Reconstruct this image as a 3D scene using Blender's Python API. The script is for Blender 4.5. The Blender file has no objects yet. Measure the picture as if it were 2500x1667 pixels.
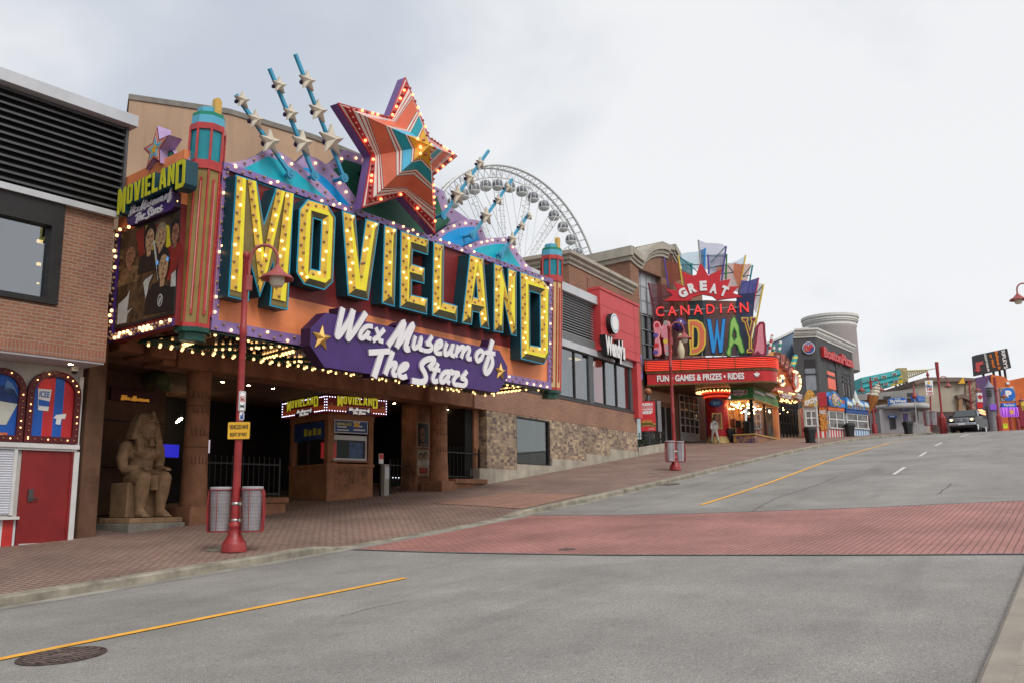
import bpy, math, random
from mathutils import Vector, Matrix
from mathutils.geometry import tessellate_polygon, delaunay_2d_cdt
random.seed(7)
SC = bpy.context.scene
COL = SC.collection
R = math.radians
sin, cos, pi = math.sin, math.cos, math.pi
# ------------------------------------------------------------------ camera
FP = 2140.0
PIT, ROLL = math.atan(392/2140.), R(0.8)
fw = Vector((0, cos(PIT), sin(PIT)))
_u = Vector((0, -sin(PIT), cos(PIT))); _r = Vector((1, 0, 0))
cr = _r*cos(ROLL) - _u*sin(ROLL)
cu = _u*cos(ROLL) + _r*sin(ROLL)
cd = bpy.data.cameras.new('camera'); cam = bpy.data.objects.new('camera', cd); COL.objects.link(cam)
cd.sensor_width = 36; cd.lens = FP/2500*36; cd.clip_start = .1; cd.clip_end = 6000
cam.matrix_world = Matrix(((cr.x, cu.x, -fw.x, 0), (cr.y, cu.y, -fw.y, 0), (cr.z, cu.z, -fw.z, 0), (0, 0, 0, 1)))
SC.camera = cam
# ------------------------------------------------------------------ world, sun, exposure
SUN_EL, SUN_AZ = 48, 150          # azimuth clockwise from +Y: behind the camera's right shoulder
W = bpy.data.worlds.new("World"); SC.world = W; W.use_nodes = True
nt = W.node_tree; N_ = nt.nodes; L_ = nt.links; N_.clear()
def wn(t, **k):
    n = N_.new(t)
    for a, b in k.items(): setattr(n, a, b)
    return n
out = wn('ShaderNodeOutputWorld'); bg = wn('ShaderNodeBackground'); bg.inputs[1].default_value = .1
sky = wn('ShaderNodeTexSky', sky_type='NISHITA', sun_disc=False)
sky.sun_elevation = R(SUN_EL); sky.sun_rotation = R(SUN_AZ)
tc = wn('ShaderNodeTexCoord'); sep = wn('ShaderNodeSeparateXYZ'); L_.new(tc.outputs['Generated'], sep.inputs[0])
az = wn('ShaderNodeMath', operation='ADD'); az.inputs[1].default_value = .35; L_.new(sep.outputs[2], az.inputs[0])
am = wn('ShaderNodeMath', operation='MAXIMUM'); am.inputs[1].default_value = .08; L_.new(az.outputs[0], am.inputs[0])
vd = wn('ShaderNodeVectorMath', operation='DIVIDE'); cb = wn('ShaderNodeCombineXYZ')
for i in range(3): L_.new(am.outputs[0], cb.inputs[i])
L_.new(tc.outputs['Generated'], vd.inputs[0]); L_.new(cb.outputs[0], vd.inputs[1])
mp = wn('ShaderNodeMapping'); mp.inputs['Scale'].default_value = (1, 1, .6); mp.inputs['Location'].default_value = (.35, .2, 0); L_.new(vd.outputs[0], mp.inputs[0])
nz = wn('ShaderNodeTexNoise'); nz.inputs['Scale'].default_value = 2.1; nz.inputs['Detail'].default_value = 5; nz.inputs['Roughness'].default_value = .48; nz.inputs['Distortion'].default_value = .3
L_.new(mp.outputs[0], nz.inputs['Vector'])
gx = wn('ShaderNodeMath', operation='MULTIPLY_ADD'); gx.inputs[1].default_value = .30; gx.inputs[2].default_value = .03; L_.new(sep.outputs[0], gx.inputs[0])
ad = wn('ShaderNodeMath', operation='ADD'); L_.new(nz.outputs['Fac'], ad.inputs[0]); L_.new(gx.outputs[0], ad.inputs[1])
rp = wn('ShaderNodeValToRGB'); rp.color_ramp.interpolation = 'EASE'
e = rp.color_ramp.elements; e[0].position = .30; e[0].color = (4.7, 5.1, 5.75, 1); e[1].position = .62; e[1].color = (7.4, 7.45, 7.55, 1)
L_.new(ad.outputs[0], rp.inputs[0])
mx = wn('ShaderNodeMixRGB'); mx.inputs[0].default_value = .93; L_.new(sky.outputs[0], mx.inputs[1]); L_.new(rp.outputs[0], mx.inputs[2])
L_.new(mx.outputs[0], bg.inputs[0]); L_.new(bg.outputs[0], out.inputs[0])
sd = bpy.data.lights.new('sun', 'SUN'); sd.energy = 1.5; sd.angle = R(25); sd.color = (1, .96, .9)
sun = bpy.data.objects.new('sun', sd); COL.objects.link(sun)
_sv = Vector((sin(R(SUN_AZ))*cos(R(SUN_EL)), cos(R(SUN_AZ))*cos(R(SUN_EL)), sin(R(SUN_EL))))
sun.rotation_euler = _sv.to_track_quat('Z', 'Y').to_euler()
SC.view_settings.view_transform = 'Standard'; SC.view_settings.look = 'None'; SC.view_settings.gamma = 1
SC.view_settings.exposure = 0.33
SC.render.engine = 'CYCLES'
cy = SC.cycles; cy.use_denoising = True; cy.max_bounces = 6; cy.diffuse_bounces = 3; cy.glossy_bounces = 3; cy.transparent_max_bounces = 12
cy.sample_clamp_indirect = 4; cy.caustics_reflective = False; cy.caustics_refractive = False
# ------------------------------------------------------------------ pixel -> place
def ray(x, y): return fw + cr*((x-1250)/FP) - cu*((y-833.5)/FP)
def at(x, y, Y): d = ray(x, y); return d*(Y/d.y)
SA = 33.0
D3 = Vector((sin(R(SA)), cos(R(SA)), 0)); N3 = Vector((cos(R(SA)), -sin(R(SA)), 0))
_b = [(-200,-18),(-60,-6),(-30,-3.9),(0,-1.83),(7,-1.41),(12,-1.12),(17,-.74),(22,-.33),(27,.14),(32,.65),(39,1.42),(47,2.25),(56,3.14),(66,4.03),(74,4.70),(82,5.22),(90,5.54),(100,5.70),(120,5.55),(200,3),(500,-8)]
def _lin(s):
    if s <= _b[0][0]: return _b[0][1]
    for (a, p), (b, q) in zip(_b, _b[1:]):
        if s <= b: return p+(q-p)*(s-a)/(b-a)
    return _b[-1][1]
_k = [math.exp(-.5*(i/4.)**2) for i in range(-12, 13)]; _ks = sum(_k)
_hs = []
_ls = [_lin(i-220) for i in range(760)]
for i in range(760): _hs.append(sum(_k[j+12]*_ls[min(759, max(0, i+j))] for j in range(-12, 13))/_ks)
def h(s):
    x = min(758.9, max(0, s+220)); i = int(x); return _hs[i]+(_hs[i+1]-_hs[i])*(x-i)
def kerb_h(s):
    def sm(a, b): t = min(1, max(0, (s-a)/(b-a))); return t*t*(3-2*t)
    return .15 - .125*(sm(13.2, 14.6)-sm(20.3, 21.8))
def bend(s): return .0065*max(0, s-62)**2 if s < 95 else .0065*33**2+.43*(s-95)
def walk(s, y):           # sidewalk height, y = metres left of the street's zero line
    y += bend(s); w = min(1, max(0, (y-13.8)/1.8)); w = w*w*(3-2*w)
    return h(s) + kerb_h(s)*(1-w) + .15*w + .05*max(0, y-13.8)
def _hit(x, y, fn):
    d = ray(x, y); a = d.dot(D3); b = -d.dot(N3); k = 2.; st = .25
    while k < 260:
        if d.z*k < fn(a*k, b*k): break
        k += st
    lo, hi = k-st, k
    for _ in range(18):
        m = (lo+hi)/2
        if d.z*m < fn(a*m, b*m): hi = m
        else: lo = m
    return d*hi
def G(x, y): return _hit(x, y, lambda s, t: h(s))
def GS(x, y): return _hit(x, y, walk)
def sy(p): return p.dot(D3), -p.dot(N3)
def st(s, y, z=None):
    p = D3*s - N3*y; p.z = walk(s, y) if z is None else z; return p
class Fr:
    def __init__(f, o, a, lean=0):
        f.o = Vector(o); a = R(a); f.ex = Vector((sin(a), cos(a), 0)); n = Vector((cos(a), -sin(a), 0)); z = Vector((0, 0, 1)); l = R(lean)
        f.ez = z*cos(l)+n*sin(l); f.ey = -(n*cos(l)-z*sin(l))
        f.M = Matrix(((f.ex.x, f.ey.x, f.ez.x, f.o.x), (f.ex.y, f.ey.y, f.ez.y, f.o.y), (f.ex.z, f.ey.z, f.ez.z, f.o.z), (0, 0, 0, 1)))
    def p(f, x, y, d=0):         # pixel on the plane local y = d  ->  (local x, local z)
        r = ray(x, y); k = (f.o.dot(f.ey)+d)/r.dot(f.ey); q = r*k-f.o
        return q.dot(f.ex), q.dot(f.ez)
    def P(f, pts, d=0): return [f.p(x, y, d) for x, y in pts]
    def w(f, x, y, z): return f.o+f.ex*x+f.ey*y+f.ez*z
    def l(f, v): q = v-f.o; return Vector((q.dot(f.ex), q.dot(f.ey), q.dot(f.ez)))
    def r(f, a, b, d=0):         # two corner pixels -> x0,x1,z0,z1
        p, q = f.p(*a, d), f.p(*b, d); return min(p[0], q[0]), max(p[0], q[0]), min(p[1], q[1]), max(p[1], q[1])
def stpt(s, t): p = D3*s+N3*t; return p
# ------------------------------------------------------------------ objects
def tag(o, label=None, cat=None, group=None, kind=None):
    if label: o['label'] = label
    if cat: o['category'] = cat
    if group: o['group'] = group
    if kind: o['kind'] = kind
    return o
def thing(name, label, cat, fr, group=None):
    o = bpy.data.objects.new(name, None); COL.objects.link(o); o.empty_display_size = .3
    if isinstance(fr, Fr): o.matrix_world = fr.M
    else: o.location = fr
    return tag(o, label, cat, group)
class B:
    def __init__(b): b.v = []; b.f = []; b.m = []; b.s = []
    def add(b, vs, fs, m=0, sm=False):
        n = len(b.v); b.v += [tuple(v) for v in vs]
        for f in fs: b.f.append(tuple(i+n for i in f)); b.m.append(m); b.s.append(sm)
        return b
    def box(b, x0, x1, y0, y1, z0, z1, m=0):
        if x0 > x1: x0, x1 = x1, x0
        if y0 > y1: y0, y1 = y1, y0
        if z0 > z1: z0, z1 = z1, z0
        return b.add([(x, y, z) for x in (x0, x1) for y in (y0, y1) for z in (z0, z1)],
              [(0, 1, 3, 2), (4, 6, 7, 5), (0, 4, 5, 1), (2, 3, 7, 6), (0, 2, 6, 4), (1, 5, 7, 3)], m)
    def poly(b, pts, m=0): return b.add(pts, [tuple(range(len(pts)))], m)
    def prism(b, pts, y0, y1, m=0, ms=None, holes=(), back=True):   # polygon in x,z; y0 is the street side
        ms = m if ms is None else ms
        loops = [list(pts)]+[list(hh) for hh in holes]
        for i, lp in enumerate(loops):
            ar = sum(p[0]*q[1]-q[0]*p[1] for p, q in zip(lp, lp[1:]+lp[:1]))
            if (ar < 0) != (i > 0): lp.reverse()
        fl = [p for lp in loops for p in lp]; n = len(fl)
        if len(loops) > 1:                                              # robust for holes
            ed = []; k = 0
            for lp in loops: ed += [(k+i, k+(i+1) % len(lp)) for i in range(len(lp))]; k += len(lp)
            r_ = delaunay_2d_cdt([Vector(p) for p in fl], ed, [], 0, 1e-6); fl = [(v.x, v.y) for v in r_[0]]
            def ins(x, z, lp):
                c = False
                for p, q in zip(lp, lp[1:]+lp[:1]):
                    if (p[1] > z) != (q[1] > z) and x < (q[0]-p[0])*(z-p[1])/(q[1]-p[1])+p[0]: c = not c
                return c
            tr = []
            for t in r_[2]:
                x = sum(fl[i][0] for i in t)/3; z = sum(fl[i][1] for i in t)/3
                if ins(x, z, loops[0]) and not any(ins(x, z, lp) for lp in loops[1:]): tr.append(t)
        else: tr = tessellate_polygon([[Vector((p[0], p[1], 0)) for p in lp] for lp in loops])
        ff = []
        for t in tr:
            a, c, e = (fl[i] for i in t)
            if (c[0]-a[0])*(e[1]-a[1])-(e[0]-a[0])*(c[1]-a[1]) < 0: t = t[::-1]
            ff.append(tuple(t))
        b.add([(p[0], y0, p[1]) for p in fl], ff, m)
        if back: b.add([(p[0], y1, p[1]) for p in fl], [t[::-1] for t in ff], ms)
        k = 0
        for lp in loops:
            c = len(lp)
            b.add([(p[0], y0, p[1]) for p in lp]+[(p[0], y1, p[1]) for p in lp], [(i, i+c, (i+1) % c+c, (i+1) % c) for i in range(c)], ms)
        return b
    def plan(b, pts, z0, z1, m=0):                              # polygon in x,y extruded up
        ar = sum(p[0]*q[1]-q[0]*p[1] for p, q in zip(pts, pts[1:]+pts[:1])); pts = list(pts)
        if ar < 0: pts.reverse()
        n = len(pts); z0f = z0 if callable(z0) else (lambda x, y: z0)
        b.add([(x, y, z1) for x, y in pts]+[(x, y, z0f(x, y)) for x, y in pts], [tuple(range(n)), tuple(range(2*n-1, n-1, -1))]+[(i+n, (i+1) % n+n, (i+1) % n, i) for i in range(n)], m); return b
    def tube(b, pts, r, n=8, m=0, cap=True, sm=True, closed=False):
        pts = [Vector(p) for p in pts]; rs = r if isinstance(r, (list, tuple)) else [r]*len(pts)
        vs = []; fs = []; k = len(pts); up = None
        for i, p in enumerate(pts):
            if closed: d = pts[(i+1) % k]-pts[i-1]
            else: d = pts[min(k-1, i+1)]-pts[max(0, i-1)]
            d.normalize()
            if up is None: up = Vector((0, 0, 1)) if abs(d.z) < .9 else Vector((1, 0, 0))
            a = d.cross(up)
            if a.length < 1e-4: a = d.orthogonal()
            a.normalize(); up = a.cross(d)
            for j in range(n): t = 2*pi*j/n; vs.append(p+(a*cos(t)+up*sin(t))*rs[i])
        for i in range(k if closed else k-1):
            for j in range(n):
                q = (i+1) % k; fs.append((i*n+j, i*n+(j+1) % n, q*n+(j+1) % n, q*n+j))
        b.add(vs, fs, m, sm)
        if cap and not closed:
            b.add(vs[:n], [tuple(range(n-1, -1, -1))], m); b.add(vs[-n:], [tuple(range(n))], m)
        return b
    def lathe(b, prof, c=(0, 0, 0), n=16, m=0, sm=True):
        vs = []; fs = []
        for r, z in prof:
            for j in range(n): t = 2*pi*j/n; vs.append((c[0]+r*cos(t), c[1]+r*sin(t), c[2]+z))
        for i in range(len(prof)-1):
            for j in range(n): fs.append((i*n+j, i*n+(j+1) % n, (i+1)*n+(j+1) % n, (i+1)*n+j))
        b.add(vs, fs, m, sm)
        if prof[0][0] > 1e-4: b.add(vs[:n], [tuple(range(n-1, -1, -1))], m)
        if prof[-1][0] > 1e-4: b.add(vs[-n:], [tuple(range(n))], m)
        return b
    def ball(b, c, r, n=8, m=0, k=None):
        rx, ry, rz = r if isinstance(r, (tuple, list)) else (r, r, r); k = k or n//2
        vs = []; fs = []
        for i in range(k+1):
            a = pi*i/k-pi/2
            for j in range(n): t = 2*pi*j/n; vs.append((c[0]+rx*cos(a)*cos(t), c[1]+ry*cos(a)*sin(t), c[2]+rz*sin(a)))
        for i in range(k):
            for j in range(n): fs.append((i*n+j, i*n+(j+1) % n, (i+1)*n+(j+1) % n, (i+1)*n+j))
        return b.add(vs, fs, m, True)
    def ribbon(b, pts, w, y0, y1, m=0, ms=None):                # thick stroke in x,z
        ms = m if ms is None else ms; n = len(pts); Lf = []; Rt = []
        for i, p in enumerate(pts):
            a = Vector(pts[max(0, i-1)]); c = Vector(pts[min(n-1, i+1)]); d = (c-a)
            if d.length < 1e-6: d = Vector((1, 0))
            d.normalize(); q = Vector((-d.y, d.x))*w/2; p = Vector(p)
            if i == 0: p = p-d*w*.12
            if i == n-1: p = p+d*w*.12
            Lf.append(p+q); Rt.append(p-q)
        vs = []
        for i in range(n):
            e_ = .004*i/n
            for q in (Lf[i], Rt[i]): vs.append((q.x, y0-e_, q.y))
            for q in (Lf[i], Rt[i]): vs.append((q.x, y1, q.y))
        f0 = []; f1 = []
        for i in range(n-1):
            a, c = 4*i, 4*i+4
            f0.append((a, a+1, c+1, c)); f1 += [(a, c, c+2, a+2), (a+1, a+3, c+3, c+1)]
        f1 += [(0, 2, 3, 1), (4*n-4, 4*n-3, 4*n-1, 4*n-2)]
        k = len(b.v); b.add(vs, f0, m)
        for f in f1: b.f.append(tuple(i+k for i in f)); b.m.append(ms); b.s.append(False)
        return b
    def build(b, name, mats, parent=None, bev=0, loc=None):
        me = bpy.data.meshes.new(name); me.from_pydata(b.v, [], b.f)
        for mt in (mats if isinstance(mats, (list, tuple)) else [mats]): me.materials.append(mt)
        me.polygons.foreach_set('material_index', b.m); me.polygons.foreach_set('use_smooth', b.s); me.update()
        o = bpy.data.objects.new(name, me); COL.objects.link(o)
        if parent: o.parent = parent
        if loc is not None: o.location = loc
        if bev:
            q = o.modifiers.new('bevel', 'BEVEL'); q.width = bev; q.segments = 2; q.limit_method = 'ANGLE'; q.angle_limit = R(40)
        return o
def struct(name, b, mats, fr=None):
    o = b.build(name, mats); o['kind'] = 'structure'
    if fr: o.matrix_world = fr.M
    return o
def remesh(o, vox, smooth=6):
    q = o.modifiers.new('remesh', 'REMESH'); q.mode = 'VOXEL'; q.voxel_size = vox; q.use_smooth_shade = True
    if smooth: q = o.modifiers.new('smooth', 'SMOOTH'); q.iterations = smooth; q.factor = .5
    return o
def kids(o): return [c for c in bpy.data.objects if c.parent == o]
def dup(o, M, label=None, group=None):
    r = o.copy(); COL.objects.link(r); r.matrix_world = M
    if label: r['label'] = label
    if group: r['group'] = group
    for ch in kids(o):
        c = ch.copy(); COL.objects.link(c); c.parent = r
        for g in kids(ch): d = g.copy(); COL.objects.link(d); d.parent = c
    return r
_tx = {}
def text_mesh(s, bold=0, shear=0, extr=0):
    key = (s, bold, shear, extr)
    if key in _tx: return _tx[key]
    cu_ = bpy.data.curves.new('lettering', 'FONT'); cu_.body = s; cu_.offset = bold; cu_.shear = shear; cu_.extrude = extr; cu_.resolution_u = 3; cu_.space_line = .85
    cu_.align_x = 'CENTER'
    ob = bpy.data.objects.new('lettering', cu_); COL.objects.link(ob)
    dg = bpy.context.evaluated_depsgraph_get(); me = bpy.data.meshes.new_from_object(ob.evaluated_get(dg))
    vs = [v.co.copy() for v in me.vertices]; fs = [tuple(p.vertices) for p in me.polygons]
    bpy.data.objects.remove(ob); bpy.data.curves.remove(cu_); bpy.data.meshes.remove(me)
    _tx[key] = vs, fs; return vs, fs
def text(s, x0, x1, z0, z1, y, mt, parent, name='lettering', bold=.02, shear=0, depth=.02, fit=True, b=None, m=0, warp=None):
    """lettering stretched to a rectangle of the local x,z plane, its face at local y"""
    vs, fs = text_mesh(s, bold, shear, .5)
    ax, bx = min(v.x for v in vs), max(v.x for v in vs); az_, bz = min(v.y for v in vs), max(v.y for v in vs)
    own = b is None; b = b or B(); q = []
    for v in vs:
        fx = (v.x-ax)/(bx-ax); fz = (v.y-az_)/(bz-az_)
        if warp: X, Z = warp(fx, fz)
        else: X, Z = x0+(x1-x0)*fx, z0+(z1-z0)*fz
        q.append((X, y+depth*(.5-v.z), Z))
    b.add(q, fs, m)
    return b.build(name, mt, parent) if own else b
# ------------------------------------------------------------------ materials
_mc = {}
def mat(name, c, r=.5, m=0, var=.1, vs=2.5, bump=0, bs=60, e=None, es=0, spec=.4, coat=0, streak=0, grime=None, gv=.0):
    if name in _mc: return _mc[name]
    M = bpy.data.materials.new(name); M.use_nodes = True; t = M.node_tree; P = t.nodes['Principled BSDF']; _mc[name] = M
    P.inputs['Roughness'].default_value = r; P.inputs['Metallic'].default_value = m; P.inputs['Specular IOR Level'].default_value = spec
    if coat: P.inputs['Coat Weight'].default_value = coat; P.inputs['Coat Roughness'].default_value = .08
    co = t.nodes.new('ShaderNodeTexCoord')
    def noise(scale, detail=4, sc=None):
        n = t.nodes.new('ShaderNodeTexNoise'); n.inputs['Scale'].default_value = scale; n.inputs['Detail'].default_value = detail; n.inputs['Roughness'].default_value = .6
        if sc:
            mp_ = t.nodes.new('ShaderNodeMapping'); mp_.inputs['Scale'].default_value = sc; t.links.new(co.outputs['Object'], mp_.inputs[0]); t.links.new(mp_.outputs[0], n.inputs['Vector'])
        else: t.links.new(co.outputs['Object'], n.inputs['Vector'])
        return n
    def mix(a, b_, f, mode='MIX'):
        x = t.nodes.new('ShaderNodeMixRGB'); x.blend_type = mode
        for s_, v in ((1, a), (2, b_), (0, f)):
            if isinstance(v, tuple): x.inputs[s_].default_value = v
            elif isinstance(v, (int, float)): x.inputs[s_].default_value = v
            else: t.links.new(v, x.inputs[s_])
        return x.outputs[0]
    def ramp(o_, a, b_):
        x = t.nodes.new('ShaderNodeMapRange'); x.inputs[1].default_value = a; x.inputs[2].default_value = b_; t.links.new(o_, x.inputs[0]); return x.outputs[0]
    c = tuple(c)+(1,)
    if var:
        lo = tuple(max(0, x*(1-var*1.6)) for x in c[:3])+(1,); hi = tuple(min(1, x*(1+var)) for x in c[:3])+(1,)
        col = mix(lo, hi, ramp(noise(vs).outputs['Fac'], .3, .7))
        if streak: col = mix(col, tuple(x*.45 for x in c[:3])+(1,), mix((0,)*3+(1,), (streak,)*3+(1,), ramp(noise(1., 5, (3.5, 3.5, .22)).outputs['Fac'], .52, .75)))
        if gv: col = mix(col, tuple(grime)+(1,), mix((0,)*3+(1,), (gv,)*3+(1,), ramp(noise(1.1, 6).outputs['Fac'], .45, .7)))
        t.links.new(col, P.inputs['Base Color'])
        if r > .15:
            x = t.nodes.new('ShaderNodeMapRange'); x.inputs[3].default_value = max(.02, r-.08); x.inputs[4].default_value = min(1, r+.1); t.links.new(noise(vs*3).outputs['Fac'], x.inputs[0]); t.links.new(x.outputs[0], P.inputs['Roughness'])
    else: P.inputs['Base Color'].default_value = c
    if bump:
        bn = t.nodes.new('ShaderNodeBump'); bn.inputs['Strength'].default_value = bump; bn.inputs['Distance'].default_value = .02
        t.links.new(noise(bs, 5).outputs['Fac'], bn.inputs['Height']); t.links.new(bn.outputs[0], P.inputs['Normal'])
    if e: P.inputs['Emission Color'].default_value = tuple(e)+(1,); P.inputs['Emission Strength'].default_value = es
    return M
def brickmat(name, c1, c2, mort, bw=.21, bh=.07, ms=.006, off=.5, plane='wall', rough=.85, bump=.5, blotch=.25, rot=0, squash=1, noisec=None, bias=0):
    M = bpy.data.materials.new(name); M.use_nodes = True; t = M.node_tree; P = t.nodes['Principled BSDF']; P.inputs['Roughness'].default_value = rough
    co = t.nodes.new('ShaderNodeTexCoord'); s_ = t.nodes.new('ShaderNodeSeparateXYZ'); t.links.new(co.outputs['Object'], s_.inputs[0]); cmb = t.nodes.new('ShaderNodeCombineXYZ')
    if plane == 'wall':
        a = t.nodes.new('ShaderNodeMath'); t.links.new(s_.outputs[0], a.inputs[0]); t.links.new(s_.outputs[1], a.inputs[1])
        t.links.new(a.outputs[0], cmb.inputs[0]); t.links.new(s_.outputs[2], cmb.inputs[1])
    elif rot: t.links.new(s_.outputs[1], cmb.inputs[0]); t.links.new(s_.outputs[0], cmb.inputs[1])
    else: t.links.new(s_.outputs[0], cmb.inputs[0]); t.links.new(s_.outputs[1], cmb.inputs[1])
    vec = cmb.outputs[0]
    wob = t.nodes.new('ShaderNodeTexNoise'); wob.inputs['Scale'].default_value = 1.3; t.links.new(co.outputs['Object'], wob.inputs['Vector'])
    vm = t.nodes.new('ShaderNodeVectorMath'); vm.operation = 'MULTIPLY_ADD'; vm.inputs[1].default_value = (bh*.25,)*3; t.links.new(wob.outputs['Color'], vm.inputs[0]); t.links.new(vec, vm.inputs[2]); vec = vm.outputs[0]
    k = t.nodes.new('ShaderNodeTexBrick'); k.offset = off; k.squash = squash
    for n_, v in (('Scale', 1), ('Mortar Size', ms), ('Mortar Smooth', .15), ('Bias', bias), ('Brick Width', bw), ('Row Height', bh)): k.inputs[n_].default_value = v
    k.inputs['Color1'].default_value = tuple(c1)+(1,); k.inputs['Color2'].default_value = tuple(c2)+(1,); k.inputs['Mortar'].default_value = tuple(mort)+(1,)
    t.links.new(vec, k.inputs['Vector'])
    n = t.nodes.new('ShaderNodeTexNoise'); n.inputs['Scale'].default_value = .6; n.inputs['Detail'].default_value = 6; t.links.new(co.outputs['Object'], n.inputs['Vector'])
    n2 = t.nodes.new('ShaderNodeTexNoise'); n2.inputs['Scale'].default_value = 35; n2.inputs['Detail'].default_value = 4; t.links.new(co.outputs['Object'], n2.inputs['Vector'])
    mr = t.nodes.new('ShaderNodeMapRange'); mr.inputs[1].default_value = .3; mr.inputs[2].default_value = .7; mr.inputs[3].default_value = 1-blotch; mr.inputs[4].default_value = 1+blotch*.6; t.links.new(n.outputs['Fac'], mr.inputs[0])
    mr2 = t.nodes.new('ShaderNodeMapRange'); mr2.inputs[1].default_value = .3; mr2.inputs[2].default_value = .7; mr2.inputs[3].default_value = .82; mr2.inputs[4].default_value = 1.15; t.links.new(n2.outputs['Fac'], mr2.inputs[0])
    mm = t.nodes.new('ShaderNodeMath'); mm.operation = 'MULTIPLY'; t.links.new(mr.outputs[0], mm.inputs[0]); t.links.new(mr2.outputs[0], mm.inputs[1])
    x = t.nodes.new('ShaderNodeMixRGB'); x.blend_type = 'MULTIPLY'; x.inputs[0].default_value = 1; t.links.new(k.outputs['Color'], x.inputs[1]); t.links.new(mm.outputs[0], x.inputs[2])
    t.links.new(x.outputs[0], P.inputs['Base Color'])
    bn = t.nodes.new('ShaderNodeBump'); bn.invert = True; bn.inputs['Strength'].default_value = bump; bn.inputs['Distance'].default_value = .01; t.links.new(k.outputs['Fac'], bn.inputs['Height']); t.links.new(bn.outputs[0], P.inputs['Normal'])
    return M
def glassmat(name, tint=(.75, .8, .82), refl=1.45, a=.12):
    M = bpy.data.materials.new(name); M.use_nodes = True; t = M.node_tree; t.nodes.clear()
    o = t.nodes.new('ShaderNodeOutputMaterial'); g = t.nodes.new('ShaderNodeBsdfGlossy'); g.inputs['Roughness'].default_value = .02; g.inputs[0].default_value = (.95, .97, 1, 1)
    tr = t.nodes.new('ShaderNodeBsdfTransparent'); tr.inputs[0].default_value = tuple(tint)+(1,); f = t.nodes.new('ShaderNodeLayerWeight'); f.inputs[0].default_value = .5
    pw_ = t.nodes.new('ShaderNodeMath'); pw_.operation = 'POWER'; pw_.inputs[1].default_value = 4; t.links.new(f.outputs['Facing'], pw_.inputs[0])
    ad_ = t.nodes.new('ShaderNodeMath'); ad_.operation = 'MULTIPLY_ADD'; ad_.inputs[1].default_value = .75; ad_.inputs[2].default_value = max(.008, .03+a); t.links.new(pw_.outputs[0], ad_.inputs[0])
    x = t.nodes.new('ShaderNodeMixShader'); t.links.new(ad_.outputs[0], x.inputs[0]); t.links.new(tr.outputs[0], x.inputs[1]); t.links.new(g.outputs[0], x.inputs[2]); t.links.new(x.outputs[0], o.inputs[0])
    return M
def stripemat(name, stops, axis=0, per=1., rough=.5):      # hard vertical stripes along one local axis
    M = bpy.data.materials.new(name); M.use_nodes = True; t = M.node_tree; P = t.nodes['Principled BSDF']; P.inputs['Roughness'].default_value = rough
    co = t.nodes.new('ShaderNodeTexCoord'); s_ = t.nodes.new('ShaderNodeSeparateXYZ'); t.links.new(co.outputs['Object'], s_.inputs[0])
    d = t.nodes.new('ShaderNodeMath'); d.operation = 'DIVIDE'; d.inputs[1].default_value = per; t.links.new(s_.outputs[axis], d.inputs[0])
    fr_ = t.nodes.new('ShaderNodeMath'); fr_.operation = 'FRACT'; t.links.new(d.outputs[0], fr_.inputs[0])
    rp_ = t.nodes.new('ShaderNodeValToRGB'); rp_.color_ramp.interpolation = 'CONSTANT'; el = rp_.color_ramp.elements
    for i, (p, c) in enumerate(stops):
        q = el[i] if i < 2 else el.new(p); q.position = p; q.color = tuple(c)+(1,)
    t.links.new(fr_.outputs[0], rp_.inputs[0]); t.links.new(rp_.outputs[0], P.inputs['Base Color']); return M
def emit(name, c, s, base=None): return mat(name, base or tuple(min(1, x*.7+.1) for x in c), .35, var=0, e=c, es=s)
GLASS = glassmat('window_glass'); GLASSD = glassmat('shop_glass', (.86, .87, .86), 1.4, -.02)
BULB = emit('lit_bulb', (1, .55, .20), 2.8, (.9, .75, .5)); BULBOFF = mat('unlit_bulb', (.42, .24, .12), .2, var=.2, spec=.7)
BULBR = emit('lit_red_bulb', (1, .2, .07), 4, (.9, .3, .2)); LAMPW = emit('downlight_lens', (1, .72, .40), 90)
_ico = B().ball((0, 0, 0), 1, 8, 0, 5)
def bulbs(parent, pts, r=.045, lit=.34, mats=None, mx_=100, name='light_bulb', litfn=None):
    """pts in the parent's local space; the nearest ones are parts, the rest one stuff part"""
    mats = mats or (BULB, BULBOFF); Mw = parent.matrix_world if not parent.parent else parent.parent.matrix_world
    pts = sorted(pts, key=lambda p: (Mw @ Vector(p)).length)
    base = [None, None]; rest = B()
    for i, p in enumerate(pts):
        on = litfn(i, p) if litfn else random.random() < lit
        k = 0 if on else 1
        if i < mx_:
            if base[k] is None: base[k] = B().add(_ico.v, _ico.f, 0, True).build(name, mats[k], parent); o = base[k]
            else: o = base[k].copy(); COL.objects.link(o)
            o.location = p; o.scale = (r, r, r)
        else:
            rest.add([(p[0]+v[0]*r, p[1]+v[1]*r, p[2]+v[2]*r) for v in _ico.v], _ico.f, k, True)
    if rest.f:
        o = rest.build(name+'_cluster', list(mats), parent); o['kind'] = 'stuff'
def bulbs_mesh(pts, r, lit):
    b = B()
    for p in pts: b.add([(p[0]+v[0]*r, p[1]+v[1]*r, p[2]+v[2]*r) for v in _ico.v], _ico.f, 0 if random.random() < lit else 1, True)
    return b
def along(pts, sp, d=0, z=None, off=0):        # points every sp metres along an x,z polyline
    out_ = []; acc = off
    for a, c in zip(pts, pts[1:]):
        a = Vector(a); c = Vector(c); L = (c-a).length; t = acc
        while t < L: q = a+(c-a)*(t/L); out_.append((q.x, d, q.y)); t += sp
        acc = t-L
    return out_
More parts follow.
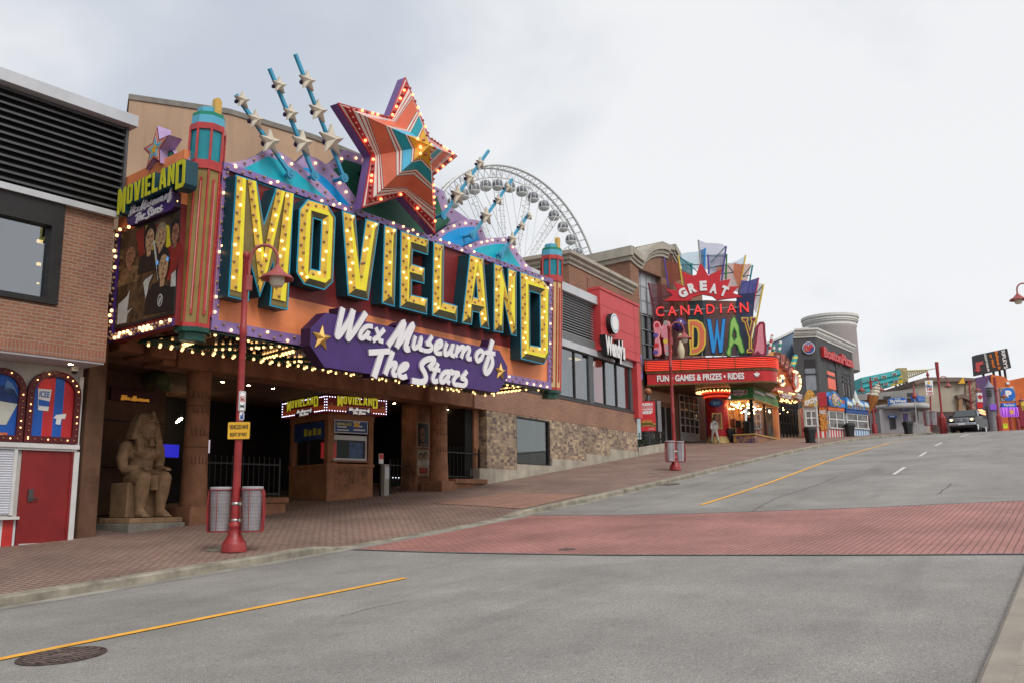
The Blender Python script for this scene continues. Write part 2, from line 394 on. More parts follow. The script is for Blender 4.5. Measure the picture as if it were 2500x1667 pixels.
def cat_rom(pts, n=5, closed=False):
    if len(pts) < 3: return pts
    P_ = [Vector(p) for p in pts]; o = []
    for i in range(len(P_)-1):
        a, b_, c, d = P_[max(0, i-1)], P_[i], P_[i+1], P_[min(len(P_)-1, i+2)]
        for j in range(n):
            t = j/n; o.append(tuple(.5*((2*b_)+(c-a)*t+(2*a-5*b_+4*c-d)*t*t+(3*b_-a-3*c+d)*t**3)))
    o.append(tuple(P_[-1])); return o
def star(c, r, ri=.42, rot=90, sx=1): return [(c[0]+sx*(r if i % 2 == 0 else r*ri)*cos(R(rot+36*i)), c[1]+(r if i % 2 == 0 else r*ri)*sin(R(rot+36*i))) for i in range(10)]
def solid_star(b, c, r, y, h_, back, m=0, ri=.42, rot=90):      # five points with a raised centre
    p = star(c, r, ri, rot); n = 10
    b.add([(q[0], y, q[1]) for q in p]+[(c[0], y-h_, c[1])], [(i, (i+1) % n, n) for i in range(n)], m)
    b.add([(q[0], y, q[1]) for q in p]+[(q[0], y+back, q[1]) for q in p], [(i, i+n, (i+1) % n+n, (i+1) % n) for i in range(n)]+[tuple(range(2*n-1, n-1, -1))], m); return b
# ================================================================== ground
FS = Fr((0, 0, 0), SA)                       # street frame: x along the street uphill, y to the left of it
def asphalt(name, c, lo=.62, hi=1.35):
    M = mat(name, c, .88, var=.14, vs=.35, bump=.35, bs=70, gv=0); t = M.node_tree; P = t.nodes['Principled BSDF']
    src = P.inputs['Base Color'].links[0].from_socket; co = [n for n in t.nodes if n.type == 'TEX_COORD'][0]
    prev = src
    for sc, a, b_, l, h2 in ((75, .36, .64, lo, hi), (24, .35, .65, .88, 1.1), (1.1, .35, .7, .9, 1.06)):
        n = t.nodes.new('ShaderNodeTexNoise'); n.inputs['Scale'].default_value = sc; n.inputs['Detail'].default_value = 3; n.inputs['Roughness'].default_value = .7; t.links.new(co.outputs['Object'], n.inputs['Vector'])
        mr = t.nodes.new('ShaderNodeMapRange'); mr.inputs[1].default_value = a; mr.inputs[2].default_value = b_; mr.inputs[3].default_value = l; mr.inputs[4].default_value = h2; t.links.new(n.outputs['Fac'], mr.inputs[0])
        x = t.nodes.new('ShaderNodeMixRGB'); x.blend_type = 'MULTIPLY'; x.inputs[0].default_value = 1; t.links.new(prev, x.inputs[1]); t.links.new(mr.outputs[0], x.inputs[2]); prev = x.outputs[0]
    # oil and tyre stains, long along the street
    mp_ = t.nodes.new('ShaderNodeMapping'); mp_.inputs['Scale'].default_value = (.16, 1.1, 1); t.links.new(co.outputs['Object'], mp_.inputs[0])
    n = t.nodes.new('ShaderNodeTexNoise'); n.inputs['Scale'].default_value = 1.; n.inputs['Detail'].default_value = 5; t.links.new(mp_.outputs[0], n.inputs['Vector'])
    mr = t.nodes.new('ShaderNodeMapRange'); mr.inputs[1].default_value = .55; mr.inputs[2].default_value = .8; mr.inputs[3].default_value = 1.03; mr.inputs[4].default_value = .74; t.links.new(n.outputs['Fac'], mr.inputs[0])
    x = t.nodes.new('ShaderNodeMixRGB'); x.blend_type = 'MULTIPLY'; x.inputs[0].default_value = 1; t.links.new(prev, x.inputs[1]); t.links.new(mr.outputs[0], x.inputs[2])
    t.links.new(x.outputs[0], P.inputs['Base Color']); return M
def sheet(xs, ys, zf, w=1):
    b = B(); n = len(ys); b.add([(x, y-w*bend(x), zf(x, y-w*bend(x))) for x in xs for y in ys], [(i*n+j, (i+1)*n+j, (i+1)*n+j+1, i*n+j+1) for i in range(len(xs)-1) for j in range(n-1)], 0, True); return b
def rng(a, b, d): n = max(1, round((b-a)/d)); return [a+(b-a)*i/n for i in range(n+1)]
ASPH = asphalt('asphalt', (.262, .248, .230), .58, 1.42); CONC = mat('kerb_concrete', (.285, .255, .20), .9, var=.3, vs=2.2, bump=.4, bs=40, streak=.3)
PAVE = brickmat('brick_pavers', (.31, .208, .166), (.265, .172, .135), (.09, .052, .042), .215, .110, .013, plane='floor', rot=1, rough=.8, bump=.35, blotch=.3)
XWALK = brickmat('red_crosswalk_pavers', (.41, .19, .162), (.36, .16, .138), (.15, .066, .058), .22, .112, .010, plane='floor', rot=0, rough=.8, bump=.3, blotch=.26)
ys_ = rng(.85, 13.56, 1.3)
struct('road', sheet(rng(-70, 150, 1.2), ys_, lambda x, y: h(x)), ASPH, FS)
struct('ground', sheet([-3000, -900, -400]+rng(-200, 240, 8)+[300, 360, 430, 500, 900, 3000], [-3000, -900, -300, -100, -40, -10, 0, 10, 20, 40, 80, 160, 400, 900, 3000], lambda x, y: h(max(-200, min(500, x)))-.12-(.6 if abs(y-10) > 25 else 0), 0), mat('far_ground', (.16, .155, .14), .9), FS)
struct('sidewalk', sheet(rng(-70, 150, .6), [13.82, 14.1, 14.5, 15, 15.6, 17, 19, 21, 23, 25, 27, 30, 34], walk), PAVE, FS)
b = B()
xs = rng(-70, 150, .5)
def kerb(b, y0, y1, fn, sg):
    prof = lambda s: [(y0, h(s)-.1), (y0+.012*sg, h(s)+fn(s)-.03), (y0+.05*sg, h(s)+fn(s)), (y1, h(s)+fn(s)+.004), (y1, h(s)-.1)]
    vs = []; fs = []
    for s in xs: vs += [(s, y-bend(s), z) for y, z in prof(s)]
    for i in range(len(xs)-1):
        for j in range(4): fs.append((i*5+j, i*5+5+j, i*5+6+j, i*5+1+j))
    b.add(vs, fs)
kerb(b, 13.55, 13.83, kerb_h, 1); struct('kerb', b, CONC, FS)
b = B(); kerb(b, .86, .62, lambda s: .10, -1); struct('kerb', b, mat('pale_concrete', (.30, .265, .22), .9, var=.15, vs=1.5, bump=.25, bs=50), FS)
SLAB = brickmat('concrete_slabs', (.31, .275, .228), (.29, .258, .212), (.1, .09, .08), 1.8, 1.5, .006, plane='floor', rough=.9, bump=.3, blotch=.15)
struct('far_sidewalk', sheet(rng(-70, 150, 1.5), [-7, -5, -3, -1, .62], lambda x, y: h(x)+.104), SLAB, FS)
b = B()
for i in range(len(xs)-1):
    s0, s1 = xs[i], xs[i+1]
    if -40 < s0 < 110: b.add([(s0, 13.25-bend(s0), h(s0)+.005), (s1, 13.25-bend(s1), h(s1)+.005), (s1, 13.56-bend(s1), h(s1)+.008), (s0, 13.56-bend(s0), h(s0)+.008)], [(0, 1, 2, 3)])
struct('gutter', b, mat('gutter_concrete', (.29, .275, .24), .9, var=.25, vs=1.2, bump=.2), FS)
# ---- red paved crossing, with its dark edge bands
def edge(pts):
    q = [sy(G(*p)) for p in pts]; q.sort(key=lambda v: v[1])
    def f(y):
        if y <= q[0][1]: (s0, y0), (s1, y1) = q[0], q[1]
        elif y >= q[-1][1]: (s0, y0), (s1, y1) = q[-2], q[-1]
        else:
            for (s0, y0), (s1, y1) in zip(q, q[1:]):
                if y0 <= y <= y1: break
        return s0+(s1-s0)*(y-y0)/(y1-y0)
    return f
near_e = edge([(868, 1341), (1100, 1348.5), (1500, 1354.5), (1714, 1354.5), (2100, 1354), (2500, 1352)])
far_e = edge([(1290, 1258), (1500, 1257.5), (1716, 1253), (2100, 1240), (2300, 1231), (2500, 1222)])
b = B(); yy = rng(.9, 13.24, .6)
for y0, y1 in zip(yy, yy[1:]):
    for i in range(8):
        q = []
        for y in (y0, y1):
            a, c = near_e(y), far_e(y)
            for k in (i, i+1): s = a+(c-a)*k/8; q.append((s, y, h(s)+.009))
        b.add(q, [(0, 1, 3, 2)])
struct('crosswalk', b, XWALK, FS)
b = B()
for ef, w0, w1 in ((near_e, -.09, .02), (far_e, -.02, .09)):
    for y0, y1 in zip(yy, yy[1:]):
        q = []
        for y in (y0, y1):
            for w in (w0, w1): s = ef(y)+w; q.append((s, y, h(s)+.013))
        b.add(q, [(0, 1, 3, 2)])
struct('crosswalk_border', b, mat('dark_edging', (.125, .12, .122), .8, var=.2), FS)
# ---- painted lines
def line(name, px, w, m, dz=.011):
    pts = []
    q = [Vector((*sy(G(*p)), 0)) for p in px]
    for a, c in zip(q, q[1:]):
        n = max(1, int((c-a).length/.8))
        for i in range(n): pts.append(a+(c-a)*(i/n))
    pts.append(q[-1]); b = B(); vs = []
    for i, p in enumerate(pts):
        d = (pts[min(len(pts)-1, i+1)]-pts[max(0, i-1)]); n = Vector((-d.y, d.x, 0)).normalized()*w/2
        for s in (1, -1): k = p+n*s; vs.append((k.x, k.y, h(k.x)+dz))
    b.add(vs, [(2*i, 2*i+1, 2*i+3, 2*i+2) for i in range(len(pts)-1)]); return struct(name, b, m, FS)
YEL = mat('yellow_line_paint', (.88, .43, .05), .75, var=.15, vs=9, bump=.2, gv=.25, grime=(.4, .27, .12)); WHT = mat('white_line_paint', (.62, .61, .58), .75, var=.15, vs=9)
line('road_marking', [(-60, 1622), (0, 1609.5), (250, 1559), (500, 1509), (750, 1459), (989, 1411)], .14, YEL)
line('road_marking', [(1711, 1232), (1800, 1204), (1882.6, 1176), (2010, 1128.8), (2100, 1100.8), (2170, 1082)], .14, YEL)
line('road_marking', [(2170, 1082), (2200, 1074.6), (2240, 1066)], .12, mat('worn_yellow_paint', (.5, .33, .14), .8, var=.2, vs=6))
for a, c in (((2182, 1157.5), (2209, 1139.8)), ((2245, 1113.5), (2261, 1103.3)), ((2283, 1087.8), (2300, 1079.6)), ((2344, 1065.4), (2365, 1059.5))): line('road_marking', [a, c], .13, WHT)
CRK = mat('road_crack', (.10, .095, .09), .95)
for px, w in ((((1830, 1251), (1900, 1213), (1960, 1195), (2010, 1177), (2050, 1160)), .022), (((2289, 1205), (2330, 1176)), .03), (((2330, 1176), (2420, 1171), (2500, 1173)), .018), (((830, 1504), (915, 1483), (1010, 1464)), .012), (((1560, 1217), (1640, 1207), (1760, 1197), (1850, 1166)), .018), (((1700, 1192), (1790, 1190), (1850, 1185)), .015)):
    b = B(); pts = []
    for (a, c) in zip(px, px[1:]):
        for i in range(8): pts.append((a[0]+(c[0]-a[0])*i/8+random.uniform(-3, 3), a[1]+(c[1]-a[1])*i/8+random.uniform(-.8, .8)))
    line('road_crack', pts, w, CRK, .0075)
# ---- kerb ramp slab in the sidewalk
poly = [sy(GS(*p)) for p in [(1055, 1228), (1150, 1215), (1235, 1203), (1330, 1204), (1430, 1207), (1380, 1218), (1300, 1236), (1274, 1242), (1180, 1235)]]
def clip_sheet(poly, fn, n=10):
    b = B(); cx = sum(p[0] for p in poly)/len(poly); cy_ = sum(p[1] for p in poly)/len(poly)
    fine = []
    for a, c in zip(poly, poly[1:]+poly[:1]):
        for i in range(6): fine.append((a[0]+(c[0]-a[0])*i/6, a[1]+(c[1]-a[1])*i/6))
    m = len(fine)
    for k in range(n+1):
        for p in fine: x, y = cx+(p[0]-cx)*k/n, cy_+(p[1]-cy_)*k/n; b.v.append((x, y, fn(x, y)))
    for k in range(n):
        for i in range(m): b.f.append((k*m+i, k*m+(i+1) % m, (k+1)*m+(i+1) % m, (k+1)*m+i)); b.m.append(0); b.s.append(True)
    return b
struct('ramp_paving', clip_sheet(poly, lambda x, y: walk(x, y)+.012), mat('pink_concrete', (.31, .175, .13), .85, var=.12, vs=2, bump=.2), FS)
for px in ([(495, 1343), (545, 1332), (575, 1336), (520, 1347)], [(1570, 1154), (1600, 1152.5), (1625, 1150), (1600, 1154.5)]):
    struct('footing_slab', clip_sheet([sy(GS(*p)) for p in px], lambda x, y: walk(x, y)+.011, 3), CONC, FS)
# ---- manhole and small covers
def manhole(px, r, label, name='manhole_cover'):
    c = G(*px); s, y = sy(c); sl = (h(s+.3)-h(s-.3))/.6
    o = thing(name, label, 'manhole', c+Vector((0, 0, .004))); f = FS.M.to_3x3() @ Matrix.Rotation(-math.atan(sl), 3, 'Y'); o.rotation_euler = f.to_euler()
    IR = mat('cast_iron', (.115, .085, .075), .55, m=.6, var=.4, vs=9, bump=.4); b = B()
    b.lathe([(r, -.02), (r, .008), (r*.9, .012), (r*.89, .004), (0, .004)], n=28, sm=False); b.build('ring', IR, o)
    b = B()
    for i in range(-6, 7):
        x = i*r*.135; L = math.sqrt(max(.01, (r*.84)**2-x*x))
        if abs(i) < 2: b.box(x-r*.03, x+r*.05, r*.35, L, .003, .014); b.box(x-r*.03, x+r*.05, -L, -r*.35, .003, .014)
        else: b.box(x-r*.042, x+r*.042, -L, L, .003, .014)
    b.box(-r*.2, r*.2, -r*.24, r*.24, .003, .012); b.build('grating', mat('worn_iron', (.22, .17, .15), .5, m=.5, var=.4, vs=14), o); return o
manhole((151, 1601), .43, 'round cast iron manhole cover on the near yellow line', 'manhole_cover')
manhole((1384, 1341), .16, 'small round valve cover in the red crosswalk', 'valve_cover')
manhole((1632, 1182), .42, 'dark drain cover in the gutter near the second lamp', 'drain_cover')
# ================================================================== lamps, bins, signs by the kerb
REDP = mat('red_lamp_paint', (.33, .028, .03), .42, var=.22, vs=4, bump=.04, spec=.5, gv=.25, grime=(.2, .04, .035)); REDF = mat('faded_red_paint', (.37, .085, .08), .5, var=.15)
STEEL = mat('galvanised_steel', (.55, .55, .53), .38, m=.8, var=.1); WHITEP = mat('white_enamel', (.75, .74, .70), .4, var=.05); LENS = mat('frosted_lens', (.72, .64, .52), .25, var=.1, spec=.6)
DARK = mat('black_plastic', (.018, .018, .019), .45, var=.2); LINER = mat('grey_bin_liner', (.36, .35, .37), .6, var=.12); WIRE = mat('red_wire', (.14, .035, .04), .45)
def lamp_post(label, p, ang=0, H=6.45, s=1., group='red street lamps'):
    """gooseneck lamp; ang turns the arm about the pole (0 = to world +x)"""
    o = thing('street_lamp', label, 'street lamp', p, group); o.rotation_euler = (0, 0, R(ang)); o.scale = (s, s, s)
    B().lathe([(.25, 0), (.25, .07), (.235, .12), (.235, .17), (.215, .2), (.17, .26), (.13, .36), (.105, .45), (.12, .47), (.128, .51), (.12, .55), (.09, .57), (.09, .6)], n=24).build('base', REDP, o)
    B().lathe([(.082, .6), (.075, 2.4), (.08, 2.42), (.08, 2.5), (.073, 2.52), (.066, 4.4), (.075, 4.42), (.075, 4.6), (.064, 4.62), (.062, H-.25), (.075, H-.24), (.075, H-.14), (.05, H-.1), (.0, H-.08)], n=16).build('pole', REDP, o)
    b = B(); c = .29; pts = [(.07, 0, H-.62), (.075, 0, H-.3)]
    for i in range(13): t = pi-i*pi/12; pts.append((.09+c+c*cos(t), 0, H-.26+(c+.02)*sin(t)))
    pts.append((.09+2*c, 0, H-.42)); b.tube(pts, .033, 10); b.box(-.02, .14, -.05, .05, H-.95, H-.62); b.build('arm', REDF, o, bev=.008)
    x = .09+2*c; z = H-.42
    B().lathe([(.035, .03), (.07, -.02), (.075, -.05), (.12, -.07), (.125, -.1), (.17, -.13), (.19, -.16), (.29, -.205), (.345, -.27), (.345, -.285), (.33, -.28), (.27, -.225), (.1, -.18), (0, -.18)], (x, 0, z), 28).build('shade', REDF, o)
    B().lathe([(.16, -.2), (.155, -.36), (.13, -.41), (.12, -.44), (0, -.45)], (x, 0, z), 20).build('lamp_glass', LENS, o)
    return o
def strap(o, zs):
    b = B()
    for z in zs: b.lathe([(.083, -.03), (.086, -.03), (.086, .03), (.083, .03)], (0, 0, z), 16); b.box(.07, .13, -.03, .03, z-.03, z+.03)
    b.build('steel_strap', STEEL, o)
def wire_bin(label, p, ang, s=1., far=False):
    o = thing('wire_bin', label, 'litter bin', p, 'wire litter bins strapped to lamp posts'); o.rotation_euler = (0, 0, R(ang)); o.scale = (s, s, s)
    r, H = .245, .92; b = B()
    for z in (0, H): b.tube([(r*cos(2*pi*i/24), r*sin(2*pi*i/24), z) for i in range(24)], .012, 6, closed=True)
    for i in range(4): t = pi*i/2; b.tube([(r*cos(t)*.93, r*sin(t)*.93, 0), (r*cos(t), r*sin(t), H)], .008, 5)
    for x in (.06, -.06): b.tube([(-r, x, H*.98), (-r-.03, x, H*.5), (-r, x, 0)], .02, 6)
    b.build('frame', REDP, o)
    if not far:
        b = B()
        for i in range(40): t = 2*pi*i/40; b.tube([(r*cos(t)*.975, r*sin(t)*.975, .02), (r*cos(t)*.985, r*sin(t)*.985, H)], .0022, 4, cap=False)
        for k in range(1, 12): b.tube([(r*.98*cos(2*pi*i/24), r*.98*sin(2*pi*i/24), H*k/12) for i in range(24)], .0022, 4, closed=True)
        b.build('mesh_basket', WIRE, o)
    B().lathe([(.19, .02), (.222, .88), (.235, .95), (.238, .985), (.2, .99), (.19, .9), (0, .4)], n=24).build('liner', LINER, o)
    return o
def sign_panel(name, label, fr_or_p, x0, x1, z0, z1, rim, face, cat='sign'): pass
p = GS(571, 1346); lamp1 = p
A1 = 2
L1 = lamp_post('near red gooseneck street lamp carrying traffic signs by the kerb', p, A1, 6.32); strap(L1, (.95, .62))
wire_bin('silver lined wire bin on the left of the near lamp post', p+Vector((-.325, .03, .40)), 0, .9)
wire_bin('silver lined wire bin on the right of the near lamp post', p+Vector((.33, .0, .40)), 180, .9)
def plate(name, label, fr, x0, x1, z0, z1, cols, y=0, th=.006, rad=.03):
    """a flat traffic sign with rounded corners: cols = [(material, inset)...] from the back plate up"""
    o = thing(name, label, 'sign', fr)
    def rr(i): 
        q = []; a, b_, c, d = x0+i, x1-i, z0+i, z1-i; r_ = max(.004, rad-i)
        for cx, cz, t0 in ((b_-r_, d-r_, 0), (a+r_, d-r_, 90), (a+r_, c+r_, 180), (b_-r_, c+r_, 270)):
            for k in range(4): t = R(t0+30*k); q.append((cx+r_*cos(t), cz+r_*sin(t)))
        return q
    for k, (nm, m_, i) in enumerate(cols): B().prism(rr(i), y-k*.003-.003, y+(th if k == 0 else -k*.003)).build(nm, m_, o)
    return o
BLK = mat('black_lettering', (.02, .02, .02), .5, var=0); YSGN = mat('yellow_sign_sheeting', (.80, .44, .03), .45, var=.06); WSGN = mat('white_sign_sheeting', (.78, .78, .77), .4, var=.04); RSGN = mat('red_sign_ink', (.55, .03, .03), .45, var=0); BSGN = mat('blue_sign_ink', (.03, .08, .3), .45, var=0)
Fy = Fr(p+Vector((.0, -.09, 0)), 92)
x0, x1, z0, z1 = Fy.r((556.5, 1029), (610, 1071))
o = plate('right_of_way_sign', 'yellow sign with black lettering on the near lamp post', Fy, x0, x1, z0, z1, [('border', BLK, 0), ('face', YSGN, .008)])
zm = (z0+z1)/2; text('VEHICLES HAVE', x0+.04, x1-.04, zm+.03, z1-.06, -.012, BLK, o, depth=.004); text('RIGHT OF WAY', x0+.06, x1-.06, z0+.06, zm-.04, -.012, BLK, o, depth=.004)
Fn = Fr(p+Vector((.07, -.05, 0)), 52)
x0, x1, z0, z1 = Fn.r((584, 953), (598.5, 1003))
o = plate('no_stopping_sign', 'white no stopping sign with a red ring on the near lamp post', Fn, x0, x1, z0, z1, [('face', WSGN, 0), ('border', BLK, .012), ('panel', WSGN, .022)])
cx, cz, rr_ = (x0+x1)/2, z0+(z1-z0)*.6, (x1-x0)*.4
ring = [(cx+rr_*cos(2*pi*i/28), cz+rr_*1.05*sin(2*pi*i/28)) for i in range(28)]
b = B().prism(ring, -.013, -.01, holes=[[(cx+(q[0]-cx)*.78, cz+(q[1]-cz)*.78) for q in ring]]); b.prism([(cx-rr_*.62, cz+rr_*.45), (cx-rr_*.45, cz+rr_*.62), (cx+rr_*.62, cz-rr_*.45), (cx+rr_*.45, cz-rr_*.62)], -.014, -.01); b.build('prohibition_ring', RSGN, o)
b = B().prism(star((cx, cz), rr_*.55, .6, 90)[:10], -.0125, -.01).prism([(cx-.03, cz-rr_*.5), (cx+.03, cz-rr_*.5), (cx+.03, cz), (cx-.03, cz)], -.0125, -.01).build('symbol', BLK, o)
b = B().prism([(x0+.05, z0+.1), (x0+.11, z0+.14), (x0+.11, z0+.06)], -.012, -.01).prism([(x1-.05, z0+.1), (x1-.11, z0+.06), (x1-.11, z0+.14)], -.012, -.01).prism([(cx-.02, z0+.085), (cx+.02, z0+.085), (cx+.02, z0+.115), (cx-.02, z0+.115)], -.012, -.01).build('arrow', BLK, o)
x0, x1, z0, z1 = Fn.r((585, 1004.5), (595.5, 1024.5))
o = plate('tow_away_sign', 'small white tow away sign under the no stopping sign', Fn, x0, x1, z0, z1, [('face', WSGN, 0), ('panel', BSGN, .015)])
B().box(x0+.05, x1-.05, -.012, -.01, z0+.06, z0+.1).box(x0+.05, x1-.09, -.012, -.01, z0+.1, z0+.14).build('tow_truck_symbol', WSGN, o)
# second lamp with its bins
p = GS(1649, 1147); lamp2 = p
L2 = lamp_post('second red street lamp up the hill in front of the midway sign', p, 5, 6.42); strap(L2, (.8,))
wire_bin('left of the two wire bins on the second lamp post', p+Vector((-.22, -.2, .36)), 30, .9, True)
wire_bin('right of the two wire bins on the second lamp post', p+Vector((.25, .17, .36)), 190, .9, True)
# ================================================================== brick building at the left edge
BRK = brickmat('orange_brick', (.335, .15, .088), (.265, .11, .066), (.34, .27, .21), .215, .077, .009, blotch=.22)
SOLD = brickmat('soldier_brick', (.35, .14, .085), (.30, .115, .07), (.30, .24, .19), .077, .24, .009, off=0, blotch=.2)
ALU = mat('pale_metal_fascia', (.56, .57, .60), .45, m=.15, var=.08, vs=1, streak=.15); BLKM = mat('black_metal', (.022, .020, .020), .5, var=.2)
LOUV = mat('grey_louvre', (.10, .10, .105), .45, m=.3, var=.15); PLAS = mat('white_plaster', (.50, .475, .445), .8, var=.1, vs=1.2, streak=.15)
DOORR = mat('red_door_paint', (.23, .014, .014), .45, var=.12, vs=1.5); WTRIM = mat('white_trim', (.62, .62, .61), .5, var=.08)
FL = Fr(stpt(10, -18.6), 37)
bl = thing('brick_building', 'brick building with dark louvres and a red door at the left edge of the street', 'building', FL)
zb = FL.p(130, 869)[1]; zs = FL.p(130, 866-16)[1]; zsill = FL.p(60, 724)[1]; xr = FL.p(270, 700)[0]; xL = -16
xw = FL.p(143, 700)[0]; zt1 = FL.p(0, 462)[1]; zt0 = FL.p(0, 446)[1]; zl = FL.p(0, 205)[1]; ztop = FL.p(0, 174)[1]
zmid = FL.p(141, 753)[1]
b = B(); b.box(xL, xr, 0, .5, zb+.24, zmid); b.box(xL, xr, .05, .5, zmid, zsill); b.box(xw, xr, .05, .5, zsill, zt1)
b.box(xr-.35, xr, .5, 9, zb, ztop-.3); b.build('wall', BRK, bl); b = B().box(xL, xr, -.002, .5, zb, zb+.24).build('soldier_course', SOLD, bl)
B().box(xL, xr-.02, .02, 1.3, zb-.05, zb-.001).build('soffit', mat('soffit_plaster', (.46, .43, .44), .8, var=.08), bl)
B().box(xL, xr+.03, -.10, .4, zt1, zt0).build('band', ALU, bl)
xlv = FL.p(311, 300)[0]
B().box(xL, xlv+.16, -.22, .6, zl, ztop).box(xL, xlv+.16, .6, 9, ztop-.06, ztop-.02).build('fascia', ALU, bl, bev=.01)
b = B(); n = int((zl-zt0)/.158)
for i in range(n+1):
    z = zt0+(zl-zt0)*i/n; b.add([(xL, .02, z-.065), (xlv, .02, z-.065), (xlv, .02, z-.02), (xL, .02, z-.02), (xlv, .16, z+.05), (xL, .16, z+.05)], [(0, 1, 2, 3), (3, 2, 4, 5)])
b.box(xlv-.02, xlv+.05, -.02, .3, zt0, zl); b.build('louvre', LOUV, bl); B().box(xL, xlv, .2, .4, zt0, zl).build('louvre_backing', BLKM, bl)
xg = FL.p(118, 650)[0]; zg0 = FL.p(60, 719)[1]; zg1 = FL.p(60, 537)[1]
w = B().box(xL, xw, -.03, .35, zg1, zt1).box(xg, xw, -.03, .35, zsill-.08, zg1).box(xL, xg, -.03, .35, zsill-.08, zg0).build('window', BLKM, bl)
B().box(xL, xg, .12, .14, zg0, zg1).build('pane', glassmat('sky_window_glass', (.45, .5, .55), 1.5, .22), w)
b = B().box(xL, xg, 5, 5.1, zg0-.5, zg1+.4).box(xL, xg, .3, 5, zg0-.55, zg0-.5).box(xL, xg, .3, 5, zg1+.35, zg1+.4); b.build('room', mat('room_grey', (.10, .105, .115), .8, var=.1), bl)
for (a, c) in (((91, 585), (126, 602)), ((90, 641), (121, 656)), ((90, 690), (116, 700))):
    q = FL.r(a, c, 1.6); B().box(q[0], q[1], 1.58, 1.62, q[2]+.02, q[3]).build('ceiling_light', emit('warm_panel', (1, .58, .2), 5, (.9, .7, .5)), w)
yr = 1.0
zc0, zc1 = FL.p(90, 1093, yr)[1], FL.p(90, 1082, yr)[1]; xe = FL.p(190, 1000, yr)[0]; zg = -2.2
B().box(xL, xe+.06, yr, yr+.3, zg, zb-.002).build('shop_wall', PLAS, bl)
B().box(xL, xe+.05, yr-.12, yr-.002, zc0, zc1).box(xL, xe+.02, yr-.08, yr-.002, zc0-.05, zc0).build('cornice', WTRIM, bl)
B().box(xe-.03, xe+.06, yr-.06, yr-.001, zc1, FL.p(195, 920, yr)[1]).build('trim', WTRIM, bl)
dx0, dx1, _, dz1 = FL.r((61, 1110), (173, 1103), yr); dz0 = FL.p(110, 1325, yr)[1]; zgd = dz0-.04
b = B().box(dx0-.07, dx0, yr-.05, yr-.001, zgd, dz1+.07).box(dx1, dx1+.05, yr-.05, yr-.001, zgd, dz1+.07).box(dx0, dx1, yr-.05, yr-.001, dz1, dz1+.07); b.build('door_frame', DOORR, bl)
b = B().box(dx1+.05, dx1+.17, yr-.07, yr-.001, zgd-.02, zc0-.051); b.build('jamb', WTRIM, bl)
do = B().box(dx0, dx1, yr-.03, yr-.002, dz0, dz1).build('door', DOORR, bl); B().box(dx0, dx1, yr-.06, yr-.031, dz0-.03, dz0+.012).build('threshold', ALU, bl)
hx, hz = FL.p(72, 1208, yr); b = B().box(hx-.055, hx+.055, yr-.065, yr-.03, hz-.13, hz+.13).tube([(hx, yr-.09, hz-.07), (hx+.15, yr-.09, hz-.07)], .016).tube([(hx, yr-.03, hz-.07), (hx, yr-.1, hz-.07)], .025).build('handle', mat('dark_chrome', (.12, .11, .11), .3, m=.7), do)
for zz in (.25, 1.1, 1.95): B().tube([(dx1-.005, yr-.045, dz0+zz), (dx1-.005, yr-.045, dz0+zz+.12)], .014).build('hinge', DOORR, do)
sx1 = FL.p(34, 1170, yr)[0]; sz0 = FL.p(20, 1257, yr)[1]
b = B()
for i in range(26): z = sz0+.02+(zc0-.1-sz0)*i/26; b.add([(xL, yr-.03, z), (sx1-.07, yr-.03, z), (sx1-.07, yr-.055, z+.04), (xL, yr-.055, z+.04), (sx1-.07, yr-.02, z+.075), (xL, yr-.02, z+.075)], [(0, 1, 2, 3), (3, 2, 4, 5)])
b.build('roller_shutter', mat('white_shutter', (.60, .62, .67), .45, var=.05), bl); B().box(sx1-.07, sx1, yr-.08, yr-.001, sz0, zc0-.05).build('shutter_rail', WTRIM, bl)
B().box(xL, dx0-.075, yr-.16, yr-.001, sz0-.09, sz0-.03).build('counter', WTRIM, bl)
xa = FL.p(4, 1290, yr)[0]; pitch = FL.p(36, 1290, yr)[0]-FL.p(10, 1290, yr)[0]
for i in range(-4, 3):
    x0 = xa+i*pitch; x1 = min(x0+pitch, dx0-.08)
    if x1-x0 > .05: B().box(x0, x1-.004, yr-.03, yr-.001, zgd-.3, sz0-.09).build('striped_panel', (mat('red_tile', (.52, .035, .03), .35, var=.1), mat('white_tile', (.62, .63, .65), .35, var=.06))[i % 2], bl)
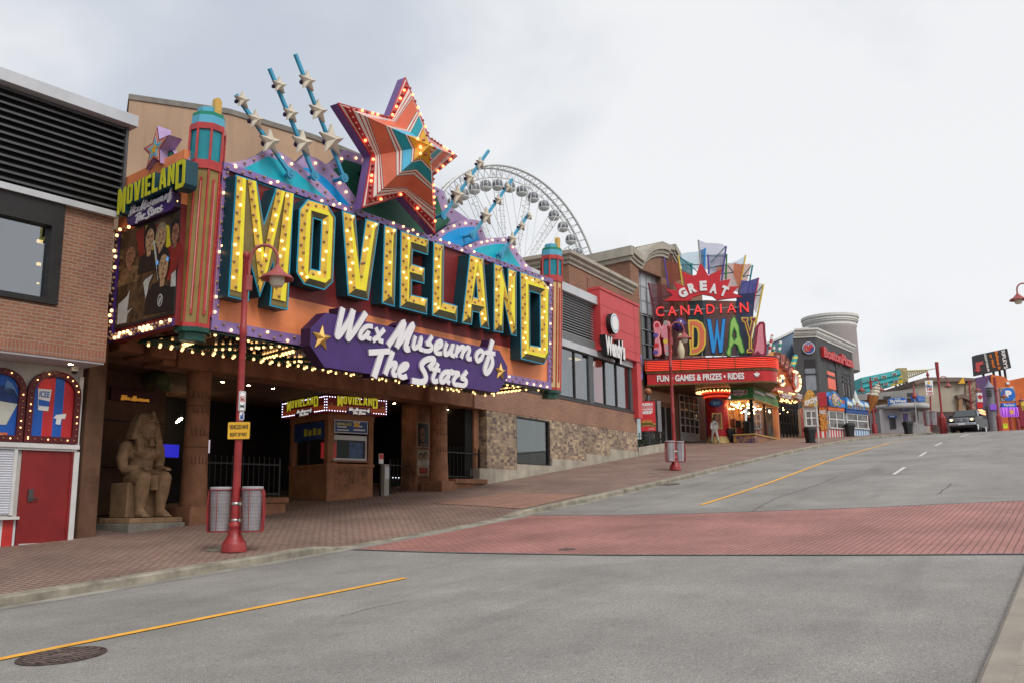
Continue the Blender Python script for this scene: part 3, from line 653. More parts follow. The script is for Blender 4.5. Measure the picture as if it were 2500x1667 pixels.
# arched picture panels (the cartoon figure is left out)
REDD = mat('dark_red_frame', (.10, .008, .010), .45, var=.2); SB = mat('panel_blue', (.012, .10, .45), .45, var=.05); SR = mat('panel_red', (.50, .025, .03), .45, var=.05)
def arch_panel(label, pxl, pxr, pxb, pxs, pxt, first):
    x0 = FL.p(pxl, 1000, yr)[0]; x1 = FL.p(pxr, 1000, yr)[0]; z0 = FL.p((max(0, pxl)+pxr)/2, pxb, yr)[1]; z1 = FL.p((max(0, pxl)+pxr)/2, pxs, yr)[1]; z2 = FL.p((max(0, pxl)+pxr)/2, pxt, yr)[1]
    def arch(i):
        a, c, d0, d1, d2 = x0+i, x1-i, z0+i, z1, z2-i
        return [(a, d0), (c, d0)]+[((a+c)/2+(c-a)/2*cos(pi*k/14), d1+(d2-d1)*sin(pi*k/14)) for k in range(15)]
    o = thing('arched_sign', label, 'sign', FL)
    B().prism(arch(0), yr-.10, yr-.002, holes=[arch(.14)]).build('frame', REDD, o, bev=.01)
    W_ = x1-x0-.28
    def stripe(f0, f1, m):
        A = [p for p in arch(.14)]; xa_, xb_ = x0+.14+W_*f0, x0+.14+W_*f1; q = [(xa_, z0+.14), (xb_, z0+.14)]
        for k in range(9):
            x = xb_+(xa_-xb_)*k/8; u_ = (x-(x0+x1)/2)/(W_/2); q.append((x, z1+(z2-.14-z1)*math.sqrt(max(0, 1-u_*u_))))
        B().prism(q, yr-.03, yr-.003).build('stripe', m, o)
    if first:
        for f0, f1, m in ((0, .27, SB), (.27, .52, SR), (.52, .75, SB), (.75, 1, SR)): stripe(f0, f1, m)
    else: stripe(0, 1, SB)
    pts = along(arch(.07)+[arch(.07)[0]], .145, yr-.12)
    bulbs(o, pts, .017, litfn=lambda i, p: int((p[0]*3+p[2]*2)*2.3) % 3 == 0); return o, x0, x1, z0, z1, z2
o, x0, x1, z0, z1, z2 = arch_panel('arched sign with blue and red stripes and an iced drink cup above the red door', 60, 191, 1081, 960, 904, True)
cx = x0+(x1-x0)*.32; cz = z0+(z2-z0)*.60
B().prism([(cx-.11, cz-.26), (cx+.11, cz-.27), (cx+.15, cz+.22), (cx-.15, cz+.23)], yr-.045, yr-.031).build('cup', mat('cup_white', (.72, .74, .76), .4, var=0), o)
B().prism([(cx-.11, cz-.16), (cx+.12, cz-.17), (cx+.125, cz-.05), (cx-.12, cz-.02)], yr-.049, yr-.0455).build('cup_band', SB, o)
B().prism([(cx-.17, cz+.22), (cx+.17, cz+.21), (cx+.13, cz+.33), (cx+.04, cz+.42), (cx, cz+.52), (cx-.05, cz+.42), (cx-.13, cz+.34)], yr-.045, yr-.031).build('drink_top', mat('drink_red', (.6, .03, .03), .4, var=0), o)
text('ICEE', cx-.11, cx+.11, cz+.03, cz+.17, yr-.052, SB, o, depth=.004)
B().prism([(cx+.3, cz-.34), (cx+.52, cz-.3), (cx+.5, cz-.42), (cx+.42, cz-.42), (cx+.4, cz-.56), (cx+.3, cz-.55), (cx+.31, cz-.42), (cx+.24, cz-.42)], yr-.045, yr-.031).build('white_patch', mat('cup_white', (.7, .7, .7)), o)
o, x0, x1, z0, z1, z2 = arch_panel('blue arched sign with a snow cone cup at the very left edge', -72, 56, 1078, 950, 900, False)
cx = FL.p(5, 960, yr)[0]; cz = FL.p(5, 985, yr)[1]
B().prism([(cx-.1, cz-.45), (cx+.12, cz-.45), (cx+.32, cz+.02), (cx-.32, cz+.08)], yr-.045, yr-.031).build('cup', mat('cup_cream', (.55, .56, .50), .4, var=.05), o)
B().prism([(cx-.3, cz+.08), (cx+.3, cz+.02), (cx+.33, cz+.16), (cx+.22, cz+.33), (cx, cz+.4), (cx-.25, cz+.35)], yr-.045, yr-.031).build('ice', mat('ice_blue', (.01, .035, .16), .5, var=.3, vs=12), o)
B().prism([(cx+.0, z2-.5), (cx+.34, z2-.62), (cx+.18, z2-.32), (cx+.06, z2-.25)], yr-.045, yr-.031).build('flash', mat('flash_blue', (.12, .25, .5), .5, var=0), o)
B().prism([(cx-.2, cz-.83), (cx+.15, cz-.83), (cx+.17, cz-.62), (cx-.2, cz-.62)], yr-.043, yr-.031).build('price_tag', mat('tag_orange', (.6, .12, .02), .5, var=0), o)
text('S', cx-.02, cx+.1, cz-.8, cz-.66, yr-.05, mat('cup_white', (.7, .7, .7)), o, depth=.004)
# security camera and soffit lamp
q = FL.p(183, 893, .8); o = thing('security_camera', 'small dome security camera under the brick soffit', 'camera', FL.w(q[0], .8, zb-.05)); B().lathe([(.085, 0), (.085, -.07), (.075, -.1)], n=14).build('housing', WTRIM, o); B().ball((0, 0, -.1), .07, 10).build('dome', BLK, o)
q = FL.p(173, 884, .45); o = thing('soffit_lamp', 'round lamp in the soffit beside the dome camera', 'lamp', FL.w(q[0], .45, zb-.05)); B().lathe([(.09, 0), (.09, -.012), (.07, -.012)], n=14).build('ring', WTRIM, o); B().lathe([(.07, -.008), (0, -.02)], n=14).build('lens', LAMPW, o)
# ================================================================== tan curved hall behind
HZ = 15.8
TAN = mat('tan_stucco', (.46, .305, .205), .85, var=.1, vs=.4, streak=.35, bump=.1)
pl = [ray(*p)*(HZ/ray(*p).z) for p in ((317, 231), (480, 255), (560, 267), (639, 291), (767, 330), (891, 382), (1000, 446), (1105, 514), (1143, 537), (1180, 570))]
for q in pl: q.z = 0
o = thing('curved_hall', 'large tan windowless hall with a curved wall behind the marquee', 'building', (0, 0, 0))
side = ray(304, 233); side.z = 0; side = side.normalized()*(pl[0].length*1.3)
inn = [q-N3*14 for q in pl[::-1]]
b = B().plan([(q.x, q.y) for q in pl]+[(q.x, q.y) for q in inn[:-1]]+[(side.x, side.y)], -2, HZ-.22); b.build('wall', TAN, o)
mid = sum(pl, Vector())/len(pl); ctr = mid-N3*5
def grow(q, k): d = (q-ctr).normalized(); return (q.x+d.x*k, q.y+d.y*k)
B().plan([grow(q, .06) for q in pl]+[grow(q, .06) for q in inn[:-1]]+[grow(side, .06)], HZ-.22, HZ).build('coping', mat('grey_coping', (.22, .20, .175), .7, var=.15), o)
# ================================================================== wax museum entrance
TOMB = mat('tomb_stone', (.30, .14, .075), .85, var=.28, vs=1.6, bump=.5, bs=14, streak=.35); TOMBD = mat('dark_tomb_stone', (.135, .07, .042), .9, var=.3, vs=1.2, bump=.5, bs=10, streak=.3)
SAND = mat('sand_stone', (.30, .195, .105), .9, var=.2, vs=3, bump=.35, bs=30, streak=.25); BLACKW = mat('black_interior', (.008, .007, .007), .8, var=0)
FM = Fr(stpt(13, -19.5), 33)
wm = thing('museum_entrance', 'egyptian style stone entrance with round columns under the marquee', 'building', FM)
GZ = -1.6
def bpart(name, q, y0, y1, m, bev=.015, zmin=None, par=None): return B().box(q[0], q[1], y0, y1, zmin if zmin is not None else q[2], q[3]).build(name, m, par or wm, bev=bev)
zl0 = FM.p(507, 911, .0)[1]+.1; zlt = 5.2
q = FM.r((199, 894), (259, 1320), 0); xp0 = FM.p(187, 1322)[0]; xp1 = FM.p(234, 1313)[0]
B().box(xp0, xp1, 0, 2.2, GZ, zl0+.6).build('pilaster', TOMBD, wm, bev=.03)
xE = FM.p(1187, 1166)[0]                                   # right end of the entrance
ya = 2.3                                                   # alcove back wall
xa1 = FM.p(398, 1100, ya)[0]
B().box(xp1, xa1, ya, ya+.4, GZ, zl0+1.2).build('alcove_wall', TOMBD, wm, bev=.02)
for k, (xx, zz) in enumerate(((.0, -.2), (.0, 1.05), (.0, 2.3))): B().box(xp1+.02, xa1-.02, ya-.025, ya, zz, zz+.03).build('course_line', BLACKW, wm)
qs = FM.r((265, 962), (372, 985), ya); o = B().box(qs[0], qs[1], ya-.12, ya-.001, qs[2], qs[3]+.2).build('name_board', mat('maroon_board', (.07, .012, .012), .5, var=.2), wm, bev=.01)
xc1 = FM.p(478, 1100, .45)[0]; xc2 = FM.p(1071, 1080, .45)[0]
rc1 = (FM.p(507, 914, .45)[0]-FM.p(450, 914, .45)[0])*.42
def column(x, r, z0):
    c = B().lathe([(r*1.12, z0), (r*1.1, z0+.4), (r*1.02, zl0*.3+z0*.7), (r*.98, zl0-.3), (r*1.03, zl0-.03), (r*1.03, zl0+.02)], (x, .45, 0), 22).build('column', TOMB, wm)
    for z in (zl0-.95, zl0-2.05, zl0-3.0):
        if z > z0+.5: B().lathe([(r*1.012, -.012), (r*1.012, .012)], (x, .45, z), 22).build('joint', TOMBD, c)
    b = B(); rr = random.Random(int(x*10))                                     # carved signs
    for z in (zl0-.75, zl0-1.15, zl0-1.75, zl0-2.5):
        for k in range(7):
            t = -2.6+k*.34+rr.uniform(-.05, .05); hh = rr.uniform(.1, .24); R_ = r*1.015
            b.add([(x+R_*cos(t+d), .45+R_*sin(t+d), z+e) for d, e in ((-.04, 0), (.05, 0), (.05, hh), (-.04, hh))], [(0, 1, 2, 3)])
            b.add([(x+R_*cos(t+d), .45+R_*sin(t+d), z+e) for d, e in ((.06, 0), (.14, 0), (.14, .05), (.06, .05))], [(0, 1, 2, 3)])
    b.build('carving', TOMBD, c)
    B().box(x-r*1.45, x+r*1.45, .45-r*1.6, .45+r*1.5, GZ-.4, z0+.02).build('plinth', TOMB, c, bev=.03)
column(xc1, rc1, FM.p(470, 1238, 0)[1]); column(xc2, rc1*1.02, FM.p(1075, 1174, 0)[1])
# lintel, capital blocks, soffit
b = B().box(FM.p(405, 900)[0], xE+.1, .12, 1.0, zl0, zlt); b.build('lintel', TOMB, wm, bev=.03)
for a, c, d in ((433, 531, 0), (765, 938, .0), (1049, 1110, -.12)):
    x0, x1 = FM.p(a, 940, d)[0], FM.p(c, 940, d)[0]; B().box(x0, x1, d, .9, zl0-.03, zlt-.05).build('capital', TOMB, wm, bev=.03)
B().box(FM.p(531, 918)[0], FM.p(765, 950)[0], .0, .11, zl0, zl0+.42).build('ledge', TOMB, wm, bev=.02)
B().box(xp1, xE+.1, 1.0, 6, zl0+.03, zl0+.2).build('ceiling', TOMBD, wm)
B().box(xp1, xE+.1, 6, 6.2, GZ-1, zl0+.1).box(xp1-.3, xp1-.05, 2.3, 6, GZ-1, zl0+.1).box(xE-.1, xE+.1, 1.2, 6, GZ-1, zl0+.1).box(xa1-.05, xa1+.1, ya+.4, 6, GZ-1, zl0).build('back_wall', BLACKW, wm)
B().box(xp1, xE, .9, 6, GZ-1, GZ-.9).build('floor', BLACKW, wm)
b = B()                                                     # broken rock edge over the statue
rk = random.Random(5)
for i in range(9):
    x = xp1-.1+(FM.p(430, 900)[0]-xp1+.1)*i/8; w_ = rk.uniform(.28, .42); b2 = B()
    n_ = 8; vs = []; z_ = zl0+.35+rk.uniform(-.3, .25)+(.3 if 3 < i < 6 else 0)
    b2.box(x-w_, x+w_, .05+rk.uniform(-.25, .2), 1.3, z_, z_+rk.uniform(.35, .6)); b2.build('rock', TOMB, wm, bev=.05)
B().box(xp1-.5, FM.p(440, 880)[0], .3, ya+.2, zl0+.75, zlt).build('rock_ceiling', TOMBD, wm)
# downlights
for i, px in enumerate([(290, 911), (409, 926), (543, 931), (607, 939), (667, 947), (963, 983), (1006.5, 988), (1047, 993.5), (1093, 998), (1126, 1002)]):
    d = ray(*px); v = FM.l(d*((zl0+.02)/d.z)); r_ = .085
    o = B().lathe([(r_*1.25, 0), (r_*1.25, -.012), (r_, -.012)], (v.x, v.y, v.z), 14).build('downlight', WTRIM, wm); B().lathe([(r_, -.006), (0, -.02)], (v.x, v.y, v.z), 14).build('lens', LAMPW, o)
# wall pier with posters, right pier, low sills
yp = 1.1; x0, x1, z0, z1 = FM.r((1018, 998), (1049, 1195), yp); B().box(x0-.05, x1+.02, yp, yp+.7, GZ-.5, zl0+.05).build('pier', TOMB, wm, bev=.02)
xr0 = FM.p(1158, 1100, .4)[0]; B().box(xr0, xE+.12, .4, 1.2, GZ-.5, zl0).build('pier', TOMB, wm, bev=.03)
xs0, xs1 = xc2+.3, FM.p(1191, 1172, -.1)[0]; zs_ = FM.p(1140, 1168, -.1)[1]
B().box(xs0, xs1, -.1, .75, zs_-.17, zs_).build('sill', TOMB, wm, bev=.02); B().box(xs0, xs1-.08, .0, .7, GZ-.5, zs_-.17).build('plinth_wall', TOMB, wm)
zs2 = FM.p(660, 1213, .1)[1]; xs3 = FM.p(706, 1212, .1)[0]
B().box(xc1+.4, xs3, .1, .8, zs2-.16, zs2).build('sill', TOMB, wm, bev=.02); B().box(xc1+.4, xs3-.05, .18, .75, GZ-.5, zs2-.16).build('plinth_wall', TOMB, wm)
FX = Fr(FM.w((x0+x1)/2, yp, 0), 33)
def poster(label, a, c, rows):
    q = FM.r(a, c, yp-.06); o = thing('poster', label, 'poster', FM, 'framed film posters on the entrance pier')
    B().box(q[0], q[1], yp-.05, yp-.001, q[2], q[3]).build('frame', mat('poster_frame', (.33, .21, .13), .5, var=.15), o, bev=.008)
    w_, h_ = q[1]-q[0], q[3]-q[2]; B().box(q[0]+.05, q[1]-.05, yp-.056, yp-.051, q[2]+.05, q[3]-.05).build('print', rows[0], o)
    return o, q[0]+.05, q[2]+.05, w_-.1, h_-.1
def face(o, x, z, w_, h_, y, skin, hair, cloth):
    el = lambda cx, cz, rx, rz, n=16: [(cx+rx*cos(2*pi*i/n), cz+rz*sin(2*pi*i/n)) for i in range(n)]
    if cloth: B().prism([(x-w_*.9, z-h_*1.3), (x+w_*.9, z-h_*1.3), (x+w_*.75, z-h_*.62), (x+w_*.25, z-h_*.5), (x-w_*.25, z-h_*.5), (x-w_*.75, z-h_*.64)], y-.002, y).build('clothing', cloth, o)
    if hair: B().prism(el(x, z+h_*.08, w_*.5, h_*.58), y-.004, y-.001).build('hair', hair, o)
    B().prism([(x-w_*.15, z-h_*.7), (x+w_*.15, z-h_*.7), (x+w_*.2, z-h_*.3), (x-w_*.2, z-h_*.3)], y-.005, y-.001).prism(el(x+w_*.03, z-h_*.05, w_*.36, h_*.46), y-.006, y-.001).build('face', skin, o)
    b = B()
    for s in (-1, 1): b.prism(el(x+w_*.03+s*w_*.15, z+h_*.04, w_*.07, h_*.025, 8), y-.007, y-.005); b.prism([(x+w_*.03+s*w_*.15-w_*.1, z+h_*.1), (x+w_*.03+s*w_*.15+w_*.1, z+h_*.1), (x+w_*.03+s*w_*.15+w_*.08, z+h_*.13), (x+w_*.03+s*w_*.15-w_*.08, z+h_*.13)], y-.007, y-.005)
    b.prism(el(x+w_*.03, z-h_*.28, w_*.12, h_*.03, 8), y-.007, y-.005).prism([(x+w_*.03, z-h_*.12), (x+w_*.1, z-h_*.14), (x+w_*.05, z+h_*.02)], y-.007, y-.005); b.build('features', mat('printed_shadow', (.10, .045, .03), .6, var=0), o)
SK1 = mat('printed_skin', (.28, .12, .065), .6, var=.5, vs=13); SK2 = mat('printed_pale_skin', (.46, .28, .15), .6, var=.45, vs=13); HB = mat('printed_black_hair', (.012, .010, .009), .6, var=.2); HBR = mat('printed_brown_hair', (.09, .045, .025), .6, var=.3, vs=12)
PBLK = mat('poster_black', (.008, .007, .007), .5, var=.1)
o, px_, pz_, pw, ph = poster('black film poster with one dark face beside the right column', (1019, 1028), (1048.5, 1093), [PBLK])
face(o, px_+pw*.42, pz_+ph*.6, pw*.75, ph*.55, yp-.057, SK1, HB, None); text('TARGET', px_+pw*.2, px_+pw*.8, pz_+ph*.05, pz_+ph*.1, yp-.06, mat('poster_orange', (.5, .12, .03)), o, depth=.003) if False else B().box(px_+pw*.2, px_+pw*.8, yp-.06, yp-.056, pz_+ph*.06, pz_+ph*.1).build('title', mat('poster_orange', (.5, .12, .03)), o)
o, px_, pz_, pw, ph = poster('pale film poster with two faces and red title under the black poster', (1019, 1095), (1048.5, 1162), [mat('poster_cream', (.42, .36, .25), .5, var=.1)])
face(o, px_+pw*.27, pz_+ph*.74, pw*.42, ph*.26, yp-.057, SK2, HB, mat('poster_cream2', (.5, .45, .36))); face(o, px_+pw*.7, pz_+ph*.78, pw*.42, ph*.28, yp-.066, SK2, HB, mat('poster_cream2', (.5, .45, .36)))
B().box(px_+pw*.1, px_+pw*.9, yp-.076, yp-.056, pz_+ph*.05, pz_+ph*.3).build('title', mat('poster_red', (.42, .06, .03), .5, var=.4, vs=14), o)
# railings
IRON = mat('black_iron', (.012, .012, .012), .45, var=.1)
def railing(label, x0, x1, y, z0, z1, n, fr=FM):
    o = thing('iron_railing', label, 'railing', fr); b = B().box(x0, x1, y-.02, y+.02, z1-.18, z1-.14).box(x0, x1, y-.02, y+.02, z0+.08, z0+.12); b.build('rail', IRON, o)
    b = B()
    for i in range(n+1): x = x0+(x1-x0)*i/n; b.tube([(x, y, z0), (x, y, z1)], .012, 6).lathe([(.0, .08), (.022, .02), (.0, -.02)], (x, y, z1), 6)
    b.build('bars', IRON, o)
    for x in (x0, x1): B().box(x-.025, x+.025, y-.025, y+.025, z0-.1, z1+.02).build('post', IRON, o)
railing('black spiked railing on the sill right of the posters', xc2+rc1, xr0+.25, .35, zs_, zs_+1.15, 9)
railing('black railing on the low sill behind the left litter bins', xc1+rc1, xs3-.05, .5, zs2, zs2+1.1, 14)
x0, x1, z0, z1 = FM.r((952, 1130), (1018, 1210), 1.3); railing('black gate railing left of the poster pier', x0, x1+.1, 1.3, z0, z1+.1, 8)
x0, x1, z0, z1 = FM.r((939, 1132), (950, 1212), .9); o = thing('gate_post', 'pale metal turnstile post beside the ticket booth', 'post', FM); B().box(x0, x1, .9, 1.15, z0-.05, z1).build('body', mat('pale_metal', (.36, .33, .28), .5, var=.1), o, bev=.015); B().box(x0+.02, x1-.02, .89, .899, z1-.5, z1-.1).build('cover', ALU, o)
x0, x1, z0, z1 = FM.r((926, 1106), (936, 1131), 1.0); o = thing('notice', 'small red and white notice on a stand by the turnstile post', 'sign', FM); B().box(x0, x1, 1., 1.03, z0, z1).build('panel', WSGN, o); B().box(x0+.01, x1-.01, .995, .9995, z0+(z1-z0)*.45, z1-.01).build('heading', RSGN, o); B().box((x0+x1)/2-.02, (x0+x1)/2+.02, 1.03, 1.07, z0-1.1, z1-.05).build('stand', IRON, o)
# a few lights and one glowing cloth deep inside the dark hall
def glow(label, a, c, y, m, name='glowing_panel'):
    q = FM.r(a, c, y); o = thing(name, label, 'screen', FM); B().box(q[0]-.04, q[1]+.04, y+.01, y+.08, q[2]-.04, q[3]+.04).build('case', BLACKW, o); B().box(q[0], q[1], y, y+.009, q[2], q[3]).build('display', m, o)
glow('blue glowing screen inside the entrance left of the first column', (398, 1083), (436, 1116), 5.6, emit('blue_glow', (.03, .03, 1), .35, (.02, .02, .3)))
glow('pale cloth made to glow inside the entrance right of the first column', (497, 1072), (512, 1105), 5.5, emit('pale_glow', (.8, .7, .8), .45, (.4, .3, .3)))  # whitish cloth as a flat panel, its brightness put in as glow
for i, (px, m, r_) in enumerate((((443, 1021), LAMPW, .04), ((436, 1026), LAMPW, .05), ((431, 1030), LAMPW, .03))):
    v = FM.p(*px, 5); o = thing('spot_lamp', 'small warm spot lamp glowing in the dark hall by the first column', 'lamp', FM.w(v[0], 5, v[1]), 'spot lamps in the dark hall'); B().ball((0, 0, 0), r_, 8).build('bulb', m, o); B().tube([(0, .02, .03), (0, .1, .5)], .02, 6).build('stem', IRON, o)
x0, x1, z0, z1 = FM.r((955, 1158), (1005, 1166), 3); o = thing('counter_strip', 'row of tiny white lights on a dark counter inside the gate', 'light strip', FM); B().box(x0, x1, 3, 3.5, z0-.9, z0+.05).build('counter', BLACKW, o)
for k in range(7): B().ball((x0+(x1-x0)*(k+.5)/7, 2.99, z0+.0), .016, 6).build('light_bulb', emit('cool_dot', (.8, .9, 1), 3), o)
# creature head over the alcove
v = FM.p(395, 938, 1.0); o = thing('dinosaur_head', 'green dinosaur head looking out of the broken rock above the statue', 'model animal', FM.w(v[0], 1., v[1]))
b = B().tube([(-.7, 1, .25), (-.3, .4, .22), (0, .05, .1)], [.3, .24, .2], 10).ball((.05, -.05, .06), (.24, .2, .17), 10).tube([(.05, -.1, .06), (.4, -.3, -.06)], [.15, .07], 8).tube([(.02, -.05, -.06), (.34, -.26, -.2)], [.1, .045], 8).ball((.12, -.2, .17), .05, 8)
remesh(b.build('head', mat('dino_green', (.11, .13, .06), .7, var=.4, vs=9, bump=.4), o), .03, 2)
# ================================================================== the big marquee
d_ = ray(511, 806); FQ = Fr(d_*(-15.8/d_.dot(N3)), 35.5, 2.3)
PURP = mat('purple_strip', (.28, .18, .43), .4, var=.12, vs=3); PURD = mat('deep_purple', (.062, .024, .155), .38, var=.12, vs=1.5, streak=.15); PURS = mat('dark_purple_side', (.04, .012, .05), .5, var=.2)
ORNG = mat('orange_panel', (.86, .27, .105), .5, var=.13, vs=.9, streak=.18); MARN = mat('maroon_panel', (.22, .022, .022), .5, var=.2, vs=.8, streak=.3)
TEALD = mat('dark_teal_side', (.008, .055, .075), .45, var=.15); CYAN = mat('cyan_rim', (.02, .36, .55), .4, var=.05); YELL = mat('bright_yellow', (.90, .78, .03), .4, var=.05); AMB = mat('amber_face', (.74, .47, .05), .4, var=.1, vs=6); OLIV = mat('olive_bevel', (.20, .15, .045), .45, var=.15); OLID = mat('dark_olive_bevel', (.085, .08, .04), .45, var=.15)
TURQ = mat('turquoise_panel', (.01, .48, .60), .4, var=.1, vs=1.2, streak=.1); SKYB = mat('sky_blue_panel', (.01, .36, .80), .4, var=.1, vs=1.2); GRN = mat('green_panel', (.02, .15, .08), .45, var=.15, vs=1.2)
LILA = mat('lilac_border', (.47, .33, .57), .45, var=.1); REDN = mat('sign_red', (.48, .03, .028), .35, var=.15, vs=5, spec=.6); OLVP = mat('olive_gold_panel', (.30, .20, .062), .4, var=.1, streak=.1); CRM = mat('cream_panel', (.66, .47, .22), .45, var=.08)
mq = thing('marquee', 'huge marquee with bulb lined yellow lettering over the museum entrance', 'marquee', FQ)
XW = FQ.p(1342, 950)[0]; ZH = FQ.p(545, 404.5)[1]; ZO = FQ.p(529, 686.6)[1]; DEP = 2.75; SB_ = .2
B().box(0, XW, 0, .3, ZO, ZH).build('upper_panel', MARN, mq); B().box(0, XW, 0, .3, .02, ZO).build('lower_panel', ORNG, mq)
B().box(0, XW, -.07, -.001, 0, SB_+.04).build('bottom_strip', PURP, mq); B().box(0, XW, -.09, .1, ZH-.10, ZH+.06).build('top_strip', PURP, mq)
B().box(.0, .17, -.06, -.002, SB_+.04, ZH-.10).build('side_strip', PURP, mq); B().box(XW-.17, XW, -.06, -.002, SB_+.04, ZH-.10).build('side_strip', PURP, mq)
B().box(0, XW, .3, DEP+.3, ZH-.3, ZH-.2).box(XW-.1, XW-.02, .3, DEP+.3, .05, ZH-.3).box(.5, XW-.1, DEP, DEP+.3, .8, ZH-.3).build('casing', MARN, mq)
bl_ = []      # bulbs of the marquee
for z, o_ in ((.06, 0), (.17, .2)): bl_ += along([(.1, z), (XW-.1, z)], .4, -.09, off=o_)
for z, o_ in ((ZH-.06, 0), (ZH+.025, .2)): bl_ += along([(.1, z), (XW-.1, z)], .4, -.11, off=o_)
bl_ += along([(.05, SB_+.2), (.05, ZH-.1)], .34, -.08)+along([(.12, SB_+.35), (.12, ZH-.1)], .34, -.08)+along([(XW-.05, SB_+.2), (XW-.05, ZH-.1)], .34, -.08)+along([(XW-.12, SB_+.35), (XW-.12, ZH-.1)], .34, -.08)
# ---- letters
LET = {
 'M': ([(575.7, 427), (626.7, 443), (644, 545), (673, 460.4), (717.6, 473), (703, 757.7), (657.5, 747), (667, 640), (634, 727), (612, 648), (607.4, 736.6), (556.4, 724.8)], []),
 'O': ([(730.3, 511.4), (751, 486.5), (800.5, 501.2), (819.6, 532.1), (813, 689.7), (792.4, 708.9), (741.4, 694.5), (723.2, 665.2)], [[(765.9, 534.4), (784.4, 539.9), (779, 661), (759.9, 656.3)]]),
 'V': ([(834.8, 514.4), (868, 525.5), (877.5, 649.9), (892.8, 534.4), (926.3, 544.6), (899.2, 734.4), (849.1, 721.6)], []),
 'I': ([(938, 549.4), (969.4, 559), (963.6, 749.4), (932, 740.8)], []),
 'E': ([(978, 563.8), (1047.3, 584.5), (1045, 623.7), (1008.4, 612.3), (1006.2, 645.1), (1037, 654.7), (1036.2, 693.9), (1006.2, 685.6), (1005.2, 720), (1044, 729), (1042.5, 768.5), (975.6, 751.3)], []),
 'L': ([(1057.9, 590.9), (1084.3, 598.2), (1082.4, 737.6), (1116.9, 747.1), (1116.2, 786.4), (1054.7, 770.4)], []),
 'A': ([(1146.2, 621.2), (1180.6, 631.4), (1195, 804.6), (1172.7, 799.1), (1169.5, 764.7), (1155.1, 761.5), (1151.9, 794), (1127.4, 788.6)], [[(1162.1, 677), (1165.3, 728), (1157.7, 725.8)]]),
 'N': ([(1205.5, 643.5), (1226.9, 649.9), (1239.6, 722), (1239.6, 654.7), (1261.3, 662.6), (1261.3, 821.5), (1247.6, 817.3), (1230, 735), (1228.5, 813.2), (1205.2, 808.7)], []),
 'D': ([(1269.3, 663.3), (1324.1, 682.4), (1341.7, 705.7), (1340.7, 866.7), (1328.9, 889.1), (1271.5, 875.7)], [[(1293.8, 712.1), (1317.8, 719.4), (1318.4, 846), (1294.8, 841.9)]])}
LY = -.42
LPOLY = {k: (FQ.P(o_, LY), [FQ.P(hh, LY) for hh in hs]) for k, (o_, hs) in LET.items()}
def inset(poly, ws):
    n = len(poly); o_ = []
    for i in range(n):
        p0, p1, p2 = Vector(poly[i-1]), Vector(poly[i]), Vector(poly[(i+1) % n]); d1 = (p1-p0).normalized(); d2 = (p2-p1).normalized()
        n1 = Vector((-d1.y, d1.x)); n2 = Vector((-d2.y, d2.x)); a = p0+n1*ws[i-1]; c = p1+n2*ws[i]; den = d1.x*d2.y-d1.y*d2.x
        if abs(den) < 1e-4: o_.append(p1+n1*ws[i]); continue
        t = ((c-a).x*d2.y-(c-a).y*d2.x)/den; q = a+d1*t
        lim = 2.1*max(ws[i-1], ws[i])
        if (q-p1).length > lim: q = p1+(q-p1).normalized()*lim
        o_.append(q)
    return [(v.x, v.y) for v in o_]
def ccw(p, rev=False):
    a = sum(u[0]*v[1]-v[0]*u[1] for u, v in zip(p, p[1:]+p[:1])); return list(p) if (a > 0) != rev else list(p)[::-1]
let_b = []
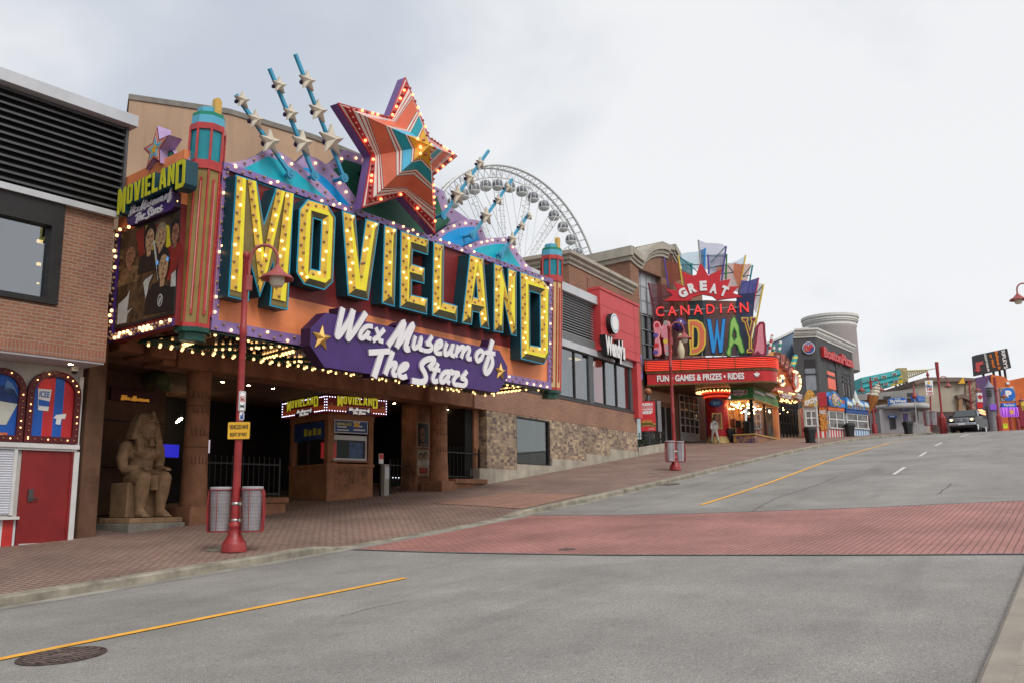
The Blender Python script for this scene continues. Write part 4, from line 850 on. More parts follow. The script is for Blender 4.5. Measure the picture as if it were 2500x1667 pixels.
for ch, (outer, holes) in LPOLY.items():
    op = ccw(outer); L_o = B().prism(op, LY, -.002, 0, 1, holes=holes).build('letter', [CYAN, TEALD], mq)
    loops = [(op, False)]+[(ccw(hh, True), True) for hh in holes]; inner = []; bb = B()
    stroke = .155 if ch not in 'I' else .17
    if ch == 'M':
        bb.prism(inset(op, [.035]*len(op)), LY-.012, LY-.001, 1, 4, back=False)
        for k, (q, capt) in enumerate((([(577, 431), (603, 439), (592, 731), (559, 723)], 0), ([(603, 439), (626, 445), (650, 655), (632, 716)], 0), ([(673, 463), (697, 470), (655, 655), (626, 700)], 0), ([(695, 470), (717, 475), (699, 753), (660, 744)], 0))):
            TL, TR, BR, BL = (Vector(FQ.p(*p, LY)) for p in q)
            if k in (0, 3): BL = BL.lerp(TL, .05); BR = BR.lerp(TR, .05)
            yk = LY-.03-.006*k; dd = ((0, .52, 0), (.52, .84, 3))
            for f0, f1, c_ in dd: bb.add([(v.x, yk, v.y) for v in (TL.lerp(TR, f0), TL.lerp(TR, f1), BL.lerp(BR, f1), BL.lerp(BR, f0))], [(0, 1, 2, 3)], c_)
            L = (TL-BL).length; m = int(L/.36)
            for f_, o2 in ((.14, .25), (.38, .75)):
                for j in range(m):
                    t = (j+o2)/m; q2 = TL.lerp(TR, f_).lerp(BL.lerp(BR, f_), t); let_b.append((q2.x, yk-.02, q2.y))
        bb.build('bevelled_face', [AMB, OLIV, OLID, YELL, CYAN], L_o); bl_ += let_b; continue
    if ch == 'O': stroke = .115
    for lp, hole in loops:
        rim = inset(lp, [.035]*len(lp)); ws = []; cols = []
        for p, q in zip(lp, lp[1:]+lp[:1]):
            d = (Vector(q)-Vector(p)).normalized(); nx, nz_ = d.y, -d.x                     # outward
            if nx < -.35 or nz_ > .75: k = 0
            elif nz_ < -.75: k = 2
            else: k = 1
            cols.append(k); ws.append((stroke*1.25, stroke, stroke*1.1)[k])
        inn_ = inset(rim, ws); inner.append(inn_); n = len(rim)
        for i in range(n):
            j = (i+1) % n; a, c, e_, f_ = rim[i], rim[j], inn_[j], inn_[i]
            bb.add([(a[0], LY-.012, a[1]), (c[0], LY-.012, c[1]), (e_[0], LY-.07, e_[1]), (f_[0], LY-.07, f_[1])], [(0, 1, 2, 3)], cols[i])
            if cols[i] == 0:
                L = (Vector(c)-Vector(a)).length; m = max(1, int(L/.33))
                for r_, fr_ in ((.28, .25), (.72, .75)):
                    for k in range(m):
                        t = (k+fr_)/m; p0 = Vector(a).lerp(Vector(c), t); p1 = Vector(f_).lerp(Vector(e_), t); q = p0.lerp(p1, r_); bl_.append((q.x, LY-.012-.058*r_-.02, q.y))
        bb.add([(v[0], LY-.012, v[1]) for v in rim]+[(v[0], LY, v[1]) for v in rim], [(i, (i+1) % n, (i+1) % n+n, i+n) for i in range(n)], 4)
    bb.prism(inner[0], LY-.07, LY-.03, 3, holes=inner[1:], back=False)
    bb.build('bevelled_face', [AMB, OLIV, OLID, YELL, CYAN], L_o)
# ---- crest panels behind the top edge
def crest(px, inpx, y, m, dy=.12, sp=.33):
    o_ = FQ.P(px, y); i_ = FQ.P(inpx, y-dy); p = B().prism(o_, y, y+.16, 0, 1).build('crest_panel', [LILA, PURS], mq)
    B().prism(i_, y-.03, y-.002).build('field', m, p); return o_
c3 = lambda pts: [(480+x*.3189, 100+y*.3189) for x, y in pts]
c9 = lambda pts: [(900+x*.3189, 500+y*.3189) for x, y in pts]
cr_ = []
o_ = crest(c3([(190, 935), (300, 930), (400, 905), (480, 870), (548, 820), (650, 855), (780, 950), (900, 1045), (1010, 1150), (1090, 1245), (1140, 1300), (190, 1010)]), c3([(365, 980), (450, 940), (520, 905), (568, 880), (660, 915), (790, 1005), (890, 1090), (1005, 1195), (1010, 1245), (800, 1200), (500, 1090)]), .02, TURQ); cr_ += along(FQ.P(c3([(215, 960), (310, 955), (420, 920), (500, 885), (550, 860), (650, 890), (780, 975), (900, 1070), (1010, 1175), (1070, 1235)]), -.02), .3, -.01)
o_ = crest(c3([(740, 955), (790, 910), (835, 865), (930, 905), (1040, 985), (1130, 1080), (1210, 1190), (1265, 1290), (1200, 1330), (1000, 1260), (800, 1100)]), c3([(800, 1030), (845, 965), (905, 975), (1000, 1045), (1080, 1120), (1150, 1205), (1195, 1262), (1190, 1290), (1000, 1250)]), .2, SKYB); cr_ += along(FQ.P(c3([(845, 905), (930, 945), (1035, 1025), (1110, 1100), (1180, 1205), (1225, 1275)]), .16), .3, .17)
o_ = crest(c3([(960, 975), (1050, 920), (1130, 835), (1320, 895), (1400, 900), (1600, 900), (1800, 1105), (1890, 1150), (1925, 1260), (2080, 1365), (2090, 1480), (1700, 1460), (1200, 1300)]), c3([(1045, 990), (1110, 960), (1155, 905), (1320, 960), (1500, 980), (1780, 1150), (1860, 1190), (1890, 1290), (1960, 1370), (1900, 1440), (1800, 1480), (1200, 1290), (1130, 1110)]), .38, GRN); cr_ += along(FQ.P(c3([(1010, 975), (1080, 940), (1140, 870), (1240, 905), (1310, 925)]), .35), .3, .35)+along(FQ.P(c3([(1850, 1150), (1885, 1180), (1905, 1265), (1990, 1340)]), .35), .3, .35)
o_ = crest(c9([(490, 250), (540, 205), (610, 160), (700, 125), (790, 113), (850, 125), (875, 190), (900, 260), (960, 320), (950, 420), (700, 350)]), c9([(560, 265), (620, 215), (700, 180), (770, 168), (830, 167), (850, 215), (870, 275), (900, 380), (750, 330)]), .2, SKYB); cr_ += along(FQ.P(c9([(530, 235), (600, 185), (690, 150), (780, 138), (840, 145), (865, 205), (885, 255)]), .16), .3, .17)
o_ = crest(c9([(700, 345), (740, 318), (830, 280), (950, 255), (1075, 250), (1105, 300), (1140, 360), (1185, 425), (1250, 495), (1240, 540), (900, 430)]), c9([(805, 350), (880, 318), (980, 300), (1070, 298), (1100, 350), (1150, 425), (1190, 490), (1000, 430)]), .02, TURQ); cr_ += along(FQ.P(c9([(740, 330), (830, 297), (950, 272), (1070, 270), (1120, 345), (1160, 410), (1215, 475)]), -.02), .3, -.01)
bl_ += cr_
# ---- underside with bulbs
SOF = mat('mirror_soffit', (.045, .030, .018), .12, m=.7, var=.3, vs=2); SOFG = mat('green_soffit_edge', (.01, .07, .05), .35, var=.1)
B().box(.05, XW-.05, .02, DEP, -.03, .02).build('soffit', SOF, mq); B().box(.0, XW, DEP-.55, DEP, -.08, -.031).box(0, XW, .0, .12, -.05, -.031).build('soffit_border', SOFG, mq)
n = 11; sf_ = []
for i in range(n):
    x0 = XW*(i+.12)/n; x1 = XW*(i+.62)/n; x0, x1 = (x0, x1) if i % 2 == 0 else (x1, x0); v = Vector((x1-x0, DEP-.8, 0)); a = math.atan2(v.y, v.x); w_ = .07
    nx, ny = -sin(a)*w_, cos(a)*w_
    B().plan([(x0+nx, .2+ny), (x1+nx, DEP-.6+ny), (x1-nx, DEP-.6-ny), (x0-nx, .2-ny)], -.07, -.031).build('soffit_rib', SOFG, mq)
    for k in range(10):
        t = (k+.5)/10
        for o_ in (-.05, .05): sf_.append((x0+(x1-x0)*t+nx*o_/.07, .2+(DEP-.8)*t+ny*o_/.07, -.09))
for x in range(int(XW/.3)): sf_ += [(.3+x*.3, .2, -.05), (.2+x*.3, DEP-.12, -.11), (.34+x*.3, DEP-.4, -.11)]
random.seed(5); soff = bulbs_mesh(sf_, .034, .62)
soff.build('soffit_bulbs', [BULB, BULBOFF], mq)['kind'] = 'stuff'
random.seed(3)
bulbs(mq, bl_, .034, .33)
# ---- corner towers
def tower(label, c, r, z0, z1, hz0, hz1, faces, gold, cap_r, sc=1.):
    o = thing('corner_tower', label, 'tower', FQ, 'art deco towers at the ends of the marquee'); n = 8
    oct_ = lambda q: [(c[0]+q*cos(2*pi*(i+.5)/n), c[1]+q*sin(2*pi*(i+.5)/n)) for i in range(n)]
    B().plan(oct_(r), z0, z1).build('shaft', gold, o)
    B().plan(oct_(r*1.08), z0-.1, z0).plan(oct_(r*.8), z0-.28, z0-.1).build('foot', [SOFG], o)
    B().plan(oct_(r*.98), hz0, hz1).build('glazing', mat('teal_glazing', (.01, .26, .32), .25, var=.15), o)
    b = B(); q = oct_(r*1.06)
    for i in range(n): b.tube([(q[i][0], q[i][1], hz0), (q[i][0], q[i][1], hz1)], .055*sc, 4, sm=False)
    b.build('frame_post', REDN, o); B().plan(oct_(r*1.12), hz0-.34*sc, hz0).build('collar', REDN, o); B().plan(oct_(r*1.1), hz1-.08, hz1+.1*sc).build('collar', REDN, o)
    B().plan(oct_(r*1.02), hz1+.1*sc, hz1+.42*sc).build('crown', mat('crown_blue', (.10, .42, .58), .4, var=.08), o); B().plan(oct_(r*1.0), hz1+.42*sc, hz1+.56*sc).build('crown_band', mat('crown_green', (.01, .24, .15), .4, var=.05), o); B().plan(oct_(r*.74), hz1+.56*sc, hz1+.8*sc).build('crown_step', mat('crown_blue', (0, 0, 0)), o)
    f = [(c[0]-.09*sc, hz1+.56*sc), (c[0]+.2*sc, hz1+.56*sc), (c[0]+.2*sc, hz1+1.1*sc), (c[0]+.1*sc, hz1+1.22*sc), (c[0]-.05*sc, hz1+1.2*sc), (c[0]-.09*sc, hz1+1.12*sc)]
    B().prism(f, c[1]-.45*sc, c[1]-.25*sc).build('fin', mat('fin_gold', (.68, .42, .10), .45, var=.08), o)
    for i in faces:
        a = 2*pi*(i+1)/n+0; nx, ny = cos(a), sin(a); ap = r*cos(pi/n); mx_, my_ = c[0]+nx*(ap+.02), c[1]+ny*(ap+.02)
        t0, t1 = z0+.45*sc, hz0-.34*sc-.35*sc
        b = B(); b.tube([(mx_, my_, t0), (mx_, my_, t1)], .05*sc, 4, sm=False); b.build('neon_channel', REDN, o)
        b = B(); b.tube([(mx_+nx*.05, my_+ny*.05, t0+.1), (mx_+nx*.05, my_+ny*.05, t1-.1)], .014*sc, 6); b.build('neon_tube', mat('neon_glass', (.75, .35, .33), .15, var=.1), o)
        if i > min(faces) or True:
            e_ = 2*pi*(i+.5)/n; ex_, ey_ = c[0]+r*1.02*cos(e_), c[1]+r*1.02*sin(e_); B().tube([(ex_, ey_, z0), (ex_, ey_, hz0-.3*sc)], .04*sc, 6).build('corner_trim', REDN, o)
    B().plan(oct_(r*1.05), z0, z0+.09).build('base_band', REDN, o); return o
cP = (-.27, .2); rP = .36
ht0 = FQ.p(500, 395, -.2)[1]; ht1 = FQ.p(500, 308, -.2)[1]
tower('left corner tower of the marquee with olive faces and red neon channels', cP, rP, .0, ht0-.1, ht0+.1, ht1+.1, (4, 5, 6), OLVP, .5, .6)
hr0 = FQ.p(1360, 673, -.1)[1]; hr1 = FQ.p(1360, 628, -.1)[1]
tower('right corner tower of the marquee with cream faces and red neon channels', (XW+.33, .2), .36, .0, hr0-.2, hr0, hr1, (4, 5, 6), CRM, .5, .62)
# ---- the striped star
SS = -.55
ring_ = [(988.6, 190.2), (1047, 337.6), (1114.6, 382.2), (1055.6, 430), (1061, 571.3), (980.7, 477.9), (883.4, 508.2), (905.7, 382.2), (823.8, 253), (950.4, 288.2)]
sp_ = [Vector((a, SS, c)) for a, c in FQ.P(ring_, SS)]; ap_ = FQ.p(1049.2, 356, SS-1.15); AP = Vector((ap_[0], SS-1.15, ap_[1]))
so = thing('star_sign', 'giant striped star with a gold centre and red bulbs above the marquee', 'star sign', FQ)
SWH = mat('star_white', (.70, .63, .56), .4, var=.06); SORG = mat('star_orange', (.66, .135, .065), .4, var=.08); SRED = mat('star_red', (.46, .022, .025), .35, var=.12); STEA = mat('star_teal', (.012, .30, .36), .4, var=.08); SSKY = mat('star_sky', (.08, .45, .68), .4, var=.06); SGLD = mat('star_gold', (.72, .40, .035), .4, var=.1); SLIN = mat('star_line', (.03, .02, .02), .5, var=0)
bands = [(0, 0, SWH), (.05, .02, SRED), (.165, .075, SWH), (.215, .098, SRED), (.235, .11, SWH), (.275, .135, SRED), (.295, .15, SWH), (.31, .16, SLIN), (.318, .168, SORG), (.50, .42, SLIN), (.508, .43, SWH), (.535, .47, SRED), (.55, .495, SWH), (.575, .53, SLIN), (.583, .54, STEA), (.715, .69, SLIN), (.723, .70, SWH), (.745, .73, SRED), (.76, .745, SGLD), (1, 1, None)]
mats_ = [SWH, SRED, SORG, STEA, SGLD, SLIN, SSKY]; fb = B(); sbul = []
for i in range(10):
    T, V_ = (sp_[i], sp_[(i+1) % 10]) if i % 2 == 0 else (sp_[(i+1) % 10], sp_[i])
    for (r0, v0, m), (r1, v1, _) in zip(bands, bands[1:]):
        mi = mats_.index(m)
        if m is STEA and i in (0, 1, 8, 6): mi = 6
        fb.add([T.lerp(AP, r0), T.lerp(AP, r1), V_.lerp(AP, v1), V_.lerp(AP, v0)], [(0, 1, 2, 3)], mi)
    nrm = (AP-T).cross(V_-T); nrm.normalize(); nrm = nrm if nrm.y < 0 else -nrm
    for k in range(8): t = (k+.6)/8.4; sbul.append(tuple(T.lerp(AP, .108).lerp(V_.lerp(AP, .048), t)+nrm*.03))
    if i % 2 == 0: sbul.append(tuple(T.lerp(AP, .86)+nrm*.03))
    sbul.append(tuple(V_.lerp(AP, .84)+nrm*.03))
fb.build('striped_face', mats_, so)
eb = B(); eb.add([tuple(v) for v in sp_]+[(v.x, v.y+.28, v.z) for v in sp_], [(i, i+10, (i+1) % 10+10, (i+1) % 10) for i in range(10)]+[tuple(range(19, 9, -1))]); eb.build('edge_band', mat('star_edge_plum', (.17, .085, .27), .4, var=.1), so)
tb = B()
for i in range(10): tb.tube([sp_[i]+Vector((0, -.01, 0)), sp_[(i+1) % 10]+Vector((0, -.01, 0))], .022, 5)
tb.build('edge_trim', SRED, so)
for v in (3, 5, 7): q = sp_[v].lerp(Vector((AP.x, SS, AP.z)), .3); B().tube([(q.x, SS+.4, q.z), (q.x+.2, .35, q.z-.3)], .06, 6).build('bracket', IRON, so)
random.seed(11)
bulbs(so, [p for p in sbul], .042, .3, litfn=lambda i, p: random.random() < .3, mats=(BULBR, mat('unlit_red_bulb', (.40, .08, .06), .15, var=.2, spec=.8)))
# ---- rods with small stars
ROD = mat('rod_blue', (.05, .33, .52), .4, var=.1); SMS = mat('cream_star', (.60, .53, .42), .45, var=.08)
lab = ('leftmost star rod on the marquee, the shortest of its three', 'middle star rod of the three left of the giant star', 'tallest star rod, just left of the giant star', 'star rod just right of the giant star', 'star rod leaning over the blue crest panel at right', 'smallest star rod, above the turquoise crest panel at right')
k4 = lambda pts: [(1040+x*.20408, 360+y*.20408) for x, y in pts]
rods = [(c3([(308, 410), (725, 1020)]), c3([(360, 455), (460, 605), (570, 775)]), (.30, .36, .47)), (c3([(565, 210), (910, 1035)]), c3([(642, 340), (730, 555), (820, 783)]), (.31, .35, .50)), (c3([(762, 100), (1135, 1050)]), c3([(857, 307), (940, 538), (1040, 762)]), (.40, .45, .62)),
        (k4([(760, 40), (215, 815)]), k4([(660, 190), (535, 365), (392, 575)]), (.29, .36, .48)), (k4([(1040, 385), (565, 1050)]), k4([(990, 480), (878, 632), (733, 825)]), (.235, .27, .43)), (k4([(1235, 800), (905, 1280)]), k4([(1247, 825), (1158, 942), (1045, 1100)]), (.20, .25, .35))]
for (a, c), stars, rs, lb in [(r_[0], r_[1], r_[2], l_) for r_, l_ in zip(rods, lab)]:
    o = thing('star_rod', lb, 'star ornament', FQ, 'rods carrying small cream stars above the marquee'); y = -.22
    p, q = FQ.p(*a, y), FQ.p(*c, y); d = (Vector(q)-Vector(p)).normalized(); m_ = Vector((-d.y, d.x))*.042
    b = B().prism([(p[0]+m_.x, p[1]+m_.y), (p[0]-m_.x, p[1]-m_.y), (q[0]-m_.x, q[1]-m_.y), (q[0]+m_.x, q[1]+m_.y)], y, y+.07); b.tube([(q[0], y-.02, q[1]), (q[0], .4, q[1])], .05, 8); b.lathe([(.13, -.03), (.13, .03)], (0, 0, 0), 12) if False else None
    b.prism([(q[0]+.12*cos(2*pi*i/14), q[1]+.12*sin(2*pi*i/14)) for i in range(14)], y-.01, y+.06, holes=[[(q[0]+.06*cos(2*pi*i/10), q[1]+.06*sin(2*pi*i/10)) for i in range(10)]]); b.build('rod', ROD, o)
    for s_, r_ in zip(stars, rs):
        z = FQ.p(*s_, y-.1); bb = B(); solid_star(bb, z, r_*.68, y-.1, r_*.24, .07, ri=.45, rot=97); t = bb.build('star', SMS, o)
        B().ball((z[0]-.1, y+.03, z[1]-.04), r_*.17, 8).build('junction_box', PURS, t)
# ---- purple name board
WY = -.78
wp = FQ.P([(795.6, 764), (758.3, 801.4), (757.3, 842.8), (792.4, 895.4), (1215.7, 957.6), (1238, 922.5), (1238.7, 893.8), (1218.9, 855.6)], WY)
wo = thing('name_board', 'purple board with white script lettering and two gold stars in front of the marquee', 'sign', FQ)
B().prism(wp, WY, WY+.34, 0, 1).build('board', [PURD, PURS], wo)
KA = lambda pts: [(730+x*.14028, 740+y*.14028) for x, y in pts]
KB = lambda pts: [(980+x*.14028, 760+y*.14028) for x, y in pts]
SCR = [  # (points, width in crop px, closed loop)
 (KA([(768, 95), (715, 330), (668, 560), (700, 565), (790, 440), (880, 300), (948, 130)]), 84), (KA([(948, 130), (900, 360), (855, 600), (890, 590), (1000, 440), (1165, 180)]), 80),
 (KA([(1275, 410), (1180, 408), (1090, 490), (1058, 590), (1105, 612), (1170, 560), (1210, 500), (1180, 590), (1245, 625)]), 62), (KA([(1345, 440), (1385, 550), (1400, 640), (1460, 665)]), 62), (KA([(1485, 465), (1390, 570), (1290, 655)]), 62),
 (KA([(1555, 735), (1700, 530), (1830, 335), (1770, 560), (1700, 765)]), 78), (KB([(-80, 620), (60, 430), (210, 232), (130, 440), (75, 610), (95, 660), (140, 650)]), 76),
 (KB([(245, 440), (215, 560), (205, 625), (240, 640), (300, 590), (350, 460), (325, 600), (320, 650), (375, 668)]), 56), (KB([(535, 440), (480, 530), (440, 565), (510, 580), (525, 640), (480, 685), (390, 680)]), 54),
 (KB([(590, 655), (680, 610), (705, 545), (670, 520), (610, 580), (585, 670), (620, 725), (700, 728)]), 56), (KB([(795, 555), (760, 670), (760, 745), (810, 735), (860, 680), (900, 575), (870, 700), (870, 755), (920, 772)]), 56),
 (KB([(985, 595), (960, 690), (945, 785)]), 56), (KB([(965, 715), (1030, 635), (1075, 615), (1085, 660), (1045, 805)]), 54), (KB([(1060, 720), (1130, 640), (1175, 630), (1185, 680), (1150, 790), (1165, 825), (1215, 820)]), 54),
 (KB([(1385, 678), (1325, 720), (1300, 800), (1325, 860), (1390, 820), (1420, 730), (1385, 678)]), 56), (KB([(1400, 700), (1470, 725)]), 40), (KB([(1590, 515), (1550, 660), (1500, 850), (1455, 1000), (1470, 1070), (1530, 1030), (1585, 900), (1565, 770)]), 66), (KB([(1470, 712), (1625, 735)]), 52),
 (KA([(1225, 855), (1400, 845), (1580, 832)]), 78), (KA([(1440, 860), (1370, 1080), (1310, 1275)]), 96), (KA([(1632, 845), (1570, 1030), (1500, 1230)]), 76), (KA([(1555, 1110), (1640, 1040), (1690, 1055), (1640, 1180), (1650, 1240), (1700, 1245)]), 66), (KA([(1720, 1195), (1850, 1130), (1890, 1065), (1830, 1060), (1750, 1150), (1745, 1240), (1800, 1285), (1870, 1265)]), 66),
 (KB([(480, 985), (550, 890), (560, 825), (470, 825), (380, 880), (350, 960), (400, 1060), (425, 1150), (390, 1215), (300, 1220), (190, 1200)]), 76), (KB([(640, 905), (590, 1040), (550, 1170), (575, 1215), (630, 1205)]), 62), (KB([(530, 1000), (670, 1022)]), 52), (KB([(850, 1048), (770, 1050), (700, 1120), (680, 1200), (720, 1225), (780, 1170), (825, 1105), (795, 1200), (835, 1240)]), 60),
 (KB([(895, 1015), (875, 1100)]), 56), (KB([(880, 1060), (1000, 1072), (940, 1140), (905, 1215), (930, 1265), (990, 1270)]), 56), (KB([(1138, 1042), (1080, 1120), (1045, 1160), (1115, 1185), (1125, 1240), (1085, 1285), (1000, 1275)]), 56)]
SPOL = []
TY = WY-.05
for px, w_ in SCR:
    pts = FQ.P(px, TY); a = FQ.p(*px[0], TY); mpx = px[len(px)//2]; c = FQ.p(mpx[0]+1, mpx[1], TY); e_ = FQ.p(*mpx, TY)
    SPOL.append((cat_rom(pts, 6), w_*.14028*.5*((c[0]-e_[0])+(FQ.p(mpx[0], mpx[1]-1, TY)[1]-e_[1]))*1.12))
def script(parent, fn, sc, y0, y1, m, ms, name='script_letter', merge=True):
    b = B()
    for k, (pts, w_) in enumerate(SPOL): b.ribbon([fn(*p) for p in pts], w_*sc, y0-.0045*(k % 3), y1, 0, 1)
    return b.build(name, [m, ms], parent)
SCW = mat('white_script', (.80, .79, .80), .35, var=.03); SCS = mat('script_edge', (.52, .48, .55), .5, var=.05)
script(wo, lambda x, z: (x, z), 1., TY, WY-.001, SCW, SCS, 'script_lettering')
bb = B()
for px in ([(823, 790), (826, 752), (848, 757), (846, 770), (855, 756), (872, 760), (868, 775), (881, 762), (900, 765), (890, 790)], [(965, 795), (980, 786), (996, 787), (1000, 792), (1004, 788), (1017, 791), (1010, 810)], [(1190, 850), (1197, 829), (1208, 831), (1204, 853)]): bb.prism(FQ.P(px, WY+.01), WY+.01, WY+.34, 0, 1)
bb.prism(FQ.P([(905, 921), (910, 905), (925, 905), (922, 922.5)], WY+.012), WY+.012, WY+.34, 0, 1); bb.prism(FQ.P([(997, 936), (1002, 920), (1045, 925), (1045, 938)], WY+.012), WY+.012, WY+.34, 0, 1)
bb.build('backing_tab', [PURD, PURS], wo)
GSTR = mat('gold_star', (.62, .37, .09), .35, m=.3, var=.12)
for px, r_ in (((785.5, 826), .31), ((1222, 906.8), .27)): z = FQ.p(*px, WY-.02); bb = B(); solid_star(bb, z, r_, WY-.02, .1, .018, rot=88); bb.build('gold_star', GSTR, wo)
# ================================================================== left return of the marquee
q_ = ray(268, 836); q_ = q_*(FQ.o.z/q_.z); FD = Fr(q_, 129.2)
XS = FD.p(426, 797)[0]; sm = thing('side_marquee', 'left return of the marquee with small lettering, a star and a picture panel', 'marquee', FD)
zp0 = FD.p(285, 800)[1]; zp1 = FD.p(298, 572)[1]; zs1 = FD.p(290, 470)[1]; xp_ = FD.p(299, 640)[0]
B().box(0, XS, 0, .25, .02, zp1+.15).build('lower_panel', MARN, sm); B().box(0, XS, 0, .25, zp1+.15, zs1+.3).build('upper_panel', ORNG, sm)
B().box(0, .2, -.06, -.001, 0, zp1+.15).build('side_strip', PURD, sm); B().box(.2, XS, -.06, -.001, 0, .16).build('bottom_strip', PURD, sm)
B().box(0, .25, .25, .3, 0, 1).build('casing', MARN, sm)
fr_ = B().box(xp_-.06, XS-.02, -.05, -.001, zp0-.05, zp1+.0); fr_.build('picture_frame', BLKM, sm)
pic = B().box(xp_, XS-.06, -.055, -.0505, zp0, zp1-.05).build('picture', mat('picture_brown', (.075, .042, .018), .3, var=.75, vs=5), sm)
pw = XS-.06-xp_; phh = zp1-.05-zp0; X = lambda f: xp_+pw*f; Z = lambda f: zp0+phh*f
FPx = lambda x, y: FD.p(250+x*.2041, 540+y*.2041, -.056)
PYL = mat('picture_yellow', (.62, .50, .02), .4, var=.1); PRD = mat('picture_red', (.25, .02, .015), .4, var=.2); PBK = mat('picture_black', (.006, .006, .007), .35, var=.1); PWH = mat('picture_white', (.5, .5, .47), .4, var=.15); PBR = mat('picture_gold_brown', (.20, .11, .045), .4, var=.5, vs=5)
for q in ([(500, 300), (520, 60), (610, 20), (640, 250), (600, 350)], [(750, 40), (800, 60), (815, 300), (760, 330), (770, 150)]): B().prism([FPx(*p) for p in q], -.058, -.0552).build('yellow_flash', PYL, pic)
for q in ([(400, 130), (500, 70), (510, 420), (440, 430)], [(640, 40), (720, 20), (700, 330), (645, 330)], [(800, 330), (910, 250), (900, 520), (830, 720), (770, 700)]): B().prism([FPx(*p) for p in q], -.0575, -.0552).build('red_field', PRD, pic)
def pface(cx, cy, w_, h_, y, skin, hair, cloth):
    x, z = FPx(cx, cy); a = FPx(cx+50, cy); c = FPx(cx, cy-50); face(pic, x, z, w_*(a[0]-x)/50, h_*(c[1]-z)/50, y, skin, hair, cloth)
pface(335, 420, 150, 250, -.060, SK1, HBR, PBR); pface(570, 215, 140, 290, -.0625, SK2, HB, PBK); pface(705, 190, 130, 270, -.060, SK2, mat('printed_grey_hair', (.30, .24, .15), .6, var=.3, vs=12), PBK); pface(875, 140, 120, 260, -.0605, SK1, HB, PRD)
B().prism([FPx(*p) for p in [(500, 1130), (530, 900), (600, 760), (690, 720), (740, 760), (870, 800), (860, 1060)]], -.071, -.066).build('black_shirt', PBK, pic); pface(735, 540, 150, 340, -.0715, SK2, HB, None)
for q, y in (([(612, 240), (630, 235), (680, 640), (668, 715)], -.069), ([(495, 740), (520, 700), (610, 640), (560, 760), (525, 950)], -.069), ([(180, 1240), (195, 1000), (300, 900), (330, 830), (300, 1080), (360, 1040), (300, 1130), (290, 1215)], -.066), ([(820, 790), (830, 640), (880, 590), (880, 780)], -.069)): B().prism([FPx(*p) for p in q], y, y+.003).build('pale_shape', PWH, pic)
x, z = FPx(697, 950); B().prism([(x+.10*cos(2*pi*i/18), z+.14*sin(2*pi*i/18)) for i in range(18)], -.075, -.0715, holes=[[(x+.075*cos(2*pi*i/18), z+.11*sin(2*pi*i/18)) for i in range(18)]]).prism([(x-.05, z-.1), (x+.02, z-.05), (x+.04, z+.08), (x-.02, z+.03)], -.075, -.0715).build('shirt_mark', PWH, pic)
for px in ((668, 505), (790, 460)): x, z = FPx(*px); B().prism(star((x, z), .075, .4), -.078, -.0745).build('blue_spark', emit('spark_blue', (.1, .4, 1), .3, (.1, .4, .8)), pic)
# letters: the big shapes again, small
lx0, lx1 = min(p[0] for p in LPOLY['M'][0]), max(p[0] for p in LPOLY['D'][0]); lz0, lz1 = min(p[1] for p in LPOLY['M'][0]), max(p[1] for p in LPOLY['M'][0])
def small_letters(parent, fr, pMb, pMt, pDt, y, depth, mats3, rim=.05):
    a = fr.p(*pMb, y); c = fr.p(*pMt, y); e_ = fr.p(*pDt, y); sx = (e_[0]-c[0])/(lx1-lx0); sz = (c[1]-a[1])/(lz1-lz0); fn = lambda x, z: (c[0]+(x-lx0)*sx, a[1]+(z-lz0)*sz)
    for ch, (outer, holes) in LPOLY.items():
        o_ = ccw([fn(*p) for p in outer]); hs = [[fn(*p) for p in hh] for hh in holes]; L_o = B().prism(o_, y, y+depth, 0, 0, holes=hs).build('letter', mats3[0], parent)
        w_ = rim*min(1, sx*1.2+.1); i_ = inset(o_, [w_]*len(o_)); b = B().prism(i_, y-.012, y-.001, holes=[inset(ccw(hh, True), [w_]*len(hh)) for hh in hs])
        b.build('letter_face', mats3[1], L_o)
    return fn, sx, sz
YSM = mat('small_letter_yellow', (.62, .60, .03), .4, var=.08)
small_letters(sm, FD, (284, 529), (289.5, 463), (455, 386), -.30, .29, (TEALD, YSM), .035)
wq = [FD.p(*p, -.16) for p in [(309.7, 520.5), (310.5, 546), (318, 552), (418, 513), (425, 504), (425, 470.8), (419, 465)]]; B().prism(wq, -.16, -.002, 0, 1).build('name_board', [PURD, PURS], sm)
def script_map(fr, y, tl, br):        # pixels of the script's box corners in the new place
    xs_ = [p[0] for pts, _ in SPOL for p in pts]; zs__ = [p[1] for pts, _ in SPOL for p in pts]; a, c = fr.p(*tl, y), fr.p(*br, y); x0, x1, z0, z1 = min(xs_), max(xs_), min(zs__), max(zs__)
    sx = (c[0]-a[0])/(x1-x0); sz = (a[1]-c[1])/(z1-z0); return (lambda x, z: (a[0]+(x-x0)*sx, c[1]+(z-z0)*sz)), (sx+sz)/2
f_, s_ = script_map(FD, -.19, (312, 499), (419, 495)); 
a1 = FD.p(313, 530, -.19); a2 = FD.p(419.5, 461, -.19); a3 = FD.p(333, 545, -.19)
xs_ = [p[0] for pts, _ in SPOL for p in pts]; zs__ = [p[1] for pts, _ in SPOL for p in pts]
fx0, fx1, fz0, fz1 = min(xs_), max(xs_), min(zs__), max(zs__); ztopS = max(a1[1], a2[1])
f_ = lambda x, z: (a1[0]+(x-fx0)*(a2[0]-a1[0])/(fx1-fx0), a3[1]+(z-fz0)*(a2[1]+.02-a3[1])/(fz1-fz0)); script(sm, f_, .24, -.19, -.161, SCW, SCS, 'script_lettering')
